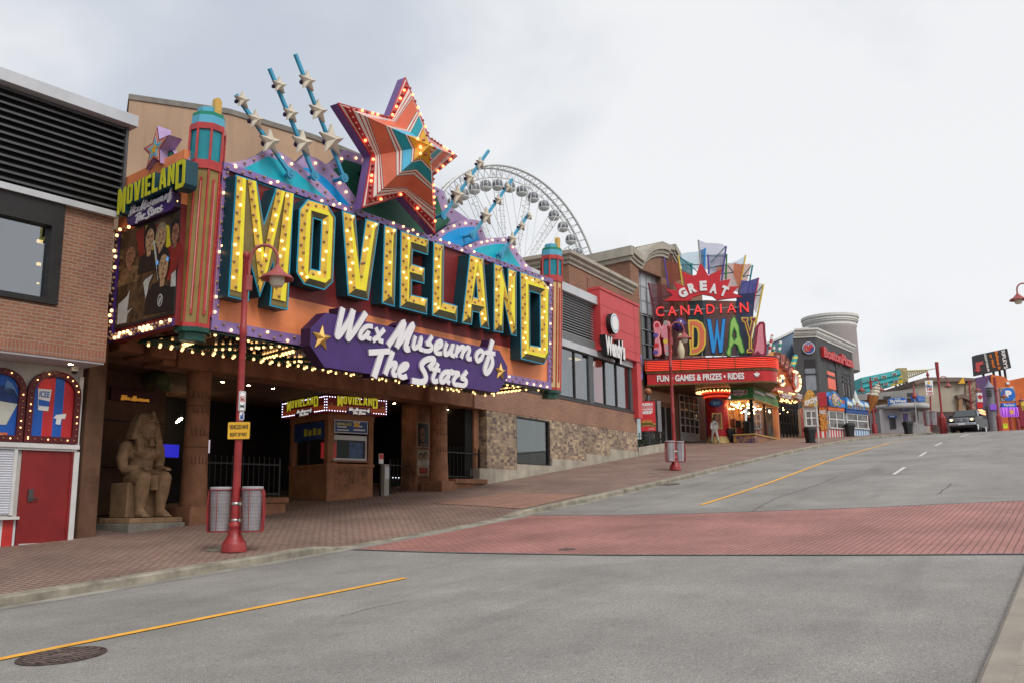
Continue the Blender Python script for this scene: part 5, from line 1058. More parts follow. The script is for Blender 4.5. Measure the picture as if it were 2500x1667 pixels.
bp = along([(.07, .1), (.07, zp1+.1)], .26, -.08)+along([(.15, .2), (.15, zp1+.1)], .26, -.08)+along([(.2, .05), (XS, .05)], .18, -.08)+along([(.25, .12), (XS, .12)], .18, -.08)+along([(0, .1), (0, zp1)], .3, .05)
bp += along([FD.p(284, 566, -.03), FD.p(320, 556, -.03)], .14, -.08)+along([FD.p(420, 500, -.03), FD.p(444, 492, -.03)], .14, -.08)
random.seed(21); bulbs(sm, bp, .04, .42)
cq = [FD.p(250+x*.1658, 300+y*.1658, .1) for x, y in [(470, 860), (490, 800), (550, 790), (590, 720), (640, 740), (700, 640), (960, 430), (1030, 408), (1060, 460), (1090, 470), (1140, 440), (1160, 490), (1245, 432), (1265, 480), (1265, 620), (900, 820)]]; cp_ = B().prism(cq, .1, .3, 0, 1).build('crest_panel', [PURS, LILA], sm)
B().prism([FD.p(250+x*.1658, 300+y*.1658, .09) for x, y in [(970, 460), (1010, 430), (1050, 490), (1080, 500), (1020, 570), (960, 620)]], .08, .099).build('field', GRN, cp_); B().prism([FD.p(250+x*.1658, 300+y*.1658, .09) for x, y in [(1010, 590), (1130, 480), (1150, 500), (1250, 480), (1250, 520), (1000, 650)]], .078, .099).build('field', TURQ, cp_)
B().prism([FD.p(250+x*.1658, 300+y*.1658, .09) for x, y in [(480, 850), (500, 810), (560, 795), (600, 730), (650, 760), (560, 830)]], .078, .099).build('field', TURQ, cp_)
so2 = thing('small_star', 'smaller flat star with orange and blue bands over the left return of the marquee', 'star sign', FD)
sc_ = FD.p(377.7, 366, -.1); tips = [(384.6, 308), (413.3, 329.8), (391, 398), (356, 415), (350.3, 363.8)]; tl_ = [Vector(FD.p(*t, -.1)) for t in tips]; c_ = Vector(sc_)
def nest(k):
    o_ = []
    for i in range(5):
        o_.append(tuple(c_+(tl_[i]-c_)*k)); o_.append(tuple(c_+((tl_[i]+tl_[(i+1) % 5])/2-c_)*.53*k))
    return o_
B().prism(nest(1.0), -.1, .22, 0, 1).build('body', [PURS, LILA], so2)
for i, (k, m) in enumerate(((.9, SRED), (.82, SWH), (.76, SORG), (.6, SWH), (.52, SSKY), (.3, SGLD))): B().prism(nest(k), -.104-.004*i, -.1005-.004*i).build('band', m, so2)
# ================================================================== seated statue
pc = GS(315, 1299); FT = Fr(pc, 33); FTS = Fr(pc, 123)
st_ = thing('pharaoh_statue', 'sandstone statue of a seated pharaoh with hands on his knees beside the entrance column', 'statue', FT)
PL = FT.p(446, 1270)[0]; PD = -FTS.p(240, 1290)[0]; zt_ = FT.p(323, 1264)[1]; zc_ = FT.p(318, 1277)[1]
PD = min(max(PD, 1.3), 1.75)
STO = mat('statue_sandstone', (.32, .20, .11), .9, var=.22, vs=4, bump=.5, bs=22, streak=.25, gv=.3, grime=(.16, .10, .06))
B().box(-.04, PL+.05, -.03, PD+.1, -.9, zc_).build('footing', mat('footing_concrete', (.22, .20, .17), .9, var=.25, vs=2, bump=.3), st_, bev=.02)
B().box(0, PL, 0, PD, zc_, zt_).build('plinth', STO, st_, bev=.02)
zz = zt_
tb_ = B().box(.25, 1.28, .55, PD-.03, zz, zz+.87); tb_.build('throne', STO, st_, bev=.03)
uc = .77
b = B()
b.ball((uc, .86, zz+1.02), (.40, .32, .26), 14); b.ball((uc, .84, zz+1.32), (.34, .25, .34), 14); b.ball((uc, .8, zz+1.62), (.43, .26, .30), 16); b.ball((uc-.17, .62, zz+1.63), (.2, .12, .14), 10); b.ball((uc+.17, .62, zz+1.63), (.2, .12, .14), 10)
b.tube([(uc, .82, zz+1.75), (uc, .74, zz+2.0)], [.19, .15], 10)
for sg in (-1, 1):
    b.ball((uc+sg*.44, .82, zz+1.76), (.18, .18, .17), 12)
    b.tube([(uc+sg*.47, .82, zz+1.76), (uc+sg*.53, .84, zz+1.48), (uc+sg*.5, .82, zz+1.2)], [.16, .15, .12], 10)
    b.tube([(uc+sg*.5, .82, zz+1.2), (uc+sg*.4, .56, zz+1.2), (uc+sg*.31, .36, zz+1.22)], [.125, .11, .075], 10)
    b.ball((uc+sg*.3, .30, zz+1.235), (.09, .12, .05), 8)
    for k in range(4): b.tube([(uc+sg*.3-.06+k*.04, .24, zz+1.24), (uc+sg*.3-.065+k*.043, .12, zz+1.225-.01*abs(k-1.5)), (uc+sg*.3-.065+k*.043, .085, zz+1.17)], [.024, .022, .018], 6)
    b.tube([(uc+sg*.3-sg*.08, .32, zz+1.23), (uc+sg*.3-sg*.14, .22, zz+1.2)], [.028, .02], 6)
    b.tube([(uc+sg*.2, .86, zz+.98), (uc+sg*.28, .5, zz+1.0), (uc+sg*.29, .26, zz+.99)], [.25, .215, .18], 12); b.ball((uc+sg*.29, .24, zz+.97), (.185, .17, .19), 12)
    b.tube([(uc+sg*.29, .25, zz+.95), (uc+sg*.29, .31, zz+.65), (uc+sg*.29, .35, zz+.35), (uc+sg*.29, .36, zz+.12)], [.175, .175, .13, .105], 12)
    b.tube([(uc+sg*.29, .42, zz+.09), (uc+sg*.3, .22, zz+.1), (uc+sg*.31, .08, zz+.055)], [.11, .11, .075], 10)
    for k in range(5): b.ball((uc+sg*.31+(k-2)*.045, .03+abs(k-1.6)*.012, zz+.035), (.024, .06, .03), 6)
# face turned a little up the street
b.ball((uc+.02, .68, zz+2.21), (.20, .24, .29), 14); b.ball((uc+.02, .62, zz+2.06), (.145, .19, .13), 10); b.tube([(uc+.03, .455, zz+2.29), (uc+.03, .425, zz+2.17)], [.025, .045], 6); b.ball((uc+.03, .465, zz+2.07), (.085, .035, .022), 8); b.ball((uc+.03, .465, zz+2.035), (.075, .035, .02), 8)
for sg in (-1, 1): b.ball((uc+.03+sg*.085, .475, zz+2.26), (.05, .03, .022), 8); b.tube([(uc+.03+sg*.03, .455, zz+2.315), (uc+.03+sg*.13, .475, zz+2.315)], .02, 5); b.ball((uc+.02+sg*.225, .66, zz+2.2), (.035, .06, .085), 8)
remesh(b.build('body', STO, st_), .016, 1)
b = B(); b.tube([(uc+.03, .5, zz+1.96), (uc+.035, .46, zz+1.78)], [.055, .08], 8); b.build('beard', STO, st_)
b = B(); b.ball((uc+.02, .8, zz+2.42), (.285, .3, .25), 16); b.prism([(uc-.2, zz+2.62), (uc+.24, zz+2.62), (uc+.33, zz+2.42), (uc+.47, zz+1.94), (uc-.43, zz+1.94), (uc-.29, zz+2.42)], .66, .98)
b.tube([(uc+.03, .5, zz+2.42), (uc+.03, .43, zz+2.54), (uc+.03, .5, zz+2.68)], [.04, .055, .035], 8); b.tube([(uc-.22, .58, zz+2.37), (uc-.1, .48, zz+2.41), (uc+.02, .45, zz+2.425), (uc+.14, .48, zz+2.41), (uc+.26, .58, zz+2.37)], .032, 6)
hd = b.build('headdress', STO, st_); remesh(hd, .022, 2)
for sg in (-1, 1):
    b = B().prism([(uc+sg*.18, zz+1.95), (uc+sg*.36, zz+1.95), (uc+sg*.31, zz+1.6), (uc+sg*.17, zz+1.6)], .5, .6)
    for k in range(6): b.box(uc+sg*.18, uc+sg*.34-sg*.007*k, .49, .5, zz+1.62+k*.055, zz+1.645+k*.055)
    for k in range(8): b.box(uc+.02+sg*.225, uc+.02+sg*(.435-.02*k), .635, .67, zz+1.96+k*.065, zz+1.99+k*.065)
    b.build('lappet', STO, st_)
b = B().prism([(uc-.12, zz+1.05), (uc+.12, zz+1.05), (uc+.1, zz+.68), (uc-.1, zz+.68)], .22, .5)
for k in range(6): b.box(uc-.1, uc+.1, .205, .22, zz+.7+k*.055, zz+.725+k*.055)
b.build('kilt', STO, st_)
wl = [p for pts, _ in SPOL[:14] for p in pts]; u0, u1, v0, v1 = min(p[0] for p in wl), max(p[0] for p in wl), min(p[1] for p in wl), max(p[1] for p in wl)
b = B()
for pts, w_ in SPOL[:14]: b.ribbon([(qs[0]+.3+(x-u0)*(qs[1]-qs[0]-.5)/(u1-u0), qs[2]+.02+(z-v0)*(qs[3]-qs[2])*.9/(v1-v0)) for x, z in pts], w_*.22, ya-.14, ya-.121)
b.build('script_lettering', emit('amber_sign', (1, .42, .05), .22, (.5, .25, .04)), wm)
# ================================================================== ticket booth
pb = GS(797, 1222); FB = Fr(pb, 47); FBS = Fr(pb, 137)
tbt = thing('ticket_booth', 'stone ticket booth with sliding window and lit corner sign in the entrance', 'ticket booth', FB)
XR = FB.p(910, 1200)[0]; XD = -FBS.p(704, 1210)[0]; zS = FB.p(798, 1130)[1]; zT = FB.p(798, 1006)[1]
BOO = mat('booth_stone', (.33, .155, .08), .85, var=.2, vs=2, bump=.3, bs=16, streak=.2)
B().box(.0, XR, 0, XD, -.1, zS).build('lower_wall', BOO, tbt, bev=.015); B().box(-.03, XR+.03, -.04, XD+.03, zS-.11, zS-.001).box(-.03, XR+.03, -.04, XD+.03, -.1, .12).build('moulding', BOO, tbt, bev=.01)
q = FB.r((818, 1142), (896, 1195)); B().box(q[0], q[1], -.012, -.002, q[2], q[3]).build('panel', TOMB, tbt); b = B(); rr = random.Random(2)
for k in range(26): x = q[0]+(q[1]-q[0])*rr.random()*.92; z = q[2]+(q[3]-q[2])*(.1+.75*rr.random()); (b.box(x, x+.02, -.022, -.012, z, z+rr.uniform(.08, .2)) if k % 2 else b.box(x, x+rr.uniform(.06, .14), -.021, -.012, z, z+.02))
b.build('carving', TOMBD, tbt)
for x0, x1, y0, y1 in ((0, .24, 0, .24), (XR-.2, XR, 0, .24), (0, .2, XD-.2, XD), (XR-.2, XR, XD-.2, XD)): B().box(x0, x1, y0, y1, zS, zT).build('corner_post', BOO, tbt, bev=.012)
B().box(-.02, XR+.02, -.02, XD+.02, zT-.22, zT).build('head_beam', BOO, tbt, bev=.012)
B().box(.25, XR-.25, .5, XD-.1, zS-.05, zS).build('counter', BLACKW, tbt); B().box(.05, XR-.05, XD-.08, XD-.03, zS, zT-.2).build('rear_panel', BLACKW, tbt)
q = FB.r((811.5, 1060), (894, 1124), .06); w = B()
w.box(q[0], q[1], .04, .1, q[2], q[2]+.07).box(q[0], q[1], .04, .1, q[3]-.16, q[3]).box(q[0], q[0]+.05, .04, .1, q[2]+.07, q[3]-.16).box(q[1]-.05, q[1], .04, .1, q[2]+.07, q[3]-.16); w = w.build('window', WTRIM, tbt)
B().box(q[0]+.05, q[1]-.05, .065, .075, q[2]+.07, q[3]-.16).build('pane', GLASSD, w); B().box(q[0]-.05, q[1]+.05, -.09, .05, q[2]-.07, q[2]-.01).build('ledge', TOMB, tbt)
B().box(q[0]+.1, q[0]+(q[1]-q[0])*.5, .9, .95, q[2]+.1, q[3]-.2).build('red_curtain', emit('red_glow', (.9, .04, .05), .16, (.3, .02, .02)), tbt)
B().box(q[0]+(q[1]-q[0])*.52, q[1]-.12, .12, .16, q[2]+.08, q[2]+.62).build('leaflet', mat('leaflet_blue', (.02, .10, .35), .4, var=.9, vs=11), tbt)
q2 = FB.r((815.5, 1023), (896, 1059), -.01); B().box(q2[0], q2[1], -.05, -.003, q2[2], q2[3]).build('poster_frame', ALU, tbt); B().box(q2[0]+.03, q2[1]-.03, -.055, -.051, q2[2]+.03, q2[3]-.03).build('price_board', mat('board_blue', (.02, .06, .24), .4, var=.25, vs=5), tbt)
text('MOVIELAND', q2[0]+.08, q2[0]+(q2[1]-q2[0])*.5, q2[2]+(q2[3]-q2[2])*.55, q2[3]-.08, -.06, YSM, tbt, depth=.004)
B().box(q2[0]+(q2[1]-q2[0])*.58, q2[1]-.35, -.062, -.056, q2[3]-.22, q2[3]-.07).build('price_tag', YSGN, tbt)
b = B()
for k in range(3): b.box(q2[0]+.1, q2[0]+(q2[1]-q2[0])*(.42-.06*k), -.06, -.056, q2[2]+.08+k*.1, q2[2]+.12+k*.1); b.box(q2[0]+(q2[1]-q2[0])*.56, q2[1]-.12-.1*k, -.06, -.056, q2[2]+.1+k*.12, q2[2]+.15+k*.12)
b.build('small_print', WSGN, tbt)
# left window
B().box(.1, .12, .3, XD-.25, zS+.05, zT-.25).build('pane', GLASSD, tbt); B().box(.05, .15, XD*.55, XD*.55+.05, zS, zT-.2).build('mullion', IRON, tbt)
B().box(-.01, .09, .3, XD-.3, zT-.85, zT-.26).build('price_board', mat('board_blue', (0, 0, 0)), tbt)
b = B()
for k in range(4): b.box(-.016, -.011, .45+.3*k, .65+.3*k, zT-.7, zT-.5+.05*(k % 2))
b.build('small_print', YSM, tbt)
for k, (y, z, m) in enumerate(((.7, .25, RSGN), (1.0, .5, RSGN))): B().ball((.5, y, zS+z+.2), .05, 8).build('indicator', emit('red_dot', (1, .05, .04), 2.5), tbt)
B().box(.0, XR, .0, XD, zT, zT+.1).build('cap', BOO, tbt)
# sign box on top
z0_ = FB.p(798, 1004, -.3)[1]; z1_ = FB.p(798, 957, -.3)[1]-.08; XS1 = FB.p(945, 990, -.3)[0]; fs_ = Fr(FB.w(-.3, -.3, 0), 137); XS0 = -fs_.p(689, 990)[0]
FBs = Fr(FB.w(-.3, -.3, 0), 47)
sb = thing('booth_sign', 'lit corner sign with white light dots on top of the ticket booth', 'sign', FBs); XS1 += .3
B().box(0, XS1, 0, XS0, z0_, z1_).build('box', emit('backlit_maroon', (.3, .01, .01), .05, (.16, .02, .02)), sb, bev=.01)
dots = []
def sface(fr, xa, xb, side):
    w_ = xb-xa; hgt = z1_-z0_; P_ = (lambda x0, x1, a, c, m, nm, d=.006: (B().box(x0, x1, -d, -.001, a, c) if not side else B().box(-d, -.001, -x1, -x0, a, c)).build(nm, m, sb))
    return w_, hgt
ORG2 = emit('backlit_orange', (.6, .1, .03), .12, (.36, .075, .03)); MAR2 = emit('backlit_maroon', (.3, .01, .01), .05, (.16, .02, .02)); SC2 = emit('backlit_script', (.8, .75, .7), .4, (.7, .7, .7))
B().box(.08, XS1-.06, -.006, -.001, z0_+.06, z0_+(z1_-z0_)*.42).build('lower_field', ORG2, sb); B().box(-.006, -.001, .08, XS0-.06, z0_+.06, z0_+(z1_-z0_)*.42).build('lower_field', ORG2, sb)
bs = Fr(fs_.o, 137)
def booth_letters(parent, x0, x1, zt, zbm, y, tr):
    sx = (x1-x0)/(lx1-lx0); sz = (zt-zbm)/(lz1-lz0)
    for ch, (outer, holes) in LPOLY.items():
        fn = lambda p: (x0+(p[0]-lx0)*sx, zbm+(p[1]-lz0)*sz); o_ = B().prism(ccw([fn(p) for p in outer]), y, y+.03, 0, 1, holes=[[fn(p) for p in hh] for hh in holes]); o_.v = [tr(v) for v in o_.v]; o_.build('letter', [emit('backlit_yellow', (.9, .8, .05), .25, (.62, .6, .03)), TEALD], parent)
def zlev(f): return z0_+(z1_-z0_)*f
idt = lambda v: v
left = lambda v: (v[1], XS0-v[0], v[2])
booth_letters(sb, XS1*.17, XS1*.83, zlev(1.0), zlev(.38), -.04, idt); booth_letters(sb, XS0*.14, XS0*.86, zlev(1.0), zlev(.38), -.04, left)
for tr, W0, nm in ((idt, XS1, 'a'), (left, XS0, 'b')):
    b = B().box(W0*.34, W0*.72, -.012, -.002, zlev(-.04), zlev(.36)); b.v = [tr(v) for v in b.v]; b.build('name_board', PURD, sb)
    xx0, xx1 = W0*.37, W0*.70; f_ = lambda x, z: (xx0+(x-fx0)*(xx1-xx0)/(fx1-fx0), zlev(-.04)+(z-fz0)*(zlev(.36)-zlev(-.04))/(fz1-fz0))
    b = B()
    for k, (pts, w_) in enumerate(SPOL): b.ribbon([f_(*p) for p in pts], w_*.16, -.016-.002*(k % 3), -.0125)
    b.v = [tr(v) for v in b.v]; b.build('script_lettering', SC2, sb)
    dd = []
    n = int(W0/.105)
    for k in range(n+1):
        x = .04+(W0-.08)*k/n; dd.append((x, zlev(1)-.05))
        if not W0*.32 < x < W0*.74: dd.append((x, zlev(0)+.05))
    m = int((z1_-z0_)/.11)
    for k in range(1, m): dd.append((.04, z0_+.05+(z1_-z0_-.1)*k/m)); dd.append((W0-.04, z0_+.05+(z1_-z0_-.1)*k/m))
    dots += [tr((x, -.012, z)) for x, z in dd]
    if nm == 'a':
        for x in (W0*.09, W0*.92): z = (x, zlev(.5)); bb = B(); solid_star(bb, z, .08, -.01, .02, .005); bb.build('gold_star', GSTR, sb)
bulbs(sb, dots, .0145, litfn=lambda i, p: True, mats=(emit('white_dot', (.7, .75, 1), 3.5, (.9, .9, 1)), WSGN), name='light_dot')
# ================================================================== burger restaurant building
FW_ = Fr(GS(1189, 1180), 30.5)
STONE = brickmat('stacked_stone', (.52, .38, .24), (.14, .095, .095), (.34, .28, .2), .25, .125, .010, off=.37, rough=.9, bump=1.0, blotch=.45, squash=.7); _bb = STONE.node_tree
for n in _bb.nodes:
    if n.type == 'TEX_BRICK': n.squash = .62; n.squash_frequency = 3; n.offset_frequency = 2
FND = mat('foundation_concrete', (.40, .36, .29), .9, var=.18, vs=1.2, bump=.3, streak=.4); GRYM = mat('charcoal_metal', (.05, .05, .052), .45, var=.12, m=.2)
REDM = mat('red_cladding', (.56, .055, .06), .45, var=.07, vs=.8); REDL = mat('red_cladding_joint', (.25, .02, .025), .6, var=0)
rb = thing('restaurant_building', 'two storey brick and stone restaurant with a red panel and tall windows', 'building', FW_)
XE2 = FW_.p(1555, 1060)[0]; zB0 = FW_.p(1188, 1000)[1]; zB1 = FW_.p(1420, 983)[1]
zst = [FW_.p(1220, 1144.5)[1], FW_.p(1300, 1134)[1], FW_.p(1390, 1122)[1], FW_.p(1455, 1109)[1], FW_.p(1520, 1098)[1]]
xst = [-.6, FW_.p(1259, 1140)[0], FW_.p(1346, 1120)[0], FW_.p(1429, 1115)[0], FW_.p(1488, 1105)[0], XE2]
for i in range(5): B().box(xst[i], xst[i+1], -.05, .4, -.8, zst[i]).build('foundation', FND, rb)
qw = FW_.r((1259.5, 1016), (1343.5, 1134)); zw1 = FW_.p(1300, 1021)[1]; zw0 = zst[1]
for a, c, z in ((-.02, qw[0], zst[0]), (qw[1], xst[3], zst[2]), (xst[3], xst[4], zst[3]), (xst[4], XE2-.01, zst[4])): B().box(a, c, -.02, .35, z, zB0).build('stone_veneer', STONE, rb)
B().box(qw[0], qw[1], -.02, .35, zw1, zB0-.0).build('stone_veneer', STONE, rb) if zB0 > zw1+.02 else None
w = B().box(qw[0], qw[0]+.06, .0, .2, zw0, zw1).box(qw[1]-.1, qw[1], 0, .2, zw0, zw1).box(qw[0]+.06, qw[1]-.1, 0, .2, zw1-.06, zw1).box(qw[0]+.06, qw[1]-.1, 0, .2, zw0, zw0+.05).build('window', BLKM, rb)
B().box(qw[0]+.06, qw[1]-.1, .08, .1, zw0+.05, zw1-.06).build('pane', glassmat('green_shop_glass', (.50, .58, .54), 1.45, .1), w)
for k in range(6): B().box(qw[0]+.06, qw[0]+.32, .3, .33, zw0+.4+.42*k, zw0+.43+.42*k).build('shelf', STEEL, w)
B().box(qw[0]-.2, qw[1]+.1, 2.2, 2.3, zw0-.3, zw1).box(qw[0]+1.9, qw[0]+1.95, .2, 2.2, zw0, zw1).build('room', mat('grey_green_room', (.30, .33, .30), .7, var=.1), rb)
B().box(-.9, XE2, -.03, .4, zB0, zB1).build('brick_band', BRK, rb)
B().box(-.9, XE2, .41, 9, -.5, zB1-.05).build('core', BLACKW, rb)
# upper storey
zU0 = zB1; zU1 = FW_.p(1450, 872)[1]-.05; zLb = FW_.p(1415, 850)[1]+.0
B().box(-.9, XE2-.2, -.06, .2, zU0-.0, zU0+.09).build('sill', GRYM, rb)
zWt = FW_.p(1480, 880)[1]; xred0 = FW_.p(1449, 720)[0]; xred1 = FW_.p(1545, 770)[0]; zRt = FW_.p(1500, 735)[1]; zRt = FW_.p(1449, 708)[1]; zLv1 = FW_.p(1415, 731)[1]; zLv0 = FW_.p(1415, 823)[1]; zBand = FW_.p(1415, 848.5)[1]; zWt = FW_.p(1415, 858)[1]
xm = [FW_.p(x, 920)[0] for x in (1404.6, 1438.5, 1449, 1477.8, 1506, 1538)]
B().box(-.9, xred1, -.08, .2, zWt+.0, zBand+.12).build('white_band', ALU, rb)
B().box(-.9, xred0, .0, .3, zBand+.12, zLv0).build('grey_panel', mat('grey_panel', (.16, .16, .165), .5, var=.08), rb)
b = B(); n = 15
for i in range(n): z = zLv0+(zLv1-zLv0)*i/n; b.add([(-.9, 0, z), (xred0-.1, 0, z), (xred0-.1, 0, z+.05), (-.9, 0, z+.05), (xred0-.1, .14, z+.12), (-.9, .14, z+.12)], [(0, 1, 2, 3), (3, 2, 4, 5)])
b.build('louvre', mat('light_louvre', (.24, .24, .245), .45, m=.3, var=.1), rb); B().box(-.9, xred0-.1, .15, .3, zLv0, zLv1).build('louvre_backing', BLKM, rb)
B().box(-.9, xred0+.05, -.2, .5, zLv1, zLv1+.42).build('fascia', ALU, rb, bev=.01)
B().box(xred0, xred1, -.35, .3, zBand+.13, zRt).build('red_panel', REDM, rb); B().box(xred1-.45, xred1+.12, -.3, .3, zU0-.25, zBand+.12).build('red_pier', REDM, rb); B().box(xred0-.03, xred1+.03, -.40, .32, zRt, zRt+.12).build('red_coping', REDM, rb)
b = B()
for f in (.25, .55, .82): z = zRt+(zBand-zRt)*f; b.box(xred0, xred1, -.354, -.35, z-.012, z+.012)
for f in (.86,): x = xred0+(xred1-xred0)*f; b.box(x-.012, x+.012, -.3545, -.35, zBand+.2, zRt)
b.build('panel_joint', REDL, rb)
FRM = GRYM
for k, (a, c) in enumerate(((-.9, xm[1]), (xm[2], xm[5]))):
    w = B().box(a, c, .02, .14, zU0+.09, zU0+.2).box(a, c, .02, .14, zWt-.07, zWt); 
    for x in ((xm[0],) if k == 0 else (xm[3], xm[4])): w.box(x-.06, x+.06, .02, .14, zU0+.2, zWt-.07)
    w = w.build('window', BLKM, rb); B().box(a, c, .07, .09, zU0+.2, zWt-.07).build('pane', glassmat('dining_glass', (.6, .64, .66), 1.5, .13) if k == 0 else bpy.data.materials['dining_glass'], w)
for u, v in ((xm[1], xm[2]), (xm[5], xred1-.45)): B().box(u, v, .0, .3, zU0+.09, zWt).build('grey_pier', mat('grey_pier', (.10, .105, .11), .5, var=.1), rb)
B().box(-.9, xred1, 5, 5.1, zU0, zWt+.3).box(-.9, xred1, .3, 5, zWt+.1, zWt+.2).box(-.9, xred1, .3, 5, zU0, zU0+.05).box(-.95, -.9, .3, 5, zU0, zWt+.1).build('dining_room', mat('dining_room', (.20, .20, .20), .8, var=.15), rb)
B().box(-.9, xred1-.5, 2.6, 3.4, zU0+.05, zU0+1.25).build('dark_reflection_box', BLKM, rb)  # black box added for the dark lower half of the window reflections
for x in (.4, 2.2, 4.4, 6.6):
    for y in (1.2, 2.6, 4.): B().box(xm[0]-2+x, xm[0]-1.2+x, y, y+.35, zWt+.06, zWt+.098).build('ceiling_light', emit('warm_panel2', (1, .68, .32), 1.6, (.9, .7, .5)), rb)
B().box(xm[3]-.05, xm[3]+.6, .35, .6, zU0+.1, zWt).build('red_screen', emit('red_orange_display', (1, .13, .06), .35, (.5, .12, .08)), rb)
for x0, x1 in ((xm[0]-1.0, xm[0]-.2), (xm[0]+.1, xm[0]+.8)): B().box(x0, x1, .3, .34, zU0+.1, zU0+1.5).build('notice_board', mat('pale_board', (.33, .34, .35), .6, var=.5, vs=5), rb)
B().box(xm[4]+.1, xm[4]+.9, 1.4, 1.5, zU0+.4, zU0+1.4).build('menu_screen', emit('blue_display', (.05, .25, .6), .4, (.05, .1, .3)), rb)
# set back brick top with cornice
def cornice(fr, x0, x1, y0, y1, z0, z1, nm, par, m):
    hh = z1-z0; b = B()
    for k, (f0, f1, pr) in enumerate(((0, .25, .06), (.25, .33, .12), (.33, .62, .17), (.62, .7, .26), (.7, 1, .32))): b.box(x0-pr, x1+pr, y0-pr, y1+pr, z0+hh*f0, z0+hh*f1)
    return b.build(nm, m, par)
CORN = mat('cornice_stone', (.42, .385, .32), .75, var=.1, vs=1, streak=.25); BRK2 = brickmat('tan_brick', (.30, .135, .075), (.24, .10, .06), (.30, .22, .165), .3, .1, .012, blotch=.15)
yb = 1.6; xk0 = FW_.p(1388, 640, yb)[0]; xk1 = FW_.p(1541, 700, yb)[0]; zk1 = FW_.p(1388, 606, yb-.3)[1]; zk0 = FW_.p(1388, 643, yb)[1]
B().box(xk0, xk1, yb, yb+9, zB1, zk0).build('upper_wall', BRK2, rb); B().box(xk0+2.2, xk0+2.5, yb-.05, yb-.001, zB1, zk0-.3).build('pilaster_joint', BRK2, rb); cornice(FW_, xk0, xk1, yb, yb+9, zk0-.02, zk1, 'cornice', rb, CORN)
xk2 = FW_.p(1268, 640, yb+3)[0]; B().box(xk2, xk0-.02, yb+3, yb+9.1, zB1, zk0).build('upper_wall', BRK2, rb); cornice(FW_, xk2, xk0-.4, yb+3, yb+9, zk0-.02, zk1, 'cornice', rb, CORN)
# restaurant sign letters and disc (the face on the disc is left out)
ws = thing('restaurant_sign', 'white lettering on black backing on the red panel', 'sign', FW_); y = -.62
a = FW_.p(1478, 819, y); c = FW_.p(1526, 868, y); z0r = FW_.p(1480, 872, y)[1]-.1; z1r = a[1]+.05
WS = mat('sign_white', (.80, .79, .78), .4, var=.02)
def slant(fx, fz): return a[0]+(c[0]-a[0])*fx, z0r+(z1r-z0r)*fz
text("Wendy's", 0, 1, 0, 1, y-.02, WS, ws, 'lettering', bold=.045, depth=.02, warp=slant); text("Wendy's", 0, 1, 0, 1, y, BLK, ws, 'backing', bold=.055, depth=.3, warp=lambda fx, fz: (a[0]-.05+(c[0]-a[0]+.1)*fx, z0r-.05+(z1r-z0r+.1)*fz))
dc = FW_.p(1501, 790, y); rz = (FW_.p(1501, 766, y)[1]-dc[1]); el = lambda k: [(dc[0]+rz*k*cos(2*pi*i/26), dc[1]+rz*k*sin(2*pi*i/26)) for i in range(26)]
o = thing('disc_sign', 'round white and blue disc above the white lettering on the red panel', 'sign', FW_); B().prism(el(1), y, -.352, 0, 0).build('body', BLK, o); B().prism(el(.97), y-.01, y-.001).build('ring', WS, o); B().prism(el(.84), y-.015, y-.0105).build('blue_ring', mat('logo_blue', (.12, .35, .55), .4, var=.1), o); B().prism(el(.74), y-.02, y-.0155).build('face_plate', WS, o)
# ================================================================== brick hall with the arched cornice
def PX(ox, oy, k): return lambda *pts: [(ox+x*k, oy+y*k) for x, y in pts]
K1 = PX(1560, 560, .20408); K2 = PX(1560, 840, .20408); K3 = PX(1900, 740, .22321); K4 = PX(2100, 820, .17007); KW = PX(1360, 560, .35714)
FA = Fr(GS(1680, 1077), 38)
ab = thing('brick_hall', 'tall brick hall with a pale arched cornice behind the multicoloured arcade sign', 'building', FA)
xa0 = FA.p(1538, 640)[0]; xa2 = FA.p(1668, 660)[0]+3; za0 = -3.5
def prof(px): return FA.P(px, 0)
top = prof([(1538, 637), (1552, 650), (1565, 659), (1574, 642), (1586, 632), (1600, 627), (1615, 627), (1629, 633), (1629, 622)])
top = top+[(FA.p(1641, 628)[0], FA.p(1641, 628)[1]), (FA.p(1655, 652)[0], FA.p(1655, 652)[1]), (xa2, FA.p(1655, 660)[1])]
wq0, wq1, _, wzt = FA.r((1560, 690), (1632, 684)); wzb = FA.p(1590, 945)[1]
lowp = [(xa0, za0)]+top+[(xa2, za0)]
B().prism(lowp, 0, 8, holes=[[(wq0, wzb), (wq1, wzb), (wq1, wzt), (wq0, wzt)]]).build('wall', BRK2, ab)
B().box(wq0, wq1, .5, .6, wzb, wzt).build('curtain_wall', mat('dark_glazing', (.012, .013, .015), .08, var=.2, spec=.8), ab)
zp_ = FA.p(1590, 765)[1]; B().box(wq0, wq1, .40, .49, zp_, wzt).build('pale_panel', mat('pale_glazing', (.42, .44, .47), .2, var=.08), ab)
b = B(); n = 5
for i in range(n+1): x = wq0+(wq1-wq0)*i/n; b.box(x-.035, x+.035, .36, .48, wzb, wzt)
for i in range(9): z = wzb+(wzt-wzb)*i/8; b.box(wq0, wq1, .37, .47, z-.03, z+.03)
b.build('window_grid', mat('grey_mullion', (.30, .31, .33), .4, var=.05), ab)
co = []
for q in top[:8]: co.append(q)
b = B(); L_ = top[:8]; 
for (lo, hi, pr) in ((.0, .25, .1), (.25, .5, .2), (.5, .95, .34)):
    for seg in (top[:8], top[9:11]): b.prism([(x, z+lo) for x, z in seg]+[(x, z+hi) for x, z in seg[::-1]], -pr, 1)
x0, z0 = top[7]; x1, z1 = top[9]; 
for (lo, hi, pr) in ((-.05, .2, .12), (.2, .5, .25)): b.box(FA.p(1612, 620)[0], x1+pr, -pr, 2, z0+.35+lo+.2, z0+.35+hi+.2)
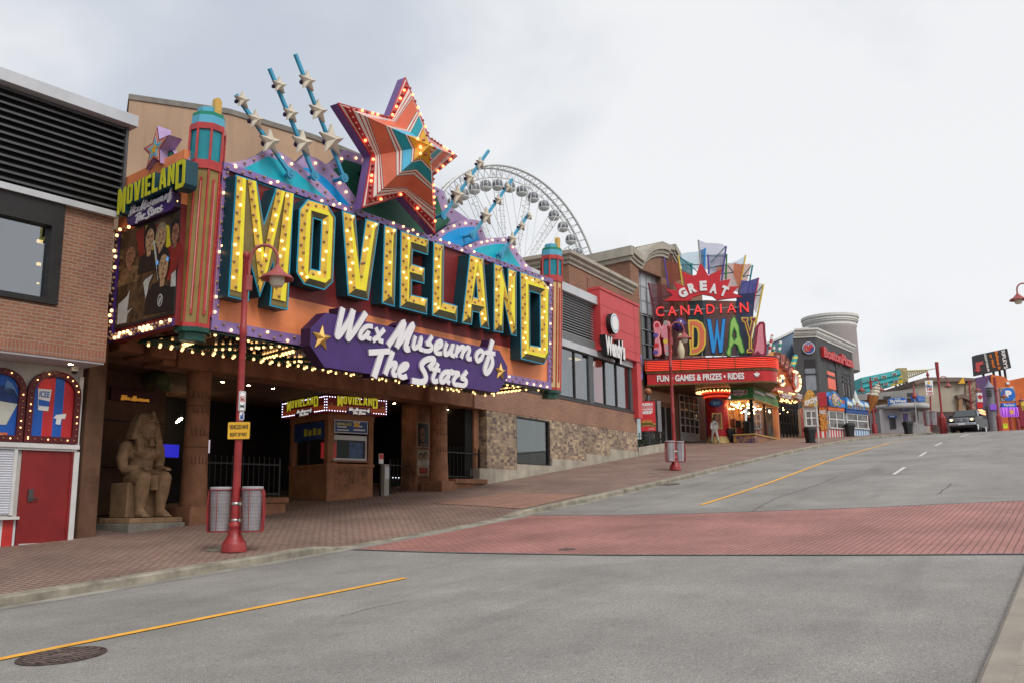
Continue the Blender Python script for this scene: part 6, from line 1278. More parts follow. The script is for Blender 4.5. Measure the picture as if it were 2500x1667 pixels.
b.box(xa0-.3, xa0, -.3, 6, top[0][1]+.3, top[0][1]+.95); b.box(xa0-.15, xa0, -.15, 6, top[0][1], top[0][1]+.3)
b.build('cornice', CORN, ab)
B().box(FA.p(1612, 620)[0], x1, .0, 2, za0+9, z0+.55).build('parapet_block', BRK2, ab)
# ground floor under the canopy: garage door, dark shop wall
q = FA.r((1656, 962), (1706, 1078), -.05); gd = thing('garage_door', 'white framed glass garage door under the arcade canopy', 'door', FA)
wg, hg = q[1]-q[0], q[3]-q[2]; b = B()
for i in range(5): x = q[0]+wg*i/4; b.box(x-.035, x+.035, -.16, -.08, q[2], q[3])
for i in range(7): z = q[2]+hg*i/6; b.box(q[0], q[1], -.17, -.09, z-.04, z+.04)
b.build('frame', WTRIM, gd); B().box(q[0], q[1], -.10, -.09, q[2]+hg/6, q[3]).build('pane', mat('dark_pane', (.02, .021, .024), .06, var=.5, vs=2, spec=.8), gd); B().box(q[0], q[1], -.14, -.1, q[2], q[2]+hg/6).build('kick_panel', WTRIM, gd)
b = B()
for i in range(4): b.box(q[0]+wg*(.05+.25*i), q[0]+wg*(.2+.25*i), -.08, -.07, q[2]+hg*(.2+.1*(i % 3)), q[2]+hg*(.45+.1*(i % 2)))
b.build('display', mat('mixed_goods', (.3, .16, .09), .5, var=.95, vs=4), gd)
q2 = FA.r((1573, 950), (1642, 985), -.03); B().box(q2[0], q2[1], -.1, -.002, q2[2], q2[3]).build('tan_band', TAN, ab); q2 = FA.r((1575, 986), (1640, 1085), -.03); B().box(q2[0], q2[1], -.08, -.002, za0, q2[3]).build('dark_shopfront', BLKM, ab)
b = B()
for k in range(5): x = q2[0]+(q2[1]-q2[0])*k/4; b.box(x-.05, x+.05, -.14, -.08, za0, q2[3])
b.build('shopfront_frame', mat('grey_mullion', (0, 0, 0)), ab)
# ================================================================== arcade canopy and sign
FC = Fr(at(1740, 935, 57), 99)
cp = thing('arcade_canopy', 'curved red canopy with neon bands and white lettering', 'canopy', FC)
xcl = FC.p(1580, 925)[0]; xcr = FC.p(1852, 925)[0]; zc = [FC.p(1740, y)[1] for y in (933, 906, 903, 880)]; Rc = 1.35
def cplan(g):
    o_ = [(xcl-g, -g)]+[(xcr+(Rc+g)*sin(pi/2*k/8), Rc-(Rc+g)*cos(pi/2*k/8)) for k in range(9)]+[(xcr+Rc+g, 7), (xcl-g, 7)]; return o_
CRED = mat('canopy_red', (.52, .02, .025), .35, var=.12); CBRN = mat('canopy_bronze', (.16, .085, .03), .4, m=.4, var=.2); NEON = emit('neon_red', (1, .07, .03), .5, (.6, .05, .03))
B().plan(cplan(0), zc[0], zc[1]).build('sign_band', CRED, cp); B().plan(cplan(.06), zc[0]-.1, zc[0]).build('lower_trim', CBRN, cp); B().plan(cplan(.06), zc[1], zc[1]+.14).build('upper_trim', CBRN, cp)
B().plan(cplan(.02), zc[1]+.14, zc[3]+.12).build('neon_back', mat('neon_back', (.28, .02, .03), .4, var=.15), cp); B().plan(cplan(.16), zc[3]+.12, zc[3]+.22).build('cap', mat('canopy_maroon', (.12, .012, .03), .4), cp)
b = B(); zn = zc[1]+.2
for k in range(6):
    z = zn+(zc[3]+.08-zn)*k/5; pp = cplan(.12)[:11]; b.tube([(x, y, z) for x, y in pp], .034, 6)
b.build('neon_tube', NEON, cp)
b = B()
for f in (.0, .31, .56, .8): x = xcl+(xcr-xcl)*f; b.box(x-.02, x+.02, -.19, -.03, zc[1]+.15, zc[3]+.14)
b.build('divider', CBRN, cp)
x0, x1 = FC.p(1604, 920)[0], FC.p(1817, 920)[0]; z0, z1 = zc[0]+.16, zc[1]-.14
text('FUN \u2022 GAMES & PRIZES \u2022 RIDES', x0, x1, z0, z1, -.05, WS, cp, depth=.04, bold=.035)
mx0, mz0 = FC.p(1847.5, 914)
LEAF = [(0, -.5), (.04, -.2), (.3, -.25), (.25, -.12), (.5, .12), (.4, .16), (.42, .3), (.25, .24), (.2, .32), (.08, .2), (.12, .42), (.05, .38), (0, .52)]
LEAF = LEAF+[(-x, z) for x, z in LEAF[-2:0:-1]]
B().prism([(mx0+x*.42, mz0+z*.42) for x, z in LEAF], -.06, -.001).build('maple_leaf', WS, cp)
# --- letters standing on the canopy
ms = thing('arcade_sign', 'colourful arcade sign with big shaped letters, a red starburst and coloured mesh fins', 'sign', FC); ly = .25
def LP(pts, y=ly): return FC.P(K1(*pts), y)
c_ = {n: mat('arcade_'+n, col, .4, var=.06) for n, col in dict(pink=(.72, .24, .30), red=(.58, .02, .03), dkred=(.25, .015, .04), blue=(.02, .30, .72), navy=(.01, .03, .18), green=(.30, .55, .12), dkgreen=(.02, .20, .03), yellow=(.70, .50, .06), orange=(.70, .16, .07), purple=(.10, .07, .32), cream=(.66, .57, .38), white=(.82, .82, .82), plum=(.18, .03, .07), sky=(.25, .55, .75), grey=(.35, .34, .33), teal=(.01, .22, .28)).items()}
def letter(nm, pts, layers, holes=(), y=ly, dep=.35):
    p = LP(pts, y); hs = [LP(hh, y) for hh in holes]; o_ = ccw(p); L0 = B().prism(o_, y, y+dep, 0, 0, holes=hs).build(nm, c_[layers[0]], ms)
    for k, (cl, w_) in enumerate(layers[1:]): B().prism(inset(o_, [w_]*len(o_)), y-.015*(k+1), y-.001-.015*k, holes=[inset(ccw(hh, True), [w_]*len(hh)) for hh in hs]).build('letter_face', c_[cl], L0)
    return L0
m_ = letter('letter', [(165, 1150), (180, 1105), (215, 1093), (250, 1110), (272, 1160), (300, 1105), (340, 1088), (375, 1105), (385, 1150), (375, 1300), (400, 1450), (395, 1510), (350, 1515), (305, 1490), (295, 1400), (285, 1300), (265, 1300), (262, 1240), (250, 1300), (275, 1420), (275, 1490), (240, 1520), (190, 1515), (170, 1480), (190, 1300)], ['red', ('white', .06), ('pink', .09)])
for (x, y_), cl in zip(((215, 1150), (320, 1120), (200, 1270), (210, 1385), (200, 1465), (345, 1410), (318, 1340), (340, 1480)), ('red', 'grey', 'purple', 'red', 'purple', 'grey', 'yellow', 'grey')):
    q = LP([(x, y_)])[0]; B().prism([(q[0]+.16*cos(2*pi*i/12), q[1]+.16*sin(2*pi*i/12)) for i in range(12)], ly-.036, ly-.031).build('dot', c_[cl], m_)
q = LP([(483, 1143)])[0]; bo = B().ball((q[0], ly, q[1]), .46, 18).build('bowling_ball', mat('ball_purple', (.055, .03, .20), .18, var=.7, vs=5, spec=.8), ms)
pn = LP([(493, 1245)])[0]; pz = LP([(493, 1550)])[0][1]; hh = pn[1]-pz
B().lathe([(0, hh), (.1, hh*.98), (.15, hh*.9), (.145, hh*.82), (.10, hh*.72), (.13, hh*.62), (.23, hh*.42), (.25, hh*.32), (.22, hh*.15), (.14, 0)], (pn[0], ly, pz), 16).build('bowling_pin', c_['cream'], ms); B().lathe([(.108, hh*.71), (.118, hh*.73), (.108, hh*.75)], (pn[0], ly, pz), 16).build('pin_stripe', c_['red'], ms)
letter('letter', [(585, 1085), (690, 1082), (760, 1120), (800, 1210), (800, 1370), (770, 1440), (700, 1490), (605, 1500), (610, 1440), (600, 1300)], ['yellow', ('orange', .11)], [[(655, 1170), (690, 1185), (705, 1240), (705, 1350), (690, 1400), (655, 1410)]])
letter('letter', [(805, 1075), (865, 1070), (900, 1330), (920, 1075), (945, 1075), (970, 1330), (990, 1070), (1042, 1065), (1005, 1475), (955, 1480), (935, 1300), (912, 1485), (868, 1480)], ['navy', ('blue', .05)])
letter('letter', [(1130, 1035), (1160, 1060), (1180, 1120), (1200, 1160), (1210, 1260), (1235, 1330), (1260, 1420), (1270, 1470), (1230, 1490), (1200, 1470), (1175, 1390), (1140, 1370), (1110, 1420), (1105, 1500), (1085, 1530), (1050, 1500), (1040, 1470), (1065, 1400), (1075, 1290), (1080, 1180), (1090, 1100)], ['dkgreen', ('green', .07)], [[(1140, 1190), (1158, 1240), (1160, 1290), (1140, 1320), (1122, 1280), (1128, 1230)]])
letter('letter', [(1222, 1055), (1310, 1055), (1310, 1090), (1300, 1100), (1325, 1200), (1345, 1100), (1335, 1090), (1330, 1050), (1410, 1050), (1405, 1100), (1385, 1110), (1352, 1290), (1352, 1420), (1378, 1440), (1370, 1470), (1290, 1475), (1290, 1440), (1315, 1420), (1315, 1300), (1260, 1110), (1240, 1110)], ['yellow', ('plum', .07)])
letter('letter', [(1380, 1340), (1400, 1160), (1440, 1108), (1490, 1105), (1510, 1130), (1515, 1250), (1530, 1400), (1525, 1490), (1490, 1520), (1450, 1515), (1420, 1490), (1390, 1520), (1345, 1500)], ['dkred', ('pink', .16)], dep=1.0)
b = B()
for x in (215, 350, 620, 755, 885, 1000, 1185, 1085, 1330, 1470): q = LP([(x, 1440), (x, 1545)]); b.tube([(q[0][0], ly+.2, q[0][1]), (q[0][0], ly+.2, zc[3]+.1)], .04, 6)
b.build('letter_posts', c_['grey'], ms).name = 'letter_support'
# CANADIAN and its rail
xs9 = [(200, 300, 922, 1050), (345, 450, 915, 1045), (495, 605, 905, 1035), (650, 760, 898, 1030), (805, 905, 893, 1020), (968, 990, 890, 1010), (1050, 1160, 880, 1008), (1205, 1310, 870, 1003)]
for ch, (x0, x1, y0, y1) in zip('CANADIAN', xs9):
    p, q = LP([(x0, y1), (x1, y0)], .5); t = text(ch, p[0], q[0], p[1], q[1], .5, mat('arcade_dkred2', (.30, .01, .015), .4, var=.1), ms, 'letter', bold=.05, depth=.2); text(ch, p[0]+.03, q[0]-.03, p[1]+.03, q[1]-.03, .47, emit('neon_letter', (1, .05, .05), .45, (.75, .05, .05)), t, 'neon', bold=-.005, depth=.03).parent = ms
p = LP([(300, 985), (1200, 935)], .7); B().tube([(p[0][0], .72, p[0][1]), (p[1][0], .72, p[1][1])], .05, 6).build('rail', c_['grey'], ms)
# starburst with GREAT
bp_ = LP([(295, 857), (405, 790), (318, 715), (470, 735), (408, 630), (560, 685), (515, 502), (640, 560), (685, 545), (722, 430), (740, 408), (765, 440), (830, 555), (900, 520), (985, 485), (970, 620), (1095, 597), (1060, 690), (1190, 682), (1125, 762), (1240, 808), (935, 845), (880, 800), (760, 778), (650, 810), (600, 857)], .35)
B().prism(bp_, .35, .6).build('starburst', c_['red'], ms)
for ch, cx, cy_, w_, h2, a in (('G', 525, 762, 100, 112, 24), ('R', 637, 705, 92, 118, 14), ('E', 770, 678, 86, 118, 0), ('A', 893, 712, 90, 118, -12), ('T', 1020, 742, 84, 125, -26)):
    q = LP([(cx, cy_), (cx+w_/2, cy_), (cx, cy_-h2/2)], .3); hw = abs(q[1][0]-q[0][0]); hh = abs(q[2][1]-q[0][1]); ca, sa = cos(R(a)), sin(R(a))
    text(ch, 0, 1, 0, 1, .28, WS, ms, 'letter', bold=.06, depth=.07, warp=lambda fx, fz: (q[0][0]+ca*(fx*2-1)*hw-sa*(fz*2-1)*hh, q[0][1]+sa*(fx*2-1)*hw+ca*(fz*2-1)*hh))
# coloured mesh fins
def fin(col, alpha):
    nm = 'fin_%s_%d' % (col, int(alpha*100))
    if nm in bpy.data.materials: return bpy.data.materials[nm]
    M = bpy.data.materials.new(nm); M.use_nodes = True; P = M.node_tree.nodes['Principled BSDF']; cc = {'lav': (.42, .42, .58), 'sky': (.35, .58, .72), 'teal': (.02, .28, .33), 'blue': (.02, .18, .42), 'org': (.58, .17, .06), 'pur': (.05, .05, .28), 'gry': (.55, .48, .44), 'mar': (.14, .015, .03), 'dteal': (.01, .10, .13), 'rust': (.26, .05, .02), 'navy': (.012, .02, .10)}[col]
    P.inputs['Base Color'].default_value = cc+(1,); P.inputs['Alpha'].default_value = alpha; P.inputs['Roughness'].default_value = .4; return M
fins = [('lav', .55, [(710, 130), (800, 165), (900, 168), (980, 175), (1043, 205), (1010, 520), (740, 470)], 2.6), ('sky', .5, [(472, 312), (560, 280), (720, 268), (745, 470), (520, 500)], 2.4), ('teal', .75, [(478, 330), (632, 412), (632, 545), (520, 500)], 2.0), ('blue', .8, [(720, 260), (792, 230), (792, 480), (740, 460)], 2.2), ('lav', .7, [(825, 305), (930, 300), (1032, 288), (1012, 545), (840, 545)], 2.0), ('org', .6, [(920, 440), (1060, 410), (1200, 425), (1345, 415), (1290, 640), (1190, 760), (950, 640)], 1.8), ('org', .85, [(1135, 402), (1255, 430), (1195, 720), (1130, 560)], 1.5), ('sky', .5, [(1060, 415), (1170, 380), (1275, 320), (1255, 440)], 2.3), ('pur', .85, [(1225, 612), (1310, 620), (1430, 580), (1360, 900), (1190, 880)], 1.4), ('gry', .6, [(1340, 632), (1420, 640), (1493, 662), (1400, 1010), (1355, 900)], 1.9), ('sky', .45, [(1340, 620), (1430, 582), (1420, 640)], 2.5),
        ('mar', .62, [(110, 645), (350, 665), (455, 860), (595, 865), (585, 1510), (205, 1510)], 1.5), ('dteal', .85, [(590, 860), (800, 850), (800, 1510), (585, 1510)], 1.3), ('rust', .85, [(800, 850), (1165, 860), (1170, 1510), (800, 1510)], 1.35), ('navy', .9, [(1165, 780), (1390, 760), (1330, 1510), (1170, 1510)], 1.25), ('rust', .8, [(320, 390), (490, 400), (520, 600), (350, 660)], 1.7)]
for k, (cl, al, pts, y) in enumerate(fins): B().prism(LP(pts, y), y, y+.03).build('mesh_fin', fin(cl, al-.17 if y > 1.45 else al-.06), ms)
posts = [((710, 130), (745, 480), 'grey'), ((470, 312), (578, 1100), 'yellow'), ((300, 345), (360, 740), 'purple'), ((110, 640), (205, 1090), 'dkred'), ((1275, 312), (1150, 1020), 'yellow'), ((1240, 420), (1165, 980), 'purple'), ((1358, 432), (1300, 770), 'teal'), ((1430, 582), (1345, 1010), 'red'), ((1490, 660), (1330, 1490), 'yellow'), ((1043, 205), (985, 660), 'purple'), ((792, 228), (785, 500), 'blue'), ((632, 410), (632, 545), 'teal'), ((825, 305), (835, 540), 'purple'), ((1048, 300), (1040, 600), 'dkgreen'), ((455, 860), (465, 1060), 'yellow')]
for a, c, cl in posts:
    p = LP([a, c], 1.7); B().tube([(p[0][0], 1.7, p[0][1]), (p[1][0], 1.7, p[1][1])], .065, 6).build('fin_post', c_[cl], ms)
b = B()
for a, c in (((490, 430), (720, 425)), ((730, 320), (1030, 322)), ((820, 470), (1000, 430)), ((1000, 530), (1240, 510)), ((1060, 430), (1200, 600)), ((1230, 570), (1340, 550)), ((475, 320), (700, 510)), ((860, 400), (1040, 205)), ((160, 830), (400, 790)), ((160, 855), (450, 850)), ((1390, 800), (1450, 790)), ((1340, 440), (1240, 570)), ((1490, 665), (1380, 790)), ((340, 545), (510, 545))): p = LP([a, c], 1.75); b.tube([(p[0][0], 1.78, p[0][1]), (p[1][0], 1.78, p[1][1])], .035, 5)
b.build('truss', mat('truss_teal', (.03, .12, .14), .5), ms)
# red column under the canopy
pcx = GS(1755, 1079); FK = Fr(pcx, 90); ro = .74
rc_ = thing('red_column', 'fat red column with glowing bulb ring under the arcade canopy', 'column', FK); hC = zc[0]-.14+FC.o.z-FK.o.z; z1 = FK.p(1755, 1066)[1]
B().lathe([(ro*1.25, -.1), (ro*1.2, .0), (ro*.95, z1)], n=24).build('base', mat('column_cream', (.58, .42, .16), .5, var=.1), rc_); B().lathe([(ro*.95, z1), (ro, z1+.4), (ro, hC-.9), (ro*1.02, hC-.6), (ro*1.1, hC-.4)], n=24).build('shaft', CRED, rc_)
for k in range(4): B().lathe([(ro*(1.06+.09*k), hC-.62+.13*k), (ro*(1.12+.09*k), hC-.56+.13*k), (ro*(1.06+.09*k), hC-.5+.13*k)], n=28).build('flare_ring', NEON if k % 2 else CRED, rc_)
B().lathe([(ro*1.2, hC-.12), (ro*1.85, hC-.02), (ro*1.85, hC+.04), (0, hC+.04)], n=28).build('cap', CBRN, rc_)
bulbs(rc_, [(ro*q*cos(2*pi*i/30), ro*q*sin(2*pi*i/30), hC-.08-.06*(2-q)) for q in (1.8, 1.5) for i in range(30)], .05, litfn=lambda i, p: True)
q = FK.r((1733, 974), (1765, 991), -ro-.1); ov = [((q[0]+q[1])/2+(q[1]-q[0])/2*cos(2*pi*i/20)*1.05, (q[2]+q[3])/2+(q[3]-q[2])/2*sin(2*pi*i/20)*1.1) for i in range(20)]
o = thing('oval_sign', 'small dark blue oval sign on the red column', 'sign', FK); B().prism(ov, -ro-.1, -ro+.25).build('body', c_['navy'], o); text('MIDWAY', q[0]+.2, q[1]-.18, q[2]+.12, q[3]-.14, -ro-.13, c_['sky'], o, depth=.02)
q = FK.r((1738, 1007), (1764, 1046), -ro-.05); o = thing('framed_poster', 'gold framed picture on the red column behind the walker', 'poster', FK); B().box(q[0], q[1], -ro-.05, -ro+.2, q[2], q[3]).build('frame', GSTR, o); B().box(q[0]+.07, q[1]-.07, -ro-.06, -ro-.051, q[2]+.07, q[3]-.07).build('print', mat('poster_mixed', (.28, .12, .06), .5, var=.95, vs=4), o)
Fp = Fr(GS(1729, 1078), 95); q = Fp.r((1723.5, 960), (1735, 1078)); o = thing('brick_pier', 'brick pier between the garage door and the red column', 'pier', Fp); B().box(q[0], q[1], 0, .8, -.3, FK.p(1729, 945)[1]+FK.o.z-Fp.o.z).build('body', BRK2, o); 
q = Fp.r((1722, 962), (1735, 1019), -.1); B().box(q[0], q[1], -.1, -.02, q[2], q[3]).build('banner', BLKM, o); B().prism([(q[0]+(q[1]-q[0])*fx, q[2]+(q[3]-q[2])*fz) for fx, fz in ((.2, .05), (.5, .0), (.6, .3), (.9, .1), (.8, .5), (.95, .9), (.6, .75), (.5, 1), (.3, .8), (.4, .5), (.1, .4))], -.115, -.101).build('figure_print', WSGN, o); q = Fp.r((1723, 1019), (1735, 1058), -.1); B().box(q[0], q[1], -.1, -.02, q[2], q[3]).build('poster', mat('poster_violet', (.14, .10, .30), .5, var=.9, vs=4), o)
# ================================================================== sweet shop
FU = Fr(GS(1843, 1080), 30); FUl = Fr(GS(1843, 1080), 118)
fs = thing('sweet_shop', 'sweet shop with a green fascia, glowing windows and a tiled base', 'shop', FU)
xu = FU.p(1902, 1067)[0]; dl = -FUl.p(1791, 1078)[0]; zb1 = FU.p(1846, 1058)[1]; zw_ = FU.p(1838, 972)[1]; zf = FU.p(1838, 945)[1]
TILE = brickmat('chequer_tile', (.05, .03, .12), (.50, .25, .06), (.35, .22, .1), .17, .17, .006, off=0, rough=.3, bump=.2, blotch=.2); SHOPG = mat('shop_green', (.07, .27, .08), .4, var=.25, vs=3); SALM = mat('salmon_trim', (.60, .27, .14), .5, var=.08)
def ell(nm, z0, z1, g, m, th=.3):          # L-shaped wall on both street faces
    L0 = FUl; b = B().box(-g, xu, -g, th, z0, z1)
    n_ = B(); 
    for x0, x1, y0, y1 in ((-dl, -.001, -g, th),):
        for X_, Y_ in ((x0, y0),): pass
        vs = [FU.l(FUl.w(x, y, z)) for x in (x0, x1+g) for y in (y0, y1) for z in (z0, z1)]; b.add(vs, [(0, 1, 3, 2), (4, 6, 7, 5), (0, 4, 5, 1), (2, 3, 7, 6), (0, 2, 6, 4), (1, 5, 7, 3)])
    return b.build(nm, m, fs)
ell('tiled_base', -.6, zb1-.08, 0, TILE); ell('ledge', zb1-.08, zb1, .08, mat('gold_ledge', (.55, .33, .1), .5, var=.1)); ell('fascia', zw_, zf, .12, SHOPG); ell('fascia_trim', zf, zf+.07, .17, mat('gold_ledge', (0, 0, 0))); ell('fascia_trim', zw_-.08, zw_, .16, mat('gold_ledge', (0, 0, 0)))
ell('pane', zb1, zw_-.08, -.1, GLASSD, .12)
B().box(-.06, .06, -.02, .2, zb1, zw_).build('mullion', IRON, fs); B().box(xu*.5-.03, xu*.5+.03, .02, .15, zb1, zw_).build('mullion', IRON, fs); B().box(xu-.25, xu+.12, -.06, .3, -.3, zf).build('pilaster', SALM, fs)
B().box(.9, xu, 2.4, 2.5, -.3, zw_+.1).build('back_wall', mat('warm_shop_wall', (.36, .17, .07), .7, var=.7, vs=1.6), fs); B().box(.15, xu, .2, 2.5, zw_+.02, zw_+.1).build('ceiling', mat('shop_ceiling', (.40, .25, .13), .7), fs)
rr = random.Random(4)
for k in range(34):
    x = rr.uniform(.3, xu-.3); y = rr.uniform(.5, 2.2); o = B().lathe([(.07, 0), (.02, .08)], (x, y, zw_-.15-rr.uniform(0, .35)), 8).build('added_lamp', emit('added_shop_lamp', (1, .55, .22), 40), fs)  # lamps strewn under the ceiling, added for the glow of the windows
GOOD = [mat('goods_'+n, c, .5, var=.6, vs=9) for n, c in (('red', (.35, .05, .04)), ('brown', (.2, .1, .05)), ('cream', (.5, .4, .25)), ('dark', (.04, .03, .03)), ('blue', (.08, .16, .3)))]
for k in range(26):
    x = rr.uniform(.25, xu-.5); y = rr.uniform(.35, 1.9); hh = rr.uniform(.4, 1.7); w_ = rr.uniform(.2, .5); B().box(x, x+w_, y, y+.3, zb1-.5, zb1-.1+hh*.8).build('display', GOOD[k % 5], fs)
def pill(fr, px0, px1, y, lab, fg, bg, edge, parent_lab, ar=.28, shape='pill', group=None):
    q = fr.r(px0, px1, y); o = thing('shop_sign', parent_lab, 'sign', fr, group); r_ = (q[3]-q[2])*ar; cx, cz = (q[0]+q[1])/2, (q[2]+q[3])/2
    if shape == 'pill': pts = [(q[1]-r_+r_*cos(t), q[3]-r_+r_*sin(t)) for t in (0, pi/4, pi/2)]+[(q[0]+r_+r_*cos(t), q[3]-r_+r_*sin(t)) for t in (pi/2, 3*pi/4, pi)]+[(q[0]+r_+r_*cos(t), q[2]+r_+r_*sin(t)) for t in (pi, 5*pi/4, 3*pi/2)]+[(q[1]-r_+r_*cos(t), q[2]+r_+r_*sin(t)) for t in (-pi/2, -pi/4, 0)]
    else: w_, h2 = (q[1]-q[0])/2, (q[3]-q[2])/2; pts = [(cx+w_*x, cz+h2*z) for x, z in ((-1, .45), (-.8, .7), (-.3, .65), (0, 1), (.3, .65), (.8, .7), (1, .45), (.9, -.2), (.95, -.5), (.3, -.75), (0, -1), (-.3, -.75), (-.95, -.5), (-.9, -.2))]
    pts = ccw(pts); B().prism(pts, y, y+.1).build('edge', edge, o); B().prism(inset(pts, [.045]*len(pts)), y-.015, y-.001).build('face', bg, o)
    n = len(lab)
    for k, t in enumerate(lab): h2 = (q[3]-q[2])*(.62 if shape == 'pill' else .75)/n; zt2 = cz+h2*n/2-h2*k; text(t, q[0]+(q[1]-q[0])*.17, q[1]-(q[1]-q[0])*.17, zt2-h2*.9, zt2-h2*.1, y-.03, fg if k == 0 else WS, o, depth=.015, bold=.04)
    return o
pill(FU, (1844, 952), (1868, 966), -.28, ['CANDY'], WS, c_['red'], WS, 'red candy pill sign on the green fascia'); pill(FU, (1871, 957), (1894, 971), -.28, ['CUSTOMADE'], WS, c_['red'], WS, 'red pill sign right of the candy sign')
pill(FUl, (1783, 949), (1826, 965), -.3, ['FUDGE', 'FACTORY'], WS, c_['dkred'], c_['cream'], 'red fudge sign on the left end of the green fascia', shape='shield')
# entrance with lit canopy, and the big carnival sign over it
FE = Fr(GS(1925, 1067)+Vector((.1, .6, 0)), 42); en = thing('arcade_entrance', 'dark framed glass entrance under a gold canopy of bulbs', 'entrance', FE)
q = FE.r((1901, 981), (1948, 1067)); b = B()
for k in range(6): x = q[0]+(q[1]-q[0])*k/5; b.box(x-.05, x+.05, 0, .12, -.4, q[3])
for z in (q[2]+1, q[2]+2.1, q[3]): b.box(q[0], q[1], .01, .11, z-.05, z+.05)
b.build('frame', BLKM, en); B().box(q[0], q[1], .13, .15, -.4, q[3]).build('pane', GLASSD, en); B().box(q[0], q[1], 2.5, 2.6, -.4, q[3]).build('back_wall', mat('warm_shop_wall', (0, 0, 0)), en)
q = FE.r((1899, 952), (1957, 979), -1.2); B().box(q[0], q[1], -1.2, .1, q[2], q[3]).build('canopy', mat('canopy_gold', (.40, .17, .06), .45, var=.25), en); B().box(q[0]-.3, q[1]+.2, -.6, .3, q[3], q[3]+.9).build('upper_wall', mat('rose_wall', (.42, .11, .09), .6, var=.15), en)
bulbs(en, [(q[0]+(q[1]-q[0])*k/15, -1.05+.35*j, q[2]-.05) for k in range(16) for j in range(3)]+[(q[0]+(q[1]-q[0])*k/13, -1.25, q[3]-.06) for k in range(14)], .055, .6)
for k in range(12): B().lathe([(.07, 0), (.02, .08)], (FE.r((1901, 981), (1948, 1067))[0]+.3+.28*k, .6+.5*(k % 3), FE.r((1901, 981), (1948, 1067))[3]-.3-.25*(k % 2)), 8).build('added_lamp', emit('added_shop_lamp', (0, 0, 0), 0), en)  # lamps added inside to warm the entrance
pill(FE, (1902, 955), (1938, 977), -1.4, ['FUDGE', 'FACTORY'], WS, c_['dkred'], c_['cream'], 'fudge sign ringed with bulbs on the gold canopy', shape='shield'); pill(FE, (1943, 957), (1960, 976), -1.5, ['FUDGE', 'FACTORY'], WS, c_['dkred'], c_['cream'], 'second smaller fudge sign at the canopy corner', shape='shield')
FG = Fr(at(1910, 915, 61.5), 62); cs = thing('carnival_sign', 'brown bubble lettering with round white eyes and a bulb fan above the shop entrance', 'sign', FG)
for ch, (x, y_, w_, h2, a) in zip('FUDGE', ((1660, 180, 80, 170, 4), (1720, 190, 70, 150, -8), (1772, 240, 62, 150, -22), (1812, 310, 55, 140, -34), (1838, 385, 45, 110, -45))):
    q = FG.P(K2((x, y_), (x+w_/2, y_), (x, y_-h2/2)), -.3); hw, hh = abs(q[1][0]-q[0][0]), abs(q[2][1]-q[0][1]); ca, sa = cos(R(a)), sin(R(a)); wf = lambda fx, fz: (q[0][0]+ca*(fx*2-1)*hw-sa*(fz*2-1)*hh, q[0][1]+sa*(fx*2-1)*hw+ca*(fz*2-1)*hh)
    text(ch, 0, 1, 0, 1, -.3, mat('fudge_pink', (.62, .25, .2), .4), cs, 'letter', bold=.1, depth=.3, warp=wf); text(ch, 0, 1, 0, 1, -.33, mat('fudge_brown', (.16, .04, .025), .3, var=.15), cs, 'letter_face', bold=.02, depth=.03, warp=wf)
eb_ = []
for x, y_, r_ in ((1622, 428, 42), (1708, 432, 46)):
    q = FG.P(K2((x, y_), (x, y_-r_)), -.45); r2 = abs(q[1][1]-q[0][1]); el = lambda k, dx=0, dz=0: [(q[0][0]+dx+r2*k*.7*cos(2*pi*i/20), q[0][1]+dz+r2*k*1.15*sin(2*pi*i/20)) for i in range(20)]
    e_ = B().prism(el(1), -.45, -.3).build('eye', WS, cs); B().prism(el(.55, .08, -.06), -.465, -.4505).build('iris', mat('iris_blue', (.05, .12, .4), .3), cs); B().prism(el(.3, .1, -.08), -.475, -.4655).build('pupil', BLK, cs); eb_ += [(x_, -.5, z_) for x_, z_ in el(1.08)[::2]]
q = FG.P(K2((1690, 290), (1600, 380), (1640, 260), (1790, 340), (1800, 470), (1740, 500), (1590, 330)), -.2); B().prism(FG.P(K2((1575, 320), (1640, 250), (1760, 270), (1830, 400), (1810, 500), (1700, 510), (1640, 490), (1590, 470)), -.15), -.15, .2).build('face_panel', mat('carnival_orange', (.50, .13, .04), .45, var=.3, vs=3), cs)
fq = K2((1870, 440), (1870, 335)); q = FG.P(fq, -.4); rr_ = abs(q[1][1]-q[0][1]); pts = [(q[0][0]+rr_*.72*cos(R(t)), q[0][1]+rr_*1.1*sin(R(t))) for t in range(-95, 106, 10)]+[(q[0][0]-.25, q[0][1]-.3)]
B().prism(pts, -.4, -.2).build('fan_panel', mat('fan_red', (.5, .1, .06), .45, var=.1), cs); eb_ += [(x, -.45, z) for x, z in pts[:-1]]
b = B()
for t in range(-80, 100, 20): b.tube([(q[0][0]-.1, -.43, q[0][1]-.1), (q[0][0]+rr_*.65*cos(R(t)), -.43, q[0][1]+rr_*1.0*sin(R(t)))], .03, 5)
b.build('spokes', WS, cs).name = 'fan_ray'
bulbs(cs, eb_, .075, .75)
q = FG.P(K2((1530, 150), (1600, 90), (1640, 80), (1630, 130), (1570, 165)), -.3); B().prism(q, -.3, 0).build('orange_hand', mat('hand_orange', (.70, .30, .1), .45, var=.1), cs)
CANE = stripemat('cane_red_white', [(0, (.75, .72, .70)), (.5, (.50, .03, .04))], 2, .5); CANEG = stripemat('cane_green_white', [(0, (.75, .75, .72)), (.45, (.01, .28, .16))], 2, .45); CANEY = stripemat('cane_yellow_teal', [(0, (.65, .55, .08)), (.4, (.02, .35, .38))], 2, .42)
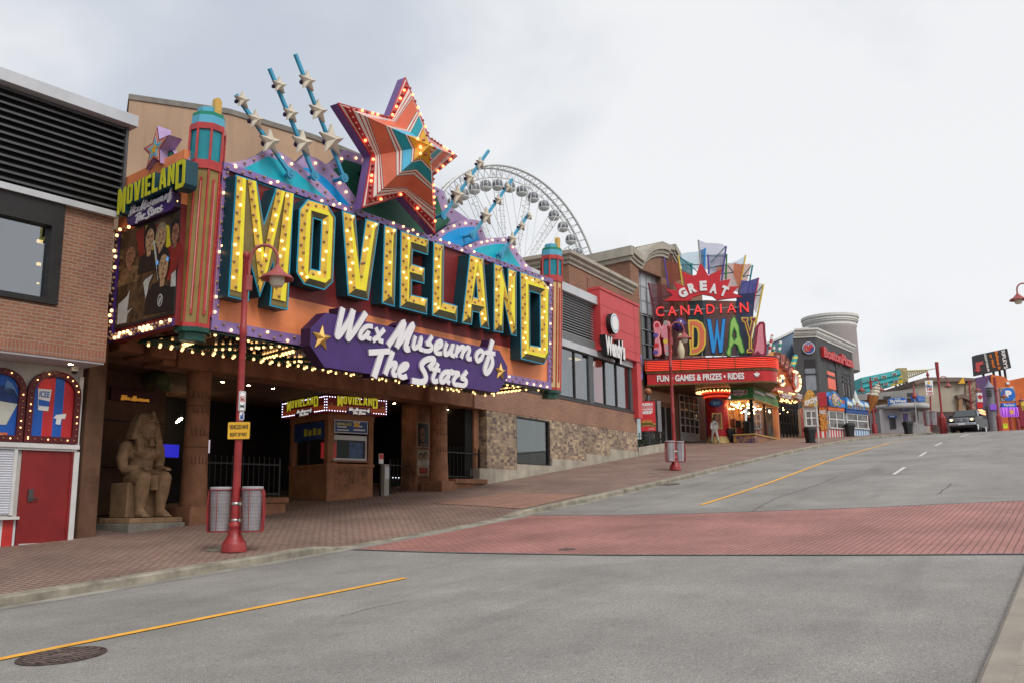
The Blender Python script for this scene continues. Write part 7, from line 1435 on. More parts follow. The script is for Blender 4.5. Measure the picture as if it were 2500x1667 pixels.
for a, c, m, r_, lb in (((1592, 1275), (1545, 1500), CANE, .1, 'tall red and white striped candy stick by the brown lettering'), ((1612, 1395), (1608, 1455), CANEG, .11, 'short green and white striped candy stick'), ((1692, 1350), (1668, 1470), CANEG, .11, 'taller green and white striped candy stick'), ((1870, 1525), (1822, 1640), CANEY, .19, 'yellow and teal twisted candy stick')):
    p = FG.P(K1(a, c), .1); o = thing('candy_stick', lb, 'ornament', FG); b = B().tube([(p[0][0], .1, p[0][1]), (p[1][0], .1, p[1][1]-.2)], r_, 10); b.build('stick', m, o); B().ball((p[0][0], .1, p[0][1]), r_*1.05, 8).build('tip', m, o)
# ================================================================== planter, picture signs, walker, bins
Fpl = Fr(GS(1560, 1112), 30)
o = thing('planter', 'low concrete planter of dark plants with a black railing beside the restaurant', 'planter', Fpl); L = Fpl.p(1630, 1090)[0]
slope = lambda x: walk(*sy(Fpl.w(x, 0, 0)))-Fpl.o.z
b = B(); n = 6
for i in range(n): x0, x1 = L*i/n, L*(i+1)/n; b.add([(x0, 0, slope(x0)+.45), (x1, 0, slope(x1)+.45), (x1, .25, slope(x1)+.45), (x0, .25, slope(x0)+.45), (x0, 0, slope(x0)-.3), (x1, 0, slope(x1)-.3)], [(0, 1, 2, 3), (0, 4, 5, 1)])
b.build('curb', FND, o); b = B(); rr = random.Random(9)
for i in range(900):
    x = rr.uniform(.2, L); y = rr.uniform(.3, 1.8); z = slope(x)+.4+rr.uniform(0, .35); a = rr.uniform(0, 6.3); s = rr.uniform(.05, .1)
    b.add([(x, y, z), (x+s*cos(a), y+s*sin(a), z+.04), (x+s*1.6*cos(a+.4), y+s*1.6*sin(a+.4), z-.01), (x+s*.8*cos(a+.9), y+s*.8*sin(a+.9), z-.03)], [(0, 1, 2, 3)])
b.build('foliage', mat('planter_leaves', (.035, .07, .022), .6, var=.5, vs=8), o)
b = B()
for i in range(11): x = L*i/10; b.tube([(x, .12, slope(x)+.45), (x, .12, slope(x)+1.15)], .02, 5).ball((x, .12, slope(x)+1.18), .05, 6)
b.tube([(0, .12, slope(0)+1.05), (L, .12, slope(L)+1.05)], .02, 5).tube([(0, .12, slope(0)+.6), (L, .12, slope(L)+.6)], .018, 5); b.build('railing', IRON, o)
q = Fpl.r((1562, 1085), (1600, 1102), 1.9); B().box(q[0], q[1], 1.9, 2.2, -.5, q[3]).build('rear_wall', FND, o)
Fbp = Fr(at(1580, 1040, 50), 96); o = thing('burger_poster', 'red lit poster box with white lettering and a layered burger on a dark post', 'poster', Fbp)
q = Fbp.r((1554, 977), (1604, 1053)); B().box(q[0], q[1], 0, .25, q[2], q[3]).build('frame', BLKM, o, bev=.01); q = (q[0]+.05, q[1]-.05, q[2]+.05, q[3]-.05); B().box(q[0], q[1], -.012, -.001, q[2], q[3]).build('print', mat('poster_red_bright', (.62, .025, .03), .4, var=.04), o); W_, H_ = q[1]-q[0], q[3]-q[2]
for k, (t, a, c, x0, x1) in enumerate((('FRESH', .84, .94, .14, .86), ('NEVER FROZEN', .785, .82, .14, .86), ('CANADIAN', .70, .765, .14, .86), ('BEEF', .57, .68, .14, .86))): text(t, q[0]+W_*x0, q[0]+W_*x1, q[2]+H_*a, q[2]+H_*c, -.02, WS, o, depth=.006, bold=.05 if k != 1 else .01)
for x, s in ((.14, .6), (.86, .6), (.5, 1)):
    cx = q[0]+W_*x; w_ = W_*.26*s*1.15
    for k, (zz_, hh, ww, m) in enumerate(((.16, .05, 1, 'bun_brown'), (.205, .035, 1.12, 'patty'), (.235, .02, 1.18, 'lettuce'), (.255, .03, 1.1, 'patty'), (.285, .02, 1.15, 'cheese'), (.31, .06, 1.02, 'bun_brown'))):
        col = dict(bun_brown=(.50, .2, .06), patty=(.10, .035, .02), lettuce=(.12, .28, .03), cheese=(.7, .4, .05))[m]; z = q[2]+H_*zz_*(s*.8+.2)+(1-s)*H_*.05; h2 = H_*hh*s
        pts = [(max(q[0], min(q[1], cx-w_*ww)), z), (max(q[0], min(q[1], cx+w_*ww)), z), (max(q[0], min(q[1], cx+w_*ww*.93)), z+h2*.6), (max(q[0], min(q[1], cx+w_*ww*.6)), z+h2), (max(q[0], min(q[1], cx-w_*ww*.6)), z+h2), (max(q[0], min(q[1], cx-w_*ww*.93)), z+h2*.6)]
        B().prism(pts, -.014-.003*k-(.02 if s == 1 else 0), -.0125).build('burger', mat(m, col, .5, var=.15), o)
text("Wendy's", q[0]+W_*.58, q[0]+W_*.9, q[2]+H_*.04, q[2]+H_*.09, -.02, WS, o, depth=.005); q = Fbp.r((1572, 1053), (1587, 1105), .1); B().lathe([(.28, q[2]-1), (.28, q[3])], ((q[0]+q[1])/2, .2, 0), 14).build('post', GRYM, o); q = Fbp.r((1604, 978), (1616, 1052), .3); B().box(q[0], q[1], .3, .6, q[2], q[3]).build('rear_box', mat('grey_box', (.25, .25, .26), .5), o)
Fb2 = Fr(at(1575, 970, 56), 90); o = thing('globe_post', 'dark post with a brown globe on top behind the burger poster', 'bollard', Fb2); q = Fb2.p(1582, 955); B().ball((q[0], 0, q[1]), .24, 14).build('globe', mat('brown_globe', (.36, .13, .06), .4, var=.1), o); B().lathe([(.19, q[1]-3), (.17, q[1]-.3), (.1, q[1]-.22)], (q[0], 0, 0), 12).build('post', GRYM, o)
Fb3 = Fr(at(1558, 900, 49), 40); o = thing('picture_sign', 'bright blue framed picture sign at the right end of the red panel', 'sign', Fb3); q = Fb3.r((1547, 861), (1569, 925)); B().box(q[0], q[1], 0, .3, q[2], q[3]).build('frame', PURP, o); B().box(q[0]+.08, q[1]-.08, -.02, -.001, q[2]+.12, q[3]-.12).build('print', mat('picture_blue', (.05, .22, .60), .4, var=.5, vs=1.5), o); cx, cz = (q[0]+q[1])/2, (q[2]+q[3])/2
B().prism([(cx-.3, cz-.9), (cx+.1, cz-.95), (cx+.35, cz-.2), (cx+.3, cz+.5), (cx, cz+.9), (cx-.3, cz+.4)], -.03, -.021).build('figure_print', mat('print_brown', (.12, .06, .03), .5, var=.6, vs=5), o); q = Fb3.r((1549, 926), (1562, 985), .1); B().lathe([(.3, q[2]-2), (.3, q[3])], ((q[0]+q[1])/2, .3, 0), 14).build('pole', mat('pale_blue_pole', (.42, .52, .55), .5), o)
# --- walker
pp = GS(1746, 1081); FPn = Fr(pp, 75)
pe = thing('person', 'person in a pale grey tracksuit and green shoes walking past the red column', 'person', FPn); SKIN = mat('skin', (.30, .17, .11), .55, var=.05)
TRK = mat('pale_tracksuit', (.55, .54, .51), .8, var=.1, vs=6); b = B(); S = 1.0
b.ball((0, 0, 1.62), (.085, .1, .125), 12); b.tube([(0, 0, 1.42), (0, 0, 1.55)], [.06, .055], 8); b.tube([(0, 0, .95), (0, -.01, 1.2), (0, 0, 1.42)], [.14, .15, .12], 10)
for sg in (-1, 1): b.tube([(sg*.17, 0, 1.4), (sg*.24, .0, 1.12), (sg*.25, .1*sg, .9)], [.05, .042, .034], 8); b.ball((sg*.25, .12*sg, .84), (.035, .05, .07), 8); b.tube([(sg*.09, 0, .95), (sg*.1, -.16*sg, .5), (sg*.1, -.3*sg+(.03 if sg < 0 else 0), .1)], [.085, .06, .045], 8)
for sg in (-1, 1):
    for k in range(4): b.tube([(sg*.25-.02+.014*k, .12*sg, .80), (sg*.25-.02+.014*k, .125*sg, .755)], [.009, .007], 5)
remesh(b.build('body', SKIN, pe), .018, 2)
b = B(); b.tube([(0, 0, .93), (0, .01, 1.1), (0, .0, 1.3), (0, 0, 1.43), (0, 0, 1.5)], [.185, .19, .20, .16, .085], 14); b.ball((0, 0, 1.36), (.23, .12, .11), 12)
for sg in (-1, 1): b.tube([(sg*.18, 0, 1.38), (sg*.25, .0, 1.13), (sg*.26, .09*sg, .91)], [.08, .072, .055], 10)
remesh(b.build('jacket', TRK, pe), .02, 4)
b = B(); b.ball((0, 0, .93), (.175, .13, .12), 12)
for sg in (-1, 1): b.tube([(sg*.09, 0, .92), (sg*.1, -.15*sg, .52), (sg*.1, -.29*sg, .13)], [.118, .088, .062], 10)
remesh(b.build('trousers', mat('beige_joggers', (.50, .47, .42), .85, var=.1, vs=6), pe), .02, 3)
for sg in (-1, 1): B().ball((sg*.1, -.27*sg+.05, .055), (.05, .135, .05), 10).build('shoe', mat('green_shoe', (.02, .32, .10), .5), pe); 
b = B().ball((0, -.015, 1.66), (.096, .11, .11), 12); b.build('hair', HB, pe)
b = B()
for dx, a in ((-.045, .5), (0, 0), (.045, -.5)): b.prism([(dx*.4, 1.25), (dx*1.2-.022, 1.30), (dx*1.35, 1.355), (dx*1.2+.022, 1.30)], -.215, -.205)
b.box(-.06, .06, -.214, -.206, 1.235, 1.243); b.build('leaf_emblem', BLK, pe)
def onwalk(x, y, Y): p = at(x, y, Y); p.z = max(p.z-.12, walk(*sy(p))); return p
def black_bin(label, p, s=1.0, ang=0):
    o = thing('litter_bin', label, 'litter bin', p, 'black plastic litter bins'); o.rotation_euler = (0, 0, R(ang)); o.scale = (s, s, s)
    def rs(w, d, z): 
        q = []; c = .09
        for sx, sy_, t0 in ((1, 1, 0), (-1, 1, 90), (-1, -1, 180), (1, -1, 270)):
            for k in range(3): t = R(t0+45*k); q.append((sx*(w-c)+c*cos(t), sy_*(d-c)+c*sin(t), z))
        return q
    def loft(b, rings):
        n = len(rings[0]); k0 = len(b.v); b.v += [p for r_ in rings for p in r_]
        for i in range(len(rings)-1):
            for j in range(n): b.f.append((k0+i*n+j, k0+i*n+(j+1) % n, k0+(i+1)*n+(j+1) % n, k0+(i+1)*n+j)); b.m.append(0); b.s.append(False)
        b.f.append(tuple(range(k0+(len(rings)-1)*n, k0+len(rings)*n))); b.m.append(0); b.s.append(False); return b
    loft(B(), [rs(.30, .27, 0), (rs(.30, .27, .06))]).build('base', DARK, o); loft(B(), [rs(.24, .22, .06), rs(.31, .28, .74)]).build('body', DARK, o); loft(B(), [rs(.34, .31, .74), rs(.34, .31, .84), rs(.33, .3, .94), rs(.26, .23, 1.02), rs(.14, .12, 1.05)]).build('lid', DARK, o); B().box(-.2, .2, -.325, -.3, .84, .95).build('flap', mat('bin_flap', (.05, .05, .052), .35), o)
black_bin('black litter bin on the pavement left of the thin pole', GS(1979, 1080), 1.0, 20); black_bin('black litter bin in front of the blue striped kiosk', onwalk(2076, 1063, 66.5), .98, 10); black_bin('black litter bin by the round roofed ticket kiosk', onwalk(2218, 1054, 69.5), .98, 15); black_bin('black litter bin beside the garage door', GS(1670, 1076), 1.12, 10); black_bin('black litter bin between the red column and the tiled base', GS(1785, 1079), .95, 10)
def thin_pole(label, p, H): o = thing('sign_pole', label, 'pole', p); B().tube([(0, 0, -.1), (0, 0, H)], .045, 8).build('pole', STEEL, o); B().box(-.06, .06, -.02, .02, H-.5, H-.1).build('sign_bracket', STEEL, o)
thin_pole('thin steel pole on the pavement beside the black bin', GS(1998, 1081), 2.75); 
# ================================================================== grey corner building with cylinder
FBR = Fr(at(2002, 960, 70), 37); FBL = Fr(at(2002, 960, 70), 99)
cb = thing('corner_building', 'charcoal corner building with pale cornice and a round grey tower behind', 'building', FBR)
DG = mat('charcoal_render', (.072, .072, .075), .7, var=.08, vs=1); TWR = mat('tower_render', (.34, .30, .29), .7, var=.08, vs=.6); PCOR = mat('pale_cornice', (.66, .65, .61), .6, var=.06)
xR = FBR.p(2086, 930)[0]; zb_ = -4.6; zt = FBR.p(2002, 828)[1]; zc_ = FBR.p(2002, 808)[1]; lL = -FBL.p(1941, 900)[0]; o2 = FBR.l(FBL.w(-lL, 0, 0))
_v = ray(1942, 900); _v.z = 0; o3 = FBR.l(FBL.w(-lL, 0, 0)+_v.normalized()*9); plan = [(0, 0), (xR, 0), (xR, 9), (o3[0], o3[1]), (o2[0], o2[1])]
B().plan(plan, zb_, zt).build('wall', DG, cb)
def growp(g): c = (sum(p[0] for p in plan)/5, sum(p[1] for p in plan)/5); return [(p[0]+(g if p[0] > c[0] else -g), p[1]+(g if p[1] > c[1] else -g)) for p in plan]
b = B(); hh = zc_-zt
for f0, f1, g in ((0, .3, .05), (.3, .45, .14), (.45, .8, .2), (.8, 1, .32)): b.plan(growp(g), zt+hh*f0, zt+hh*f1)
b.build('cornice', PCOR, cb)
FCy = Fr(at(2031, 850, 92), 90); cr0 = FCy.p(2091, 800)[0]; b = B(); zA, zB_, zC = FCy.p(2031, 845)[1], FCy.p(2031, 795)[1], FCy.p(2031, 772)[1]; cpos = FBR.l(FCy.o)
rt = cr0*.93; c3_ = (cpos[0], cpos[1], cpos[2]); B().lathe([(rt, zb_+2), (rt, zB_)], c3_, 36).build('round_tower', TWR, cb)
b = B(); hh = zC-zB_; b.lathe([(rt, zB_-.5), (rt*1.04, zB_-.3), (rt*1.02, zB_), (rt*1.08, zB_+.1), (rt*1.06, zB_+hh*.22), (rt*1.1, zB_+hh*.26), (rt*1.08, zB_+hh*.5), (rt*1.13, zB_+hh*.54), (rt*1.13, zB_+hh*.8), (0, zB_+hh*.8)], c3_, 36, sm=False); b.build('tower_cornice', PCOR, cb)
q = FBL.r((1944, 795), (1972, 812), 1.5); 
def lq(fr, px0, px1, d): return fr.r(px0, px1, d)
def fbox(fr, q, y0, y1, nm, m, par):
    vs = []
    for x in (q[0], q[1]):
        for y in (y0, y1):
            for z in (q[2], q[3]): vs.append(FBR.l(fr.w(x, y, z)))
    return B().add(vs, [(0, 1, 3, 2), (4, 6, 7, 5), (0, 4, 5, 1), (2, 3, 7, 6), (0, 2, 6, 4), (1, 5, 7, 3)]).build(nm, m, par)
fbox(FBL, FBL.r((1957, 800), (1975, 811), .8), .8, 2, 'roof_box', PCOR, cb)
WGL = mat('window_reflection', (.22, .24, .28), .06, var=.25, vs=.8, spec=.9)
w = fbox(FBL, FBL.r((1963, 877), (1992, 898)), -.03, .1, 'window', BLKM, cb); fbox(FBL, FBL.r((1965, 899), (1994, 952)), -.02, .1, 'pane', WGL, w); fbox(FBL, FBL.r((1964, 911.5), (1994, 914)), -.06, -.021, 'mullion', BLKM, w)
w = fbox(FBR, FBR.r((2019, 886), (2042, 907)), -.03, .1, 'window', DG, cb); fbox(FBR, FBR.r((2019, 904), (2041, 952)), -.02, .1, 'pane', emit('red_interior', (.9, .12, .05), .35, (.35, .06, .03)), w); fbox(FBR, FBR.r((2040.5, 880), (2043, 955)), -.08, .1, 'mullion', BLKM, w); fbox(FBR, FBR.r((2019, 919), (2042, 921)), -.07, -.021, 'mullion', BLKM, w)
w = fbox(FBR, FBR.r((2055, 897), (2077, 918)), -.03, .1, 'window', DG, cb); fbox(FBR, FBR.r((2056, 914), (2075, 968)), -.02, .1, 'pane', mat('dark_window_red', (.08, .05, .05), .08, var=.8, vs=2, spec=.9), w)
for x in (2062, 2068, 2075): fbox(FBR, FBR.r((x, 914), (x+1.3, 968)), -.06, -.021, 'mullion', BLKM, w)
for y in (922, 932): fbox(FBR, FBR.r((2056, y), (2075, y+1.3)), -.065, -.021, 'mullion', BLKM, w)
q = FBL.r((1958, 832), (1991, 866), -.15); cx, cz = (q[0]+q[1])/2, (q[2]+q[3])/2; rr_ = (q[1]-q[0])/2; el = lambda k, n=28: [(cx+rr_*k*cos(2*pi*i/n), cz+rr_*k*sin(2*pi*i/n)) for i in range(n)]
o = thing('round_sign', 'round white and blue sign with red initials on the charcoal corner', 'sign', FBL); B().prism(el(1), -.15, -.01).build('rim', WS, o); B().prism(el(.9), -.165, -.151).build('field', mat('logo_navy', (.03, .10, .36), .4), o); text('BP', cx-rr_*.76, cx+rr_*.76, cz-rr_*.6, cz+rr_*.62, -.19, WS, o, bold=.10, depth=.02, name='outline'); text('BP', cx-rr_*.7, cx+rr_*.7, cz-rr_*.55, cz+rr_*.56, -.22, mat('logo_red', (.55, .03, .03), .4), o, bold=.04, depth=.03)
o = thing('pizza_sign', 'red raised lettering on the charcoal side wall of the corner building', 'sign', FBR); q0 = FBR.p(2013, 871, -.3); q1 = FBR.p(2084, 884, -.3); z1 = FBR.p(2014, 846, -.3)[1]; text('BostonPizza', q0[0], q1[0], min(q0[1], q1[1]), z1, -.3, mat('logo_red', (0, 0, 0)), o, bold=.05, depth=.25)
# blue curved hall between the arcade and the corner
FBl = Fr(at(1905, 880, 77), 90); o = thing('blue_hall', 'blue hall with a curved parapet behind the candy sticks', 'building', FBl); p = FBl.P([(1868, 842), (1885, 836), (1905, 827), (1925, 817), (1946, 806), (1946, 1010), (1868, 1010)]); B().prism(p, 0, 6).build('wall', mat('slate_blue_wall', (.125, .185, .27), .7, var=.12, vs=.6, streak=.2), o)
pp_ = FBl.P([(1868, 842), (1885, 836), (1905, 827), (1925, 817), (1946, 806)]); B().prism(pp_+[(x, z+.2) for x, z in pp_[::-1]], -.15, 6).build('coping', PCOR, o)
# ================================================================== snack kiosks at the foot of the corner building
FKR = Fr(GS(2018, 1067), 52); FKL = Fr(GS(2018, 1067), 96)
kz = [('red', (.50, .03, .03))]
STR = stripemat('red_white_boards', [(0, (.62, .60, .58)), (.5, (.50, .03, .03))], 0, .34); STB = stripemat('blue_white_boards', [(0, (.60, .62, .64)), (.5, (.10, .28, .55))], 0, .34)
def kiosk(label, fr, x0p, x1p, ysign, yw, yb, sign_m, base_m, band_m, arch, extra=None):
    o = thing('snack_kiosk', label, 'kiosk', fr, 'snack kiosks under the charcoal building'); xm_ = (x0p+x1p)/2
    xa, xb = fr.p(x0p, 1020)[0], fr.p(x1p, 1020)[0]; zs = [fr.p(xm_, y)[1] for y in (ysign[0], ysign[1], yw[0], yw[1], yb)]
    B().box(xa, xb, .02, 2.2, zs[4]-.4, zs[1]).build('body', WTRIM, o); B().box(xa, xb, -.04, .019, zs[4]-.4, zs[3]).build('striped_base', base_m, o)
    B().box(xa, xb, -.15, .018, zs[3], zs[3]+.08).build('counter', WTRIM, o)
    w = B().box(xa+.1, xb-.1, -.03, .018, zs[3]+.1, zs[2]); w.build('pane', mat('kiosk_window', (.10, .09, .085), .1, var=.9, vs=2.2, spec=.8), o)
    b = B()
    for f in (0, .5, 1): x = xa+.1+(xb-xa-.2)*f; b.box(x-.05, x+.05, -.07, -.031, zs[3]+.1, zs[2])
    zm_ = (zs[2]+zs[3])/2+.05; b.box(xa+.1, xb-.1, -.075, -.031, zm_-.04, zm_+.04).box(xa+.1, xb-.1, -.07, -.031, zs[2]-.06, zs[2]); b.build('frame', WTRIM, o)
    if band_m: B().box(xa, xb, -.12, .019, zs[2]+.02, zs[1]).build('band', band_m, o)
    n = 12; pts = [(xa, zs[1]), (xb, zs[1])]+[(xa+(xb-xa)*(1-k/n), zs[1]+(zs[0]-zs[1])*(arch(1-k/n))) for k in range(n+1)]
    B().prism(pts, -.2, .3).build('sign_panel', sign_m, o); return o, xa, xb, zs
POPY = mat('popcorn_yellow', (.62, .33, .06), .5, var=.6, vs=5)
o, xa, xb, zs = kiosk('popcorn kiosk with a yellow arched sign', FKL, 1964, 1998, (950, 992), (1002, 1040), 1068, POPY, STR, None, lambda f: .35+.65*sin(pi*min(1, max(0, f)))); text('POPCORN', xa+.05, xb-.05, zs[1]+.08, zs[1]+.5, -.24, WS, o, bold=.05, depth=.04, warp=lambda fx, fz: (xa+.05+(xb-xa-.1)*fx, zs[1]+.1+.42*fz+.35*fx-.1))
for xx in (1957, 1962): q = FKL.r((xx, 996), (xx+4, 1068)); B().box(q[0], q[1], -.05, .3, q[2]-.3, q[3]).build('jamb', (CRED, WTRIM)[xx == 1962], o)
q = FKL.r((1998, 957), (2019, 991)); B().box(q[0], q[1], -.1, .8, q[2], q[3]).build('red_block', mat('kiosk_red', (.42, .02, .03), .45, var=.1), o); q = FKL.r((1999, 992), (2019, 1052)); B().box(q[0], q[1], -.05, .6, q[2], q[3]).build('fries_panel', mat('fries_orange', (.62, .14, .02), .5, var=.7, vs=5), o); q = FKL.r((1999, 1052), (2019, 1067)); B().box(q[0], q[1], -.05, .6, q[2]-.3, q[3]).build('striped_base', STR, o)
b = B(); rr = random.Random(8); q = FKL.r((2000, 1004), (2018, 1050))
for k in range(46): x = rr.uniform(q[0], q[1]); z = rr.uniform(q[2], q[3]-.3); a = rr.uniform(0, 3); b.tube([(x, -.07, z), (x+.22*cos(a), -.075, z+.22*sin(a))], .025, 4)
b.build('fries_print', mat('fries_yellow', (.72, .38, .08), .5), o); text('FRIES', q[0], q[1], q[3]-.2, q[3]+.1, -.09, WS, o, depth=.02)
MIXS = mat('sweets_blue', (.04, .2, .5), .45, var=.9, vs=3.5)
o, xa, xb, zs = kiosk('red striped sweets kiosk with a wavy blue sign', FKR, 2021, 2060, (956, 993), (1003, 1046), 1067, MIXS, STR, mat('kiosk_orange', (.60, .12, .03), .45, var=.2), lambda f: .6+.4*sin(pi*min(1, f*1.35)) if f < .74 else .5)
cx, cz = xa+(xb-xa)*.38, zs[1]+(zs[0]-zs[1])*.47; r_ = (zs[0]-zs[1])*.4
for k, (s, m) in enumerate(((1, GSTR), (.88, mat('sweets_cream', (.5, .4, .3), .5, var=.9, vs=3)))): B().prism([(cx+r_*s*.9*cos(2*pi*i/20), cz+r_*s*sin(2*pi*i/20)) for i in range(20)], -.23-.015*k, -.201-.015*k).build('round_panel', m, o)
rr = random.Random(3)
for k in range(14): x = rr.uniform(xa+.15, xb-.15); z = zs[1]+.15+rr.random()*(zs[0]-zs[1])*.5; B().prism([(x+.12*cos(2*pi*i/8), z+.12*sin(2*pi*i/8)) for i in range(8)], -.215, -.2005).build('sweet', c_[('red', 'yellow', 'green', 'pink', 'orange')[k % 5]], o)
SKYM = mat('mountain_sky', (.05, .26, .60), .45, var=.2)
o, xa, xb, zs = kiosk('blue striped ice cream kiosk with white cones on its sign', FKR, 2064, 2118, (972, 1000), (1010, 1046), 1065, SKYM, STB, mat('kiosk_blue', (.02, .07, .25), .45, var=.1), lambda f: .75+.25*math.cos(f*9)*(1-f))
rr = random.Random(6)
for f, hh in ((.08, .8), (.18, .7), (.33, 1.0), (.45, 1.7), (.56, 1.0), (.68, .75), (.85, .8), (.93, .7)):
    x = xa+(xb-xa)*f; z1 = zs[1]+(zs[0]-zs[1])*hh; zmid_ = zs[1]+(z1-zs[1])*.35; B().prism([(x-.06, zs[1]+.02), (x+.06, zs[1]+.02), (x+.14, zmid_), (x-.14, zmid_)], -.23, -.2005).build('cone', mat('cone_brown', (.32, .15, .06), .5), o); B().lathe([(.16, zmid_), (.2, zmid_+(z1-zmid_)*.25), (.14, zmid_+(z1-zmid_)*.55), (.07, zmid_+(z1-zmid_)*.8), (0, z1)], (x, -.15, 0), 10).build('swirl', mat('swirl_white', (.62, .66, .62), .5), o)
# ================================================================== cone, round kiosk and buildings up the hill
FI = Fr(at(2128, 1009, 72), 90); o = thing('ice_cream_cone', 'giant tilted waffle cone with speckled ice cream', 'model ice cream', FI); a, m_, t = FI.p(2121, 1010), FI.p(2132, 966), FI.p(2144, 934)
d = Vector((m_[0]-a[0], 0, m_[1]-a[1])); B().tube([(a[0], 0, a[1])]+[(a[0]+d.x*f, 0, a[1]+d.z*f) for f in (.2, .5, .8, 1)], [.04, .13, .28, .42, .46], 14).build('cone', brickmat('waffle', (.50, .20, .05), (.46, .18, .05), (.28, .09, .02), .16, .16, .02, off=0), o)
SPK = mat('speckled_ice', (.62, .57, .46), .6, var=.5, vs=9); e_ = Vector((t[0]-m_[0], 0, t[1]-m_[1])); b = B()
for f, r_ in ((.05, .48), (.3, .42), (.55, .34), (.78, .22), (.98, .1)): b.ball((m_[0]+e_.x*f, 0, m_[1]+e_.z*f), (r_, r_, r_*.62), 14)
rr = random.Random(2); b.build('ice_cream', SPK, o); b = B()
for k in range(70): f = rr.random(); r_ = .50-.4*f; t_ = rr.uniform(pi, 2*pi); b.ball((m_[0]+e_.x*f+r_*cos(t_), r_*sin(t_), m_[1]+e_.z*f+rr.uniform(-.05, .05)), .035, 5)
b.build('sprinkles', mat('sprinkle', (.2, .05, .03), .5, var=.5), o); B().tube([(m_[0]+.05, .3, m_[1]-.2), (m_[0]+.3, .4, a[1]+.2)], .06, 6).build('bracket', REDP, o)
def far_lamp(label, base, topy, Y, arms=((1, 0),), fat=False, s=1.0):
    f = Fr(at(*base, Y), 90); o = thing('street_lamp', label, 'street lamp', f, 'red street lamps'); H = f.p(base[0], topy)[1]
    B().lathe([(.24*s, -.5), (.22*s, .5), (.1*s, .8), (.085*s, H*.6), (.075*s, H)], n=10).build('pole', REDP, o)
    if fat: B().lathe([(.30*s, -.6), (.30*s, .95), (.16*s, 1.25), (.12*s, 1.3)], n=8, sm=False).build('base', REDP, o); B().lathe([(.09*s, H-1.4), (.14*s, H-1.2), (.16*s, H), (0, H)], n=8, sm=False).build('crown', REDP, o)
    z = H-1.6*s if fat else H-.6*s
    for dx, dy in arms:
        c = .36*s; b = B(); pts = [(.05*dx, 0, z-.6*s)]
        for i in range(9): t = pi-i*pi/8; pts.append((dx*(.1+c+c*cos(t)), 0, z+c*sin(t)))
        pts.append((dx*(.1+2*c), 0, z-.3*s)); b.tube(pts, .035*s, 6); b.build('arm', REDF, o); x = dx*(.1+2*c)
        B().lathe([(.04, .05), (.1, -.05), (.2, -.12), (.38, -.3), (.36, -.3), (0, -.2)], (x, 0, z-.3*s), 14).build('shade', REDF, o); B().lathe([(.17, -.24), (.13, -.42), (0, -.44)], (x, 0, z-.3*s), 10).build('lamp_glass', LENS, o)
    return o
far_lamp('two armed red lamp behind the giant cone', (2136, 1052), 920, 75, ((-1, 0), (1, 0))); far_lamp('thick red lamp post left of the pickup truck', (2303, 1046), 883, 76, ((1, 0),), True); far_lamp('red lamp in front of the castle towers', (2377, 1040), 925, 84, ((1, 0),), False, .95); far_lamp('thick red lamp post left of the parking sign', (2441, 1040), 920, 86, ((1, 0),), True, .9); far_lamp('thin red lamp at the right of the parking sign', (2486, 1038), 955, 95, ((1, 0),), False, .8)
Fq = Fr(at(2273, 1046, 74), 90); o = thing('banner_pole', 'red pole with a white hanging banner of coloured lettering', 'banner', Fq); H = Fq.p(2263, 908)[1]; q0 = Fq.p(2271, 960); q1 = Fq.p(2264, 908); B().tube([(0, 0, -.2), (q0[0], 0, q0[1]), (q1[0], 0, q1[1])], .07, 8).build('pole', REDP, o); B().lathe([(.05, -.5), (.14, -.35), (.1, -.2), (.03, 0)], (q1[0], 0, q1[1]+.1), 8).build('finial', REDP, o); q = Fq.P([(2256, 929), (2275, 927.5), (2277, 965), (2260, 967)]); B().prism(q, -.15, -.12).build('banner', WSGN, o)
cx = (q[0][0]+q[2][0])/2; cz = (q[0][1]+q[2][1])/2; B().prism(star((cx, cz+.45), .16, .5), -.165, -.151).build('sun_print', YSGN, o); text('Clifton', cx-.28, cx+.24, cz+.05, cz+.3, -.17, BSGN, o, depth=.01, bold=.03); text('Hill', cx-.18, cx+.2, cz-.2, cz+.02, -.17, RSGN, o, depth=.01, bold=.03); text('The Street\nof Fun\nat the Falls', cx-.24, cx+.28, cz-.62, cz-.3, -.17, RSGN, o, depth=.01)
wire_bin('left wire bin under the white banner', at(2268, 1042, 74.2)+Vector((0, 0, .15)), 0, 1.25, True); wire_bin('right wire bin under the white banner', at(2278, 1042, 74)+Vector((.1, 0, .15)), 180, 1.25, True)
Ff = Fr(at(2240, 1056, 73), 90); o = thing('sign_pole', 'thin grey pole with a red lantern shaped top by the ticket kiosk', 'pole', Ff); H = Ff.p(2234, 972)[1]; xt_ = Ff.p(2233, 972)[0]; B().tube([(0, 0, -.2), (xt_, 0, H)], .04, 6).build('pole', STEEL, o); B().lathe([(.12, 0), (.22, .15), (.2, .25), (.1, .5), (.05, .8), (.07, 1.0), (0, 1.15)], (xt_, 0, H), 10).build('lantern_top', REDF, o)
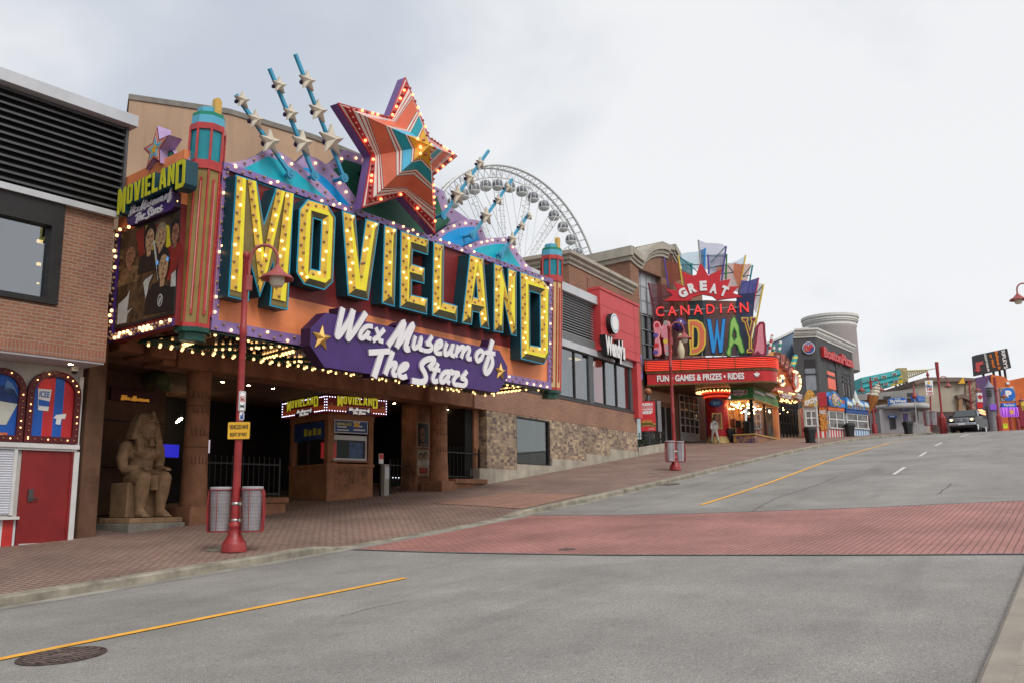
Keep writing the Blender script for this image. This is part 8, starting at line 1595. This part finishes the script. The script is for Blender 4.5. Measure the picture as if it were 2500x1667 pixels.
# round ticket kiosk
FZ = Fr(at(2232, 1056, 76), 100); FZr = Fr(at(2232, 1056, 76), 48); kk = thing('ticket_kiosk', 'grey ticket kiosk with a round flat roof and blue signs', 'kiosk', FZ); KG = mat('kiosk_grey', (.37, .36, .375), .6, var=.08)
x0 = FZ.p(2149, 1030)[0]; z1 = FZ.p(2200, 1000)[1]; zR0, zR1 = FZ.p(2210, 997)[1], FZ.p(2210, 985)[1]; xr_ = FZr.p(2263, 1040)[0]; e0 = FZ.l(FZr.w(xr_, 0, 0)); e1 = FZ.l(FZr.w(xr_, 3, 0))
B().plan([(x0, 0), (0, 0), (e0[0], e0[1]), (e1[0], e1[1]), (x0, 4)], -.8, zR0).build('wall', KG, kk)
ctr = ((x0+e0[0])/2, 1.8); rx = (FZ.p(2286, 990)[0]-FZ.p(2137, 990)[0])/2*.97; B().lathe([(1, zR0), (1.02, zR0+.08), (1.0, zR1-.1), (.95, zR1), (0, zR1+.05)], (0, 0, 0), 32).build('roof', mat('roof_pale', (.42, .42, .42), .6), kk); rf = [c for c in kids(kk) if c.name.startswith('roof')][0]; rf.scale = (rx, 2.9, 1); rf.location = (ctr[0], ctr[1], 0)
q = FZ.r((2168, 969), (2216, 986), -.6); o = thing('wheel_sign', 'blue arched sign with white lettering on the kiosk roof', 'sign', FZ); pts = [(q[0], q[2]), (q[1], q[2]), (q[1], q[2]+(q[3]-q[2])*.75)]+[(q[1]+(q[0]-q[1])*k/8, q[2]+(q[3]-q[2])*(.75+.25*sin(pi*k/8))) for k in range(1, 8)]+[(q[0], q[2]+(q[3]-q[2])*.75)]
BLS = mat('sign_blue', (.025, .13, .45), .4, var=.05); B().prism(pts, -.6, -.3).build('panel', BLS, o); text('SkyWheel', q[0]+.12, q[1]-.12, q[2]+.1, q[2]+(q[3]-q[2])*.7, -.63, WS, o, bold=.03, depth=.03); text('NIAGARA', (q[0]*2+q[1])/3, (q[0]+2*q[1])/3, q[2]+(q[3]-q[2])*.78, q[2]+(q[3]-q[2])*.9, -.63, WS, o, depth=.02)
q = FZr.r((2240, 964), (2260, 980), -.3); o = thing('wheel_sign', 'smaller blue sign at the right end of the kiosk roof', 'sign', FZr); B().box(q[0], q[1], -.3, .3, q[2], q[3]).build('panel', BLS, o); text('SkyW', q[0]+.1, q[1]-.1, q[2]+.15, q[3]-.3, -.33, WS, o, bold=.03, depth=.03)
q = FZ.r((2197, 993), (2232, 1000.5), -.1); B().box(q[0], q[1], -.1, -.001, q[2], q[3]).build('blue_band', BLS, kk); text('Tickets \u2022 Fun Pass', q[0]+.08, q[1]-.05, q[2]+.05, q[3]-.06, -.12, WS, kk, depth=.015)
def zr(px0, px1, y0, y1, nm, m, par=kk):
    q = FZr.r(px0, px1, y0); vs = [FZ.l(FZr.w(x, y, z)) for x in q[:2] for y in (y0, y1) for z in q[2:]]; return B().add(vs, [(0, 1, 3, 2), (4, 6, 7, 5), (0, 4, 5, 1), (2, 3, 7, 6), (0, 2, 6, 4), (1, 5, 7, 3)]).build(nm, m, par)
zr((2232.5, 992), (2263, 1000), -.1, -.001, 'blue_band', BLS); w = zr((2241, 1003), (2261, 1032), -.04, -.001, 'window', WTRIM); zr((2242, 1004), (2260, 1031), -.05, -.041, 'pane', mat('pinkish_window', (.16, .09, .095), .1, var=.7, vs=3, spec=.8), w); zr((2242, 1017), (2260, 1018.5), -.06, -.051, 'mullion', WTRIM, w)
for px0, px1, m in (((2203, 1008), (2219, 1036), mat('violet_window', (.10, .06, .22), .15, var=.8, vs=3)), ((2222, 1003), (2236, 1030), bpy.data.materials['pinkish_window'])): q = FZ.r(px0, px1, -.02); w = B().box(q[0]-.08, q[1]+.08, -.03, -.001, q[2]-.08, q[3]+.08).build('window', WTRIM, kk); B().box(q[0], q[1], -.04, -.031, q[2], q[3]).build('pane', m, w)
q = FZ.r((2158, 1012), (2174, 1054)); B().box(q[0], q[1], -.02, -.001, -.3, q[3]).build('door', mat('kiosk_door', (.33, .32, .335), .6, var=.05), kk)
q = FZ.r((2169, 1013), (2190, 1018), -.2); o = thing('cash_machine', 'dark cash machine under a small blue hood in the kiosk wall', 'cash machine', FZ); B().box(q[0], q[1], -.25, -.001, q[2], q[3]).build('hood', BLS, o); text('ATM', q[0]+.1, q[0]+.45, q[2]+.03, q[3]-.03, -.27, WS, o, depth=.01, bold=.03); q = FZ.r((2172, 1019), (2189, 1045), -.1); B().box(q[0], q[1], -.08, -.001, q[2], q[3]).build('body', GRYM, o); B().box(q[0]+.2, q[1]-.1, -.1, -.081, q[2]+.1, q[3]-.1).build('screen', BLK, o)
# grey flat building and tan shops behind
def block(name, label, cat, px, Y, a, depth, m, part='wall', group=None):
    f = Fr(at(*px[0], Y), a); o = thing(name, label, cat, f, group); B().prism(f.P(px), 0, depth).build(part, m, o); return o, f
o, f = block('flat_building', 'low flat roofed grey and tan building behind the cone and ticket kiosk', 'building', [(2100, 975), (2245, 972), (2245, 1060), (2100, 1060)], 88, 93, 8, mat('tan_wall', (.36, .22, .12), .7, var=.12, vs=.5))
B().prism(f.P([(2092, 962), (2243, 948), (2243, 970), (2092, 976)], -1), -1, 8).build('roof_slab', mat('grey_slab', (.27, .265, .25), .7, var=.12, vs=.6), o); B().prism(f.P([(2116, 1013), (2150, 1012), (2150, 1020), (2116, 1022)], -.2), -.2, -.01).build('awning', mat('maroon_awning', (.25, .04, .05), .6, var=.3), o); B().prism(f.P([(2116, 1023), (2150, 1021), (2150, 1060), (2116, 1060)], -.1), -.1, -.01).build('shop_window', mat('dark_shop', (.08, .055, .05), .3, var=.5, vs=1), o)
for px in (((2158, 966), (2175, 971)), ((2216, 958), (2232, 966))): q = f.r(*px, -1.1); B().box(q[0], q[1], -1.1, -1.001, q[2], q[3]).build('vent', GRYM, o)
CRMW = mat('cream_wall', (.42, .37, .29), .75, var=.08, vs=.5); BRNR = mat('brown_roof', (.20, .145, .115), .7, var=.15)
o, f = block('cream_shop', 'cream walled shop with a brown hipped roof edge and dark entrance', 'building', [(2236, 932), (2262, 926), (2343, 926), (2358, 930), (2358, 1060), (2236, 1060)], 96, 92, 9, CRMW)
B().prism(f.P([(2232, 928), (2262, 920), (2343, 920), (2380, 922), (2380, 928), (2343, 930), (2262, 931), (2236, 938)], -.5), -.5, 9).build('roof_edge', BRNR, o); B().prism(f.P([(2277, 1004), (2345, 1004), (2345, 1060), (2277, 1060)], -.1), -.1, -.01).build('entrance', mat('dark_shop', (0, 0, 0)), o); B().prism(f.P([(2336, 963), (2352, 961), (2380, 975), (2380, 982), (2352, 970), (2340, 972)], -.6), -.6, -.01).build('porch_roof', BRNR, o); B().prism(f.P([(2341, 972), (2350, 970), (2350, 1060), (2341, 1060)], -.5), -.5, -.02).build('porch_post', mat('tan_wall', (0, 0, 0)), o); B().prism(f.P([(2358, 934), (2382, 930), (2382, 1000), (2358, 985)], -.2), -.2, 4).build('stone_wall', STONE, o); B().prism(f.P([(2340, 935), (2352, 920), (2356, 935)], -.7), -.7, -.5).build('yellow_ornament', YSGN, o)
# tilted turquoise house and its crane boom
o, f = block('tilted_house', 'tilted turquoise house with square windows and a yellow patch on the roofs', 'building', [(2103, 921), (2197, 901), (2205, 933), (2109, 958)], 108, 92, 5, mat('turquoise_wall', (.06, .42, .44), .6, var=.08, vs=.5))
B().prism(f.P([(2172, 942), (2201, 914), (2206, 934)], -.1), -.1, -.01).build('yellow_patch', mat('mustard', (.55, .40, .03), .6), o); b = B()
for x, y in ((2138, 923), (2158, 919), (2183, 913), (2162, 936), (2187, 930)): p = f.P([(x-6, y-3), (x+6, y-5), (x+7, y+3), (x-5, y+5)], -.15); w = B().prism(p, -.15, -.01).build('window', mat('white_frame_far', (.6, .6, .58), .5), o); c = (sum(v[0] for v in p)/4, sum(v[1] for v in p)/4); B().prism([(c[0]+(v[0]-c[0])*.72, c[1]+(v[1]-c[1])*.72) for v in p], -.2, -.151).build('pane', mat('far_pane', (.20, .17, .15), .2, var=.5), w)
for y0 in (.33, .66): p0 = f.P([(2103+2*y0*3, 921+37*y0), (2197+8*y0, 901+32*y0)], -.12); B().tube([(p0[0][0], -.12, p0[0][1]), (p0[1][0], -.12, p0[1][1])], .08, 5).build('siding_edge', mat('turquoise_wall', (0, 0, 0)), o)
b = B()
for px in (2185, 2195, 2204, 2213): p = f.P([(px, 930), (px+4, 952)], 1); b.tube([(p[0][0], 1, p[0][1]), (p[1][0], 1, p[1][1])], .12, 5)
b.build('support_frame', GRYM, o); f2 = Fr(at(2205, 910, 109), 92); o = thing('crane_boom', 'pale yellow lattice crane boom reaching right from the tilted house', 'crane', f2); b = B(); a0, a1, c0, c1 = f2.P([(2203, 905), (2208, 925), (2265, 901), (2266, 904)])
B().box(a0[0]-.5, a0[0]+.6, 0, 1, a1[1]-.4, a0[1]+.4).build('base', mat('crane_tan', (.40, .30, .14), .6), o)
for (p, q) in ((a0, c0), (a1, c1)):
    for y in (0, 1): b.tube([(p[0], y, p[1]), (q[0], .5+(y-.5)*.2, q[1])], .09, 5)
for k in range(12): t, t2 = k/12, (k+1)/12; u = [a0[0]+(c0[0]-a0[0])*t, a0[1]+(c0[1]-a0[1])*t]; v = [a1[0]+(c1[0]-a1[0])*t2, a1[1]+(c1[1]-a1[1])*t2]; b.tube([(u[0], 0, u[1]), (v[0], 0, v[1])], .055, 4).tube([(v[0], 0, v[1]), (a0[0]+(c0[0]-a0[0])*t2, 0, a0[1]+(c0[1]-a0[1])*t2)], .055, 4)
e_ = f2.p(2287, 897); b.tube([(c0[0], .5, c0[1]), (e_[0], .5, e_[1])], .05, 4); b.build('lattice', mat('crane_yellow', (.52, .45, .24), .6), o)
# sideways billboard
o, f = block('billboard', 'dark billboard standing askew with sideways white and orange lettering and a red arrow', 'billboard', [(2383, 866), (2459, 850), (2469, 897), (2387, 915)], 112, 92, 1.2, mat('billboard_black', (.028, .026, .027), .5, var=.2, vs=4), 'board')
def side_text(t, px0, px1, hpx, m):   # px0 -> px1 runs along the reading direction, hpx = letter height vector
    p0, p1 = f.p(*px0, -.06), f.p(*px1, -.06); hp = f.p(px0[0]+hpx[0], px0[1]+hpx[1], -.06); hv = (hp[0]-p0[0], hp[1]-p0[1]); text(t, 0, 1, 0, 1, -.06, m, o, bold=.03, depth=.05, warp=lambda fx, fz: (p0[0]+(p1[0]-p0[0])*fx+hv[0]*fz, p0[1]+(p1[1]-p0[1])*fx+hv[1]*fz))
OR = mat('billboard_orange', (.75, .20, .02), .5, var=0); side_text("RIPLEY'S", (2444, 856), (2452, 900), (9, -2), WS); side_text('Believe It', (2428, 857), (2437, 902), (7.5, -1.5), OR); side_text('or Not!', (2415, 865), (2424, 897), (7, -1.5), OR); side_text('ODDITORIUM', (2402, 863), (2411, 906), (5, -1), WS)
B().prism(f.P([(2383, 884), (2400, 881), (2400, 889), (2393, 890), (2392, 902), (2397, 901), (2388, 908), (2378, 902), (2384, 902), (2383, 893)], -.2), -.2, -.01).build('arrow', mat('arrow_red', (.5, .06, .06), .5), o); b = B()
for px in ((2400, 911), (2425, 907), (2440, 904), (2452, 900)): p = f.P([px, (px[0]+4, 925)], .6); b.tube([(p[0][0], .6, p[0][1]), (p[1][0], .6, p[1][1]-1)], .16, 5)
b.build('support', GRYM, o)
o, f = block('purple_orange_building', 'purple and bright orange building under the askew billboard', 'building', [(2384, 921), (2420, 914), (2420, 1060), (2384, 1060)], 110, 92, 6, mat('purple_wall', (.12, .06, .16), .6, var=.1, vs=.5), 'purple_wall'); B().prism(f.P([(2420, 913), (2453, 919), (2462, 928), (2510, 918), (2520, 1060), (2420, 1060)], -.3), -.3, 8).build('orange_wall', mat('orange_wall', (.62, .14, .03), .6, var=.15, vs=.4), o); B().prism(f.P([(2440, 980), (2520, 974), (2520, 988), (2440, 988)], -.8), -.8, -.31).build('orange_band', mat('orange_wall', (0, 0, 0)), o)
for x, y in ((2461, 934), (2470, 946)): q = f.r((x-4, y-3), (x+4, y+3), -.5); B().box(q[0], q[1], -.5, -.31, q[2], q[3]).build('window', WS, o); 
for px0, px1, c in (((2425, 1000), (2445, 1045), 'dkred'), ((2486, 990), (2510, 1040), 'dkred'), ((2492, 975), (2510, 1000), 'yellow'), ((2405, 1012), (2425, 1050), 'navy')): q = f.r(px0, px1, -1); B().box(q[0], q[1], -1, -.31, q[2], q[3]).build('shopfront', c_[c], o)
fc = Fr(at(2410, 1040, 104), 90); o = thing('castle_front', 'grey model castle front with pointed spires and a violet sign', 'building', fc); CST = mat('castle_grey', (.24, .225, .25), .8, var=.2, vs=1, bump=.3)
for x, yt, ym, r_ in ((2413, 925, 946, 10), (2428, 932, 953, 7)):
    p = fc.P([(x, yt), (x, ym), (x+r_, ym), (x, 1045)]); r2 = p[2][0]-p[1][0]; B().lathe([(r2*1.15, p[1][1]), (r2*.62, p[1][1]+(p[0][1]-p[1][1])*.35), (r2*.2, p[1][1]+(p[0][1]-p[1][1])*.7), (0, p[0][1])], (p[0][0], 0, 0), 12).build('spire', mat('spire_blue', (.27, .27, .36), .7, var=.2, vs=3), o); B().lathe([(r2*.9, p[3][1]-1), (r2*.85, p[1][1])], (p[0][0], 0, 0), 12).build('tower', CST, o)
q = fc.r((2405, 990), (2440, 1050), .5); B().box(q[0], q[1], .5, 2, q[2]-1, q[3]).build('wall', CST, o); q = fc.r((2418, 986), (2436, 999), -.6); B().box(q[0], q[1], -.6, -.4, q[2], q[3]).build('violet_sign', emit('violet_sign', (.3, .1, .8), .25, (.15, .06, .35)), o); p = fc.P([(2417, 952), (2417, 966)], -1); 
for k in range(3): z = p[1][1]+(p[0][1]-p[1][1])*k/2.5; B().box(p[0][0]-.25, p[0][0]+.3, -.75, -.5, z, z+.18).build('arrow_slit', BLK, o)
fp = Fr(at(2463, 1040, 90), 90); o = thing('parking_sign', 'grey sign board with a white P in a blue disc above a violet screen', 'sign', fp); q = fp.r((2441, 945), (2481, 978)); B().box(q[0], q[1], 0, .3, q[2], q[3]).build('board', mat('board_grey', (.30, .29, .28), .5), o, bev=.05); cx, cz = (q[0]+q[1])/2, (q[2]+q[3])/2; r_ = (q[3]-q[2])*.47; B().prism([(cx+r_*1.08*cos(2*pi*i/28), cz+r_*sin(2*pi*i/28)) for i in range(28)], -.05, -.001).build('disc', mat('parking_blue', (.01, .14, .55), .4, var=0), o); text('P', cx-r_*.45, cx+r_*.5, cz-r_*.55, cz+r_*.58, -.09, WS, o, bold=.07, depth=.03)
q = fp.r((2446, 983), (2482, 993)); B().box(q[0], q[1], 0, .3, q[2], q[3]).build('name_panel', mat('parking_blue', (0, 0, 0)), o); text('Parking', q[0]+.2, q[1]-.2, q[2]+.05, q[3]-.08, -.03, WS, o, bold=.02, depth=.03); q = fp.r((2444, 993.5), (2488, 1016)); B().box(q[0], q[1], 0, .3, q[2], q[3]).build('screen', emit('violet_screen', (.75, .25, 1), .3, (.4, .1, .6)), o)
for k in range(7): x = q[0]+(q[1]-q[0])*(k+.5)/7; B().prism([(x-.08, q[2]), (x+.08, q[2]), (x+.02+.1*(k % 3-1), q[3]), (x-.02+.1*(k % 3-1), q[3])], -.02, -.001).build('screen_graphic', emit('screen_dark', (.25, .03, .5), .3, (.15, .02, .3)), o)
B().prism(star(((q[0]+q[1])/2+.15, (q[2]+q[3])/2), .35), -.04, -.021).build('screen_star', YSGN, o); B().box(cx-.12, cx+.12, .05, .25, -.5, q[3]).build('post', REDP, o)
fm = Fr(at(2392, 1040, 88), 95); o = thing('leaf_sign', 'tall white sign with a red maple leaf and a red panel below', 'sign', fm); q = fm.r((2386, 958), (2400, 980)); B().box(q[0], q[1], 0, .3, q[2], q[3]).build('board', WSGN, o); cx, cz = (q[0]+q[1])/2, (q[2]+q[3])/2; B().prism([(cx+x*.5, cz+z*.62) for x, z in LEAF], -.03, -.001).build('maple_leaf', mat('sign_leaf_red', (.5, .02, .03), .5), o); q = fm.r((2386, 981), (2400, 994)); B().box(q[0], q[1], 0, .3, q[2], q[3]).build('red_panel', CRED, o); q = fm.r((2391, 994), (2395, 1045)); B().box(q[0], q[1], .05, .25, -.5, q[3]).build('post', REDP, o)
pts = []
for (x, y, w_) in ((2389, 1000, 18), (2392, 1006, 16), (2396, 1000, 8)): pts += [(x+w_*k/5, y+k*1.0) for k in range(5)]
bulbs(o, [(lambda p: (p[0], -.4, p[1]))(fm.p(x, y, -.4)) for x, y in pts], .09, litfn=lambda i, p: True, mats=(emit('red_orange_bulb', (1, .25, .1), 3), WSGN))
o = thing('yellow_notice', 'small bright yellow notice low on the crest of the road', 'sign', Fr(at(2454, 1040, 84), 90)); f = Fr(at(2454, 1040, 84), 90); q = f.r((2449, 1033), (2460, 1039)); B().box(q[0], q[1], 0, .1, q[2]-.2, q[3]).build('panel', mat('acid_yellow', (.65, .70, .02), .5), o); B().box(q[0]+.1, q[1]-.1, -.01, -.001, (q[2]+q[3])/2-.03, (q[2]+q[3])/2+.03).build('print', BLK, o)
# lamp on the near right pavement: only its head reaches into the picture
rp_ = at(2572, 1130, 37); s_, y_ = sy(rp_); rp_.z = h(s_)+.1; lamp_post('red lamp whose arm reaches in at the right edge', rp_, 182, at(2500, 706, 37).z-rp_.z+.2, 1.0)
# ================================================================== pickup truck
pt = (at(2325, 1047, 72)+at(2376, 1045, 72.6))*.5; pt = at(2350, 1049, 71.5); pt.z = max(h(sy(pt)[0])+.03, pt.z-.12); FV = Fr(pt, 127)
tk = thing('pickup_truck', 'dark grey pickup truck with lit headlights coming over the crest', 'pickup truck', FV)
CAR = mat('dark_grey_paint', (.022, .023, .025), .4, m=0, var=.06, spec=.22); CHR = mat('chrome', (.55, .55, .56), .12, m=1, var=0); TYRE = mat('tyre_rubber', (.014, .014, .014), .8, var=.2); CGL = mat('car_glass', (.03, .04, .045), .03, var=0, spec=1.0)
def xs_body(prof, x): return prof
b = B(); side = [(0.0, .55), (.0, .95), (.12, 1.1), (1.35, 1.22), (1.5, 1.24), (3.6, 1.26), (5.75, 1.22), (5.8, .6), (5.2, .5), (1, .45)]
vs = []; n = len(side)
for x, s in ((-1.0, 1), (-.95, 0), (.95, 0), (1.0, 1)):
    for y, z in side: vs.append((x, y, z if s else z+(.06 if z > 1 else 0)))
fs = []
for k in range(3): fs += [(k*n+i, k*n+(i+1) % n, (k+1)*n+(i+1) % n, (k+1)*n+i) for i in range(n)]
b.add(vs, fs+[tuple(range(n)), tuple(range(4*n-1, 3*n-1, -1))]); b.build('body', CAR, tk, bev=.04)
cab = [(1.45, 1.24), (2.15, 1.86), (2.5, 1.93), (3.5, 1.92), (3.75, 1.8), (3.95, 1.24)]; b = B()
ins = lambda z: .93-(z-1.24)*.22
vs = [(-ins(z), y, z) for y, z in cab]+[(ins(z), y, z) for y, z in cab]; m_ = len(cab); b.add(vs, [(i, (i+1) % m_, (i+1) % m_+m_, i+m_) for i in range(m_)]+[tuple(range(m_)), tuple(range(2*m_-1, m_-1, -1))]); b.build('cab', CAR, tk, bev=.03)
b = B(); w0, w1 = .86, .74; b.add([(-w0, 1.54, 1.31), (w0, 1.54, 1.31), (w1, 2.07, 1.79), (-w1, 2.07, 1.79)], [(0, 1, 2, 3)]); b.v = [(x, y-.035, z+.035) for x, y, z in b.v]; b.build('windscreen', CGL, tk)
for sg in (-1, 1):
    b = B(); f = lambda y, z: (sg*(ins(z)+.012), y, z); b.add([f(1.85, 1.32), f(2.75, 1.32), f(2.75, 1.8), f(2.25, 1.8)], [(0, 1, 2, 3)]); b.build('side_window', CGL, tk); b = B(); b.add([f(2.85, 1.32), f(3.75, 1.32), f(3.62, 1.78), f(2.85, 1.8)], [(0, 1, 2, 3)]); b.build('side_window', CGL, tk)
    B().box(sg*1.0, sg*1.22, 1.75, 1.88, 1.28, 1.5).build('mirror', BLKM, tk, bev=.03)
    B().box(sg*.55, sg*.93, -.035, .1, .88, 1.08).build('headlight', mat('headlight_lens', (.5, .48, .42), .15, var=.1), tk, bev=.02); hb = B().ball((sg*.76, -.045, .97), (.085, .03, .075), 10); hb.build('headlight_bulb', emit('headlamp', (1, .62, .25), 6), tk)
    for y in (.95, 4.55):
        w = B().tube([(sg*.74, y, .40), (sg*1.0, y, .40)], .40, 20, cap=True).build('wheel', TYRE, tk); B().tube([(sg*1.0, y, .40), (sg*1.015, y, .40)], .25, 16).build('rim', CHR, w)
g = B().box(-.52, .52, -.05, .05, .74, 1.1).build('grille', CHR, tk, bev=.03)
b = B()
for k in range(5): b.box(-.47, .47, -.062, -.051, .79+.055*k, .825+.055*k)
b.build('grille_mesh', BLK, g); B().box(-.47, .47, -.07, -.051, .915, .955).box(-.05, .05, -.072, -.051, .77, 1.08).build('grille_bar', CHR, g); B().box(-1.0, 1.0, -.14, .3, .5, .73).build('bumper', CHR, tk, bev=.05); B().box(-.25, .25, -.15, -.141, .56, .68).build('number_plate', WSGN, tk); B().box(-.8, .8, -.13, .3, .38, .5).build('valance', BLKM, tk); B().box(-.85, .85, .3, 5.4, .3, .46).build('chassis', BLKM, tk)
# ================================================================== observation wheel
C = at(1258.3, 701.7, 120); AZ = .7614; FO = Fr(C, 90-math.degrees(AZ)); RW = 17.34
ow = thing('observation_wheel', 'huge white observation wheel with glazed gondolas rising behind the roofs', 'ferris wheel', FO); WW = mat('wheel_white', (.66, .67, .66), .4, var=.04)
for y in (-.75, .75): B().tube([(RW*cos(2*pi*i/120), y, RW*sin(2*pi*i/120)) for i in range(120)], .2, 6, closed=True).build('rim', WW, ow)
b = B()
for i in range(84):
    t = 2*pi*i/84; b.tube([(RW*cos(t), -.75, RW*sin(t)), (RW*cos(t), .75, RW*sin(t))], .06, 4).tube([((RW-1.6)*cos(t), 0, (RW-1.6)*sin(t)), ((RW-1.6)*cos(t+2*pi/64), 0, (RW-1.6)*sin(t+2*pi/84))], .09, 4)
    for y in (-.75, .75): b.tube([(RW*cos(t), y, RW*sin(t)), ((RW-1.6)*cos(t), 0, (RW-1.6)*sin(t))], .05, 4)
b.build('rim_bracing', WW, ow); b = B()
for i in range(16):
    t = 2*pi*(i+.4)/16
    for d in (-.055, .055):
        for y in (-.8, .8): b.tube([(1.2*cos(t+d*6), y*2, 1.2*sin(t+d*6)), ((RW-.2)*cos(t+d), y, (RW-.2)*sin(t+d))], .055, 4)
    for k in range(3, 20):
        r0, r1 = RW*k/20, RW*(k+1)/20; d0, d1 = (.055 if k % 2 else -.055), (-.055 if k % 2 else .055); w0 = 1+5*(1-k/20); b.tube([(r0*cos(t+d0), .8, r0*sin(t+d0)), (r1*cos(t+d1), .8, r1*sin(t+d1))], .035, 4).tube([(r0*cos(t+d0), .8, r0*sin(t+d0)), (r0*cos(t-d0), .8, r0*sin(t-d0))], .035, 4)
    t2 = 2*pi*(i+.9)/16; b.tube([(1.2*cos(t2), 1.5, 1.2*sin(t2)), ((RW-.3)*cos(t2+.2), .8, (RW-.3)*sin(t2+.2))], .03, 4).tube([(1.2*cos(t2), 1.5, 1.2*sin(t2)), ((RW-.3)*cos(t2-.2), .8, (RW-.3)*sin(t2-.2))], .03, 4)
b.build('spokes', WW, ow); B().tube([(0, -2.5, 0), (0, 2.5, 0)], 1.3, 16).build('hub', WW, ow)
b = B()
for sg in (-1, 1):
    for y in (-5, 5): b.tube([(0, y*.5, 0), (sg*12, y, -32)], .5, 6)
b.build('legs', WW, ow).name = 'support_leg'
GW = mat('gondola_glass', (.19, .195, .23), .12, var=.3, vs=2); g0 = None; best = None
for i in range(400):
    t = R(60+i*.15); q = FO.w((RW-1.55)*cos(t), 0, (RW-1.55)*sin(t)-1.2); z_ = q.dot(fw); px = 1250+FP*q.dot(cr)/z_
    if best is None or abs(px-1215) < best[0]: best = (abs(px-1215), t)
DT = 2*pi/42
for k in range(-10, 10):
    t = best[1]+k*DT; x, z = (RW-1.55)*cos(t), (RW-1.55)*sin(t)-1.15
    if z+C.z < 21: continue
    if g0 is None:
        g0 = B().ball((0, 0, 0), (.82, .82, .8), 14, 0, 10).build('gondola', GW, ow); b = B().ball((0, 0, -.28), (.84, .84, .56), 14)
        b.v = [(x_, y_, min(z_, -.34)) for x_, y_, z_ in b.v]; parts_ = [b.build('floor_shell', WW, g0)]
        b = B()
        for i in range(8): a = 2*pi*(i+.5)/8; b.tube([(.835*cos(a)*cos(p_), .835*sin(a)*cos(p_), .82*sin(p_)) for p_ in [R(-40+16*j) for j in range(8)]], .065, 4)
        b.tube([(0, 0, .75), (0, 0, 1.25)], .09, 5).lathe([(.45, .62), (.3, .84), (0, .88)], n=12); parts_.append(b.build('frame', WW, g0)); o = g0
    else:
        o = g0.copy(); COL.objects.link(o)
        for c in parts_: d = c.copy(); COL.objects.link(d); d.parent = o
    o.location = (x, 0, z)
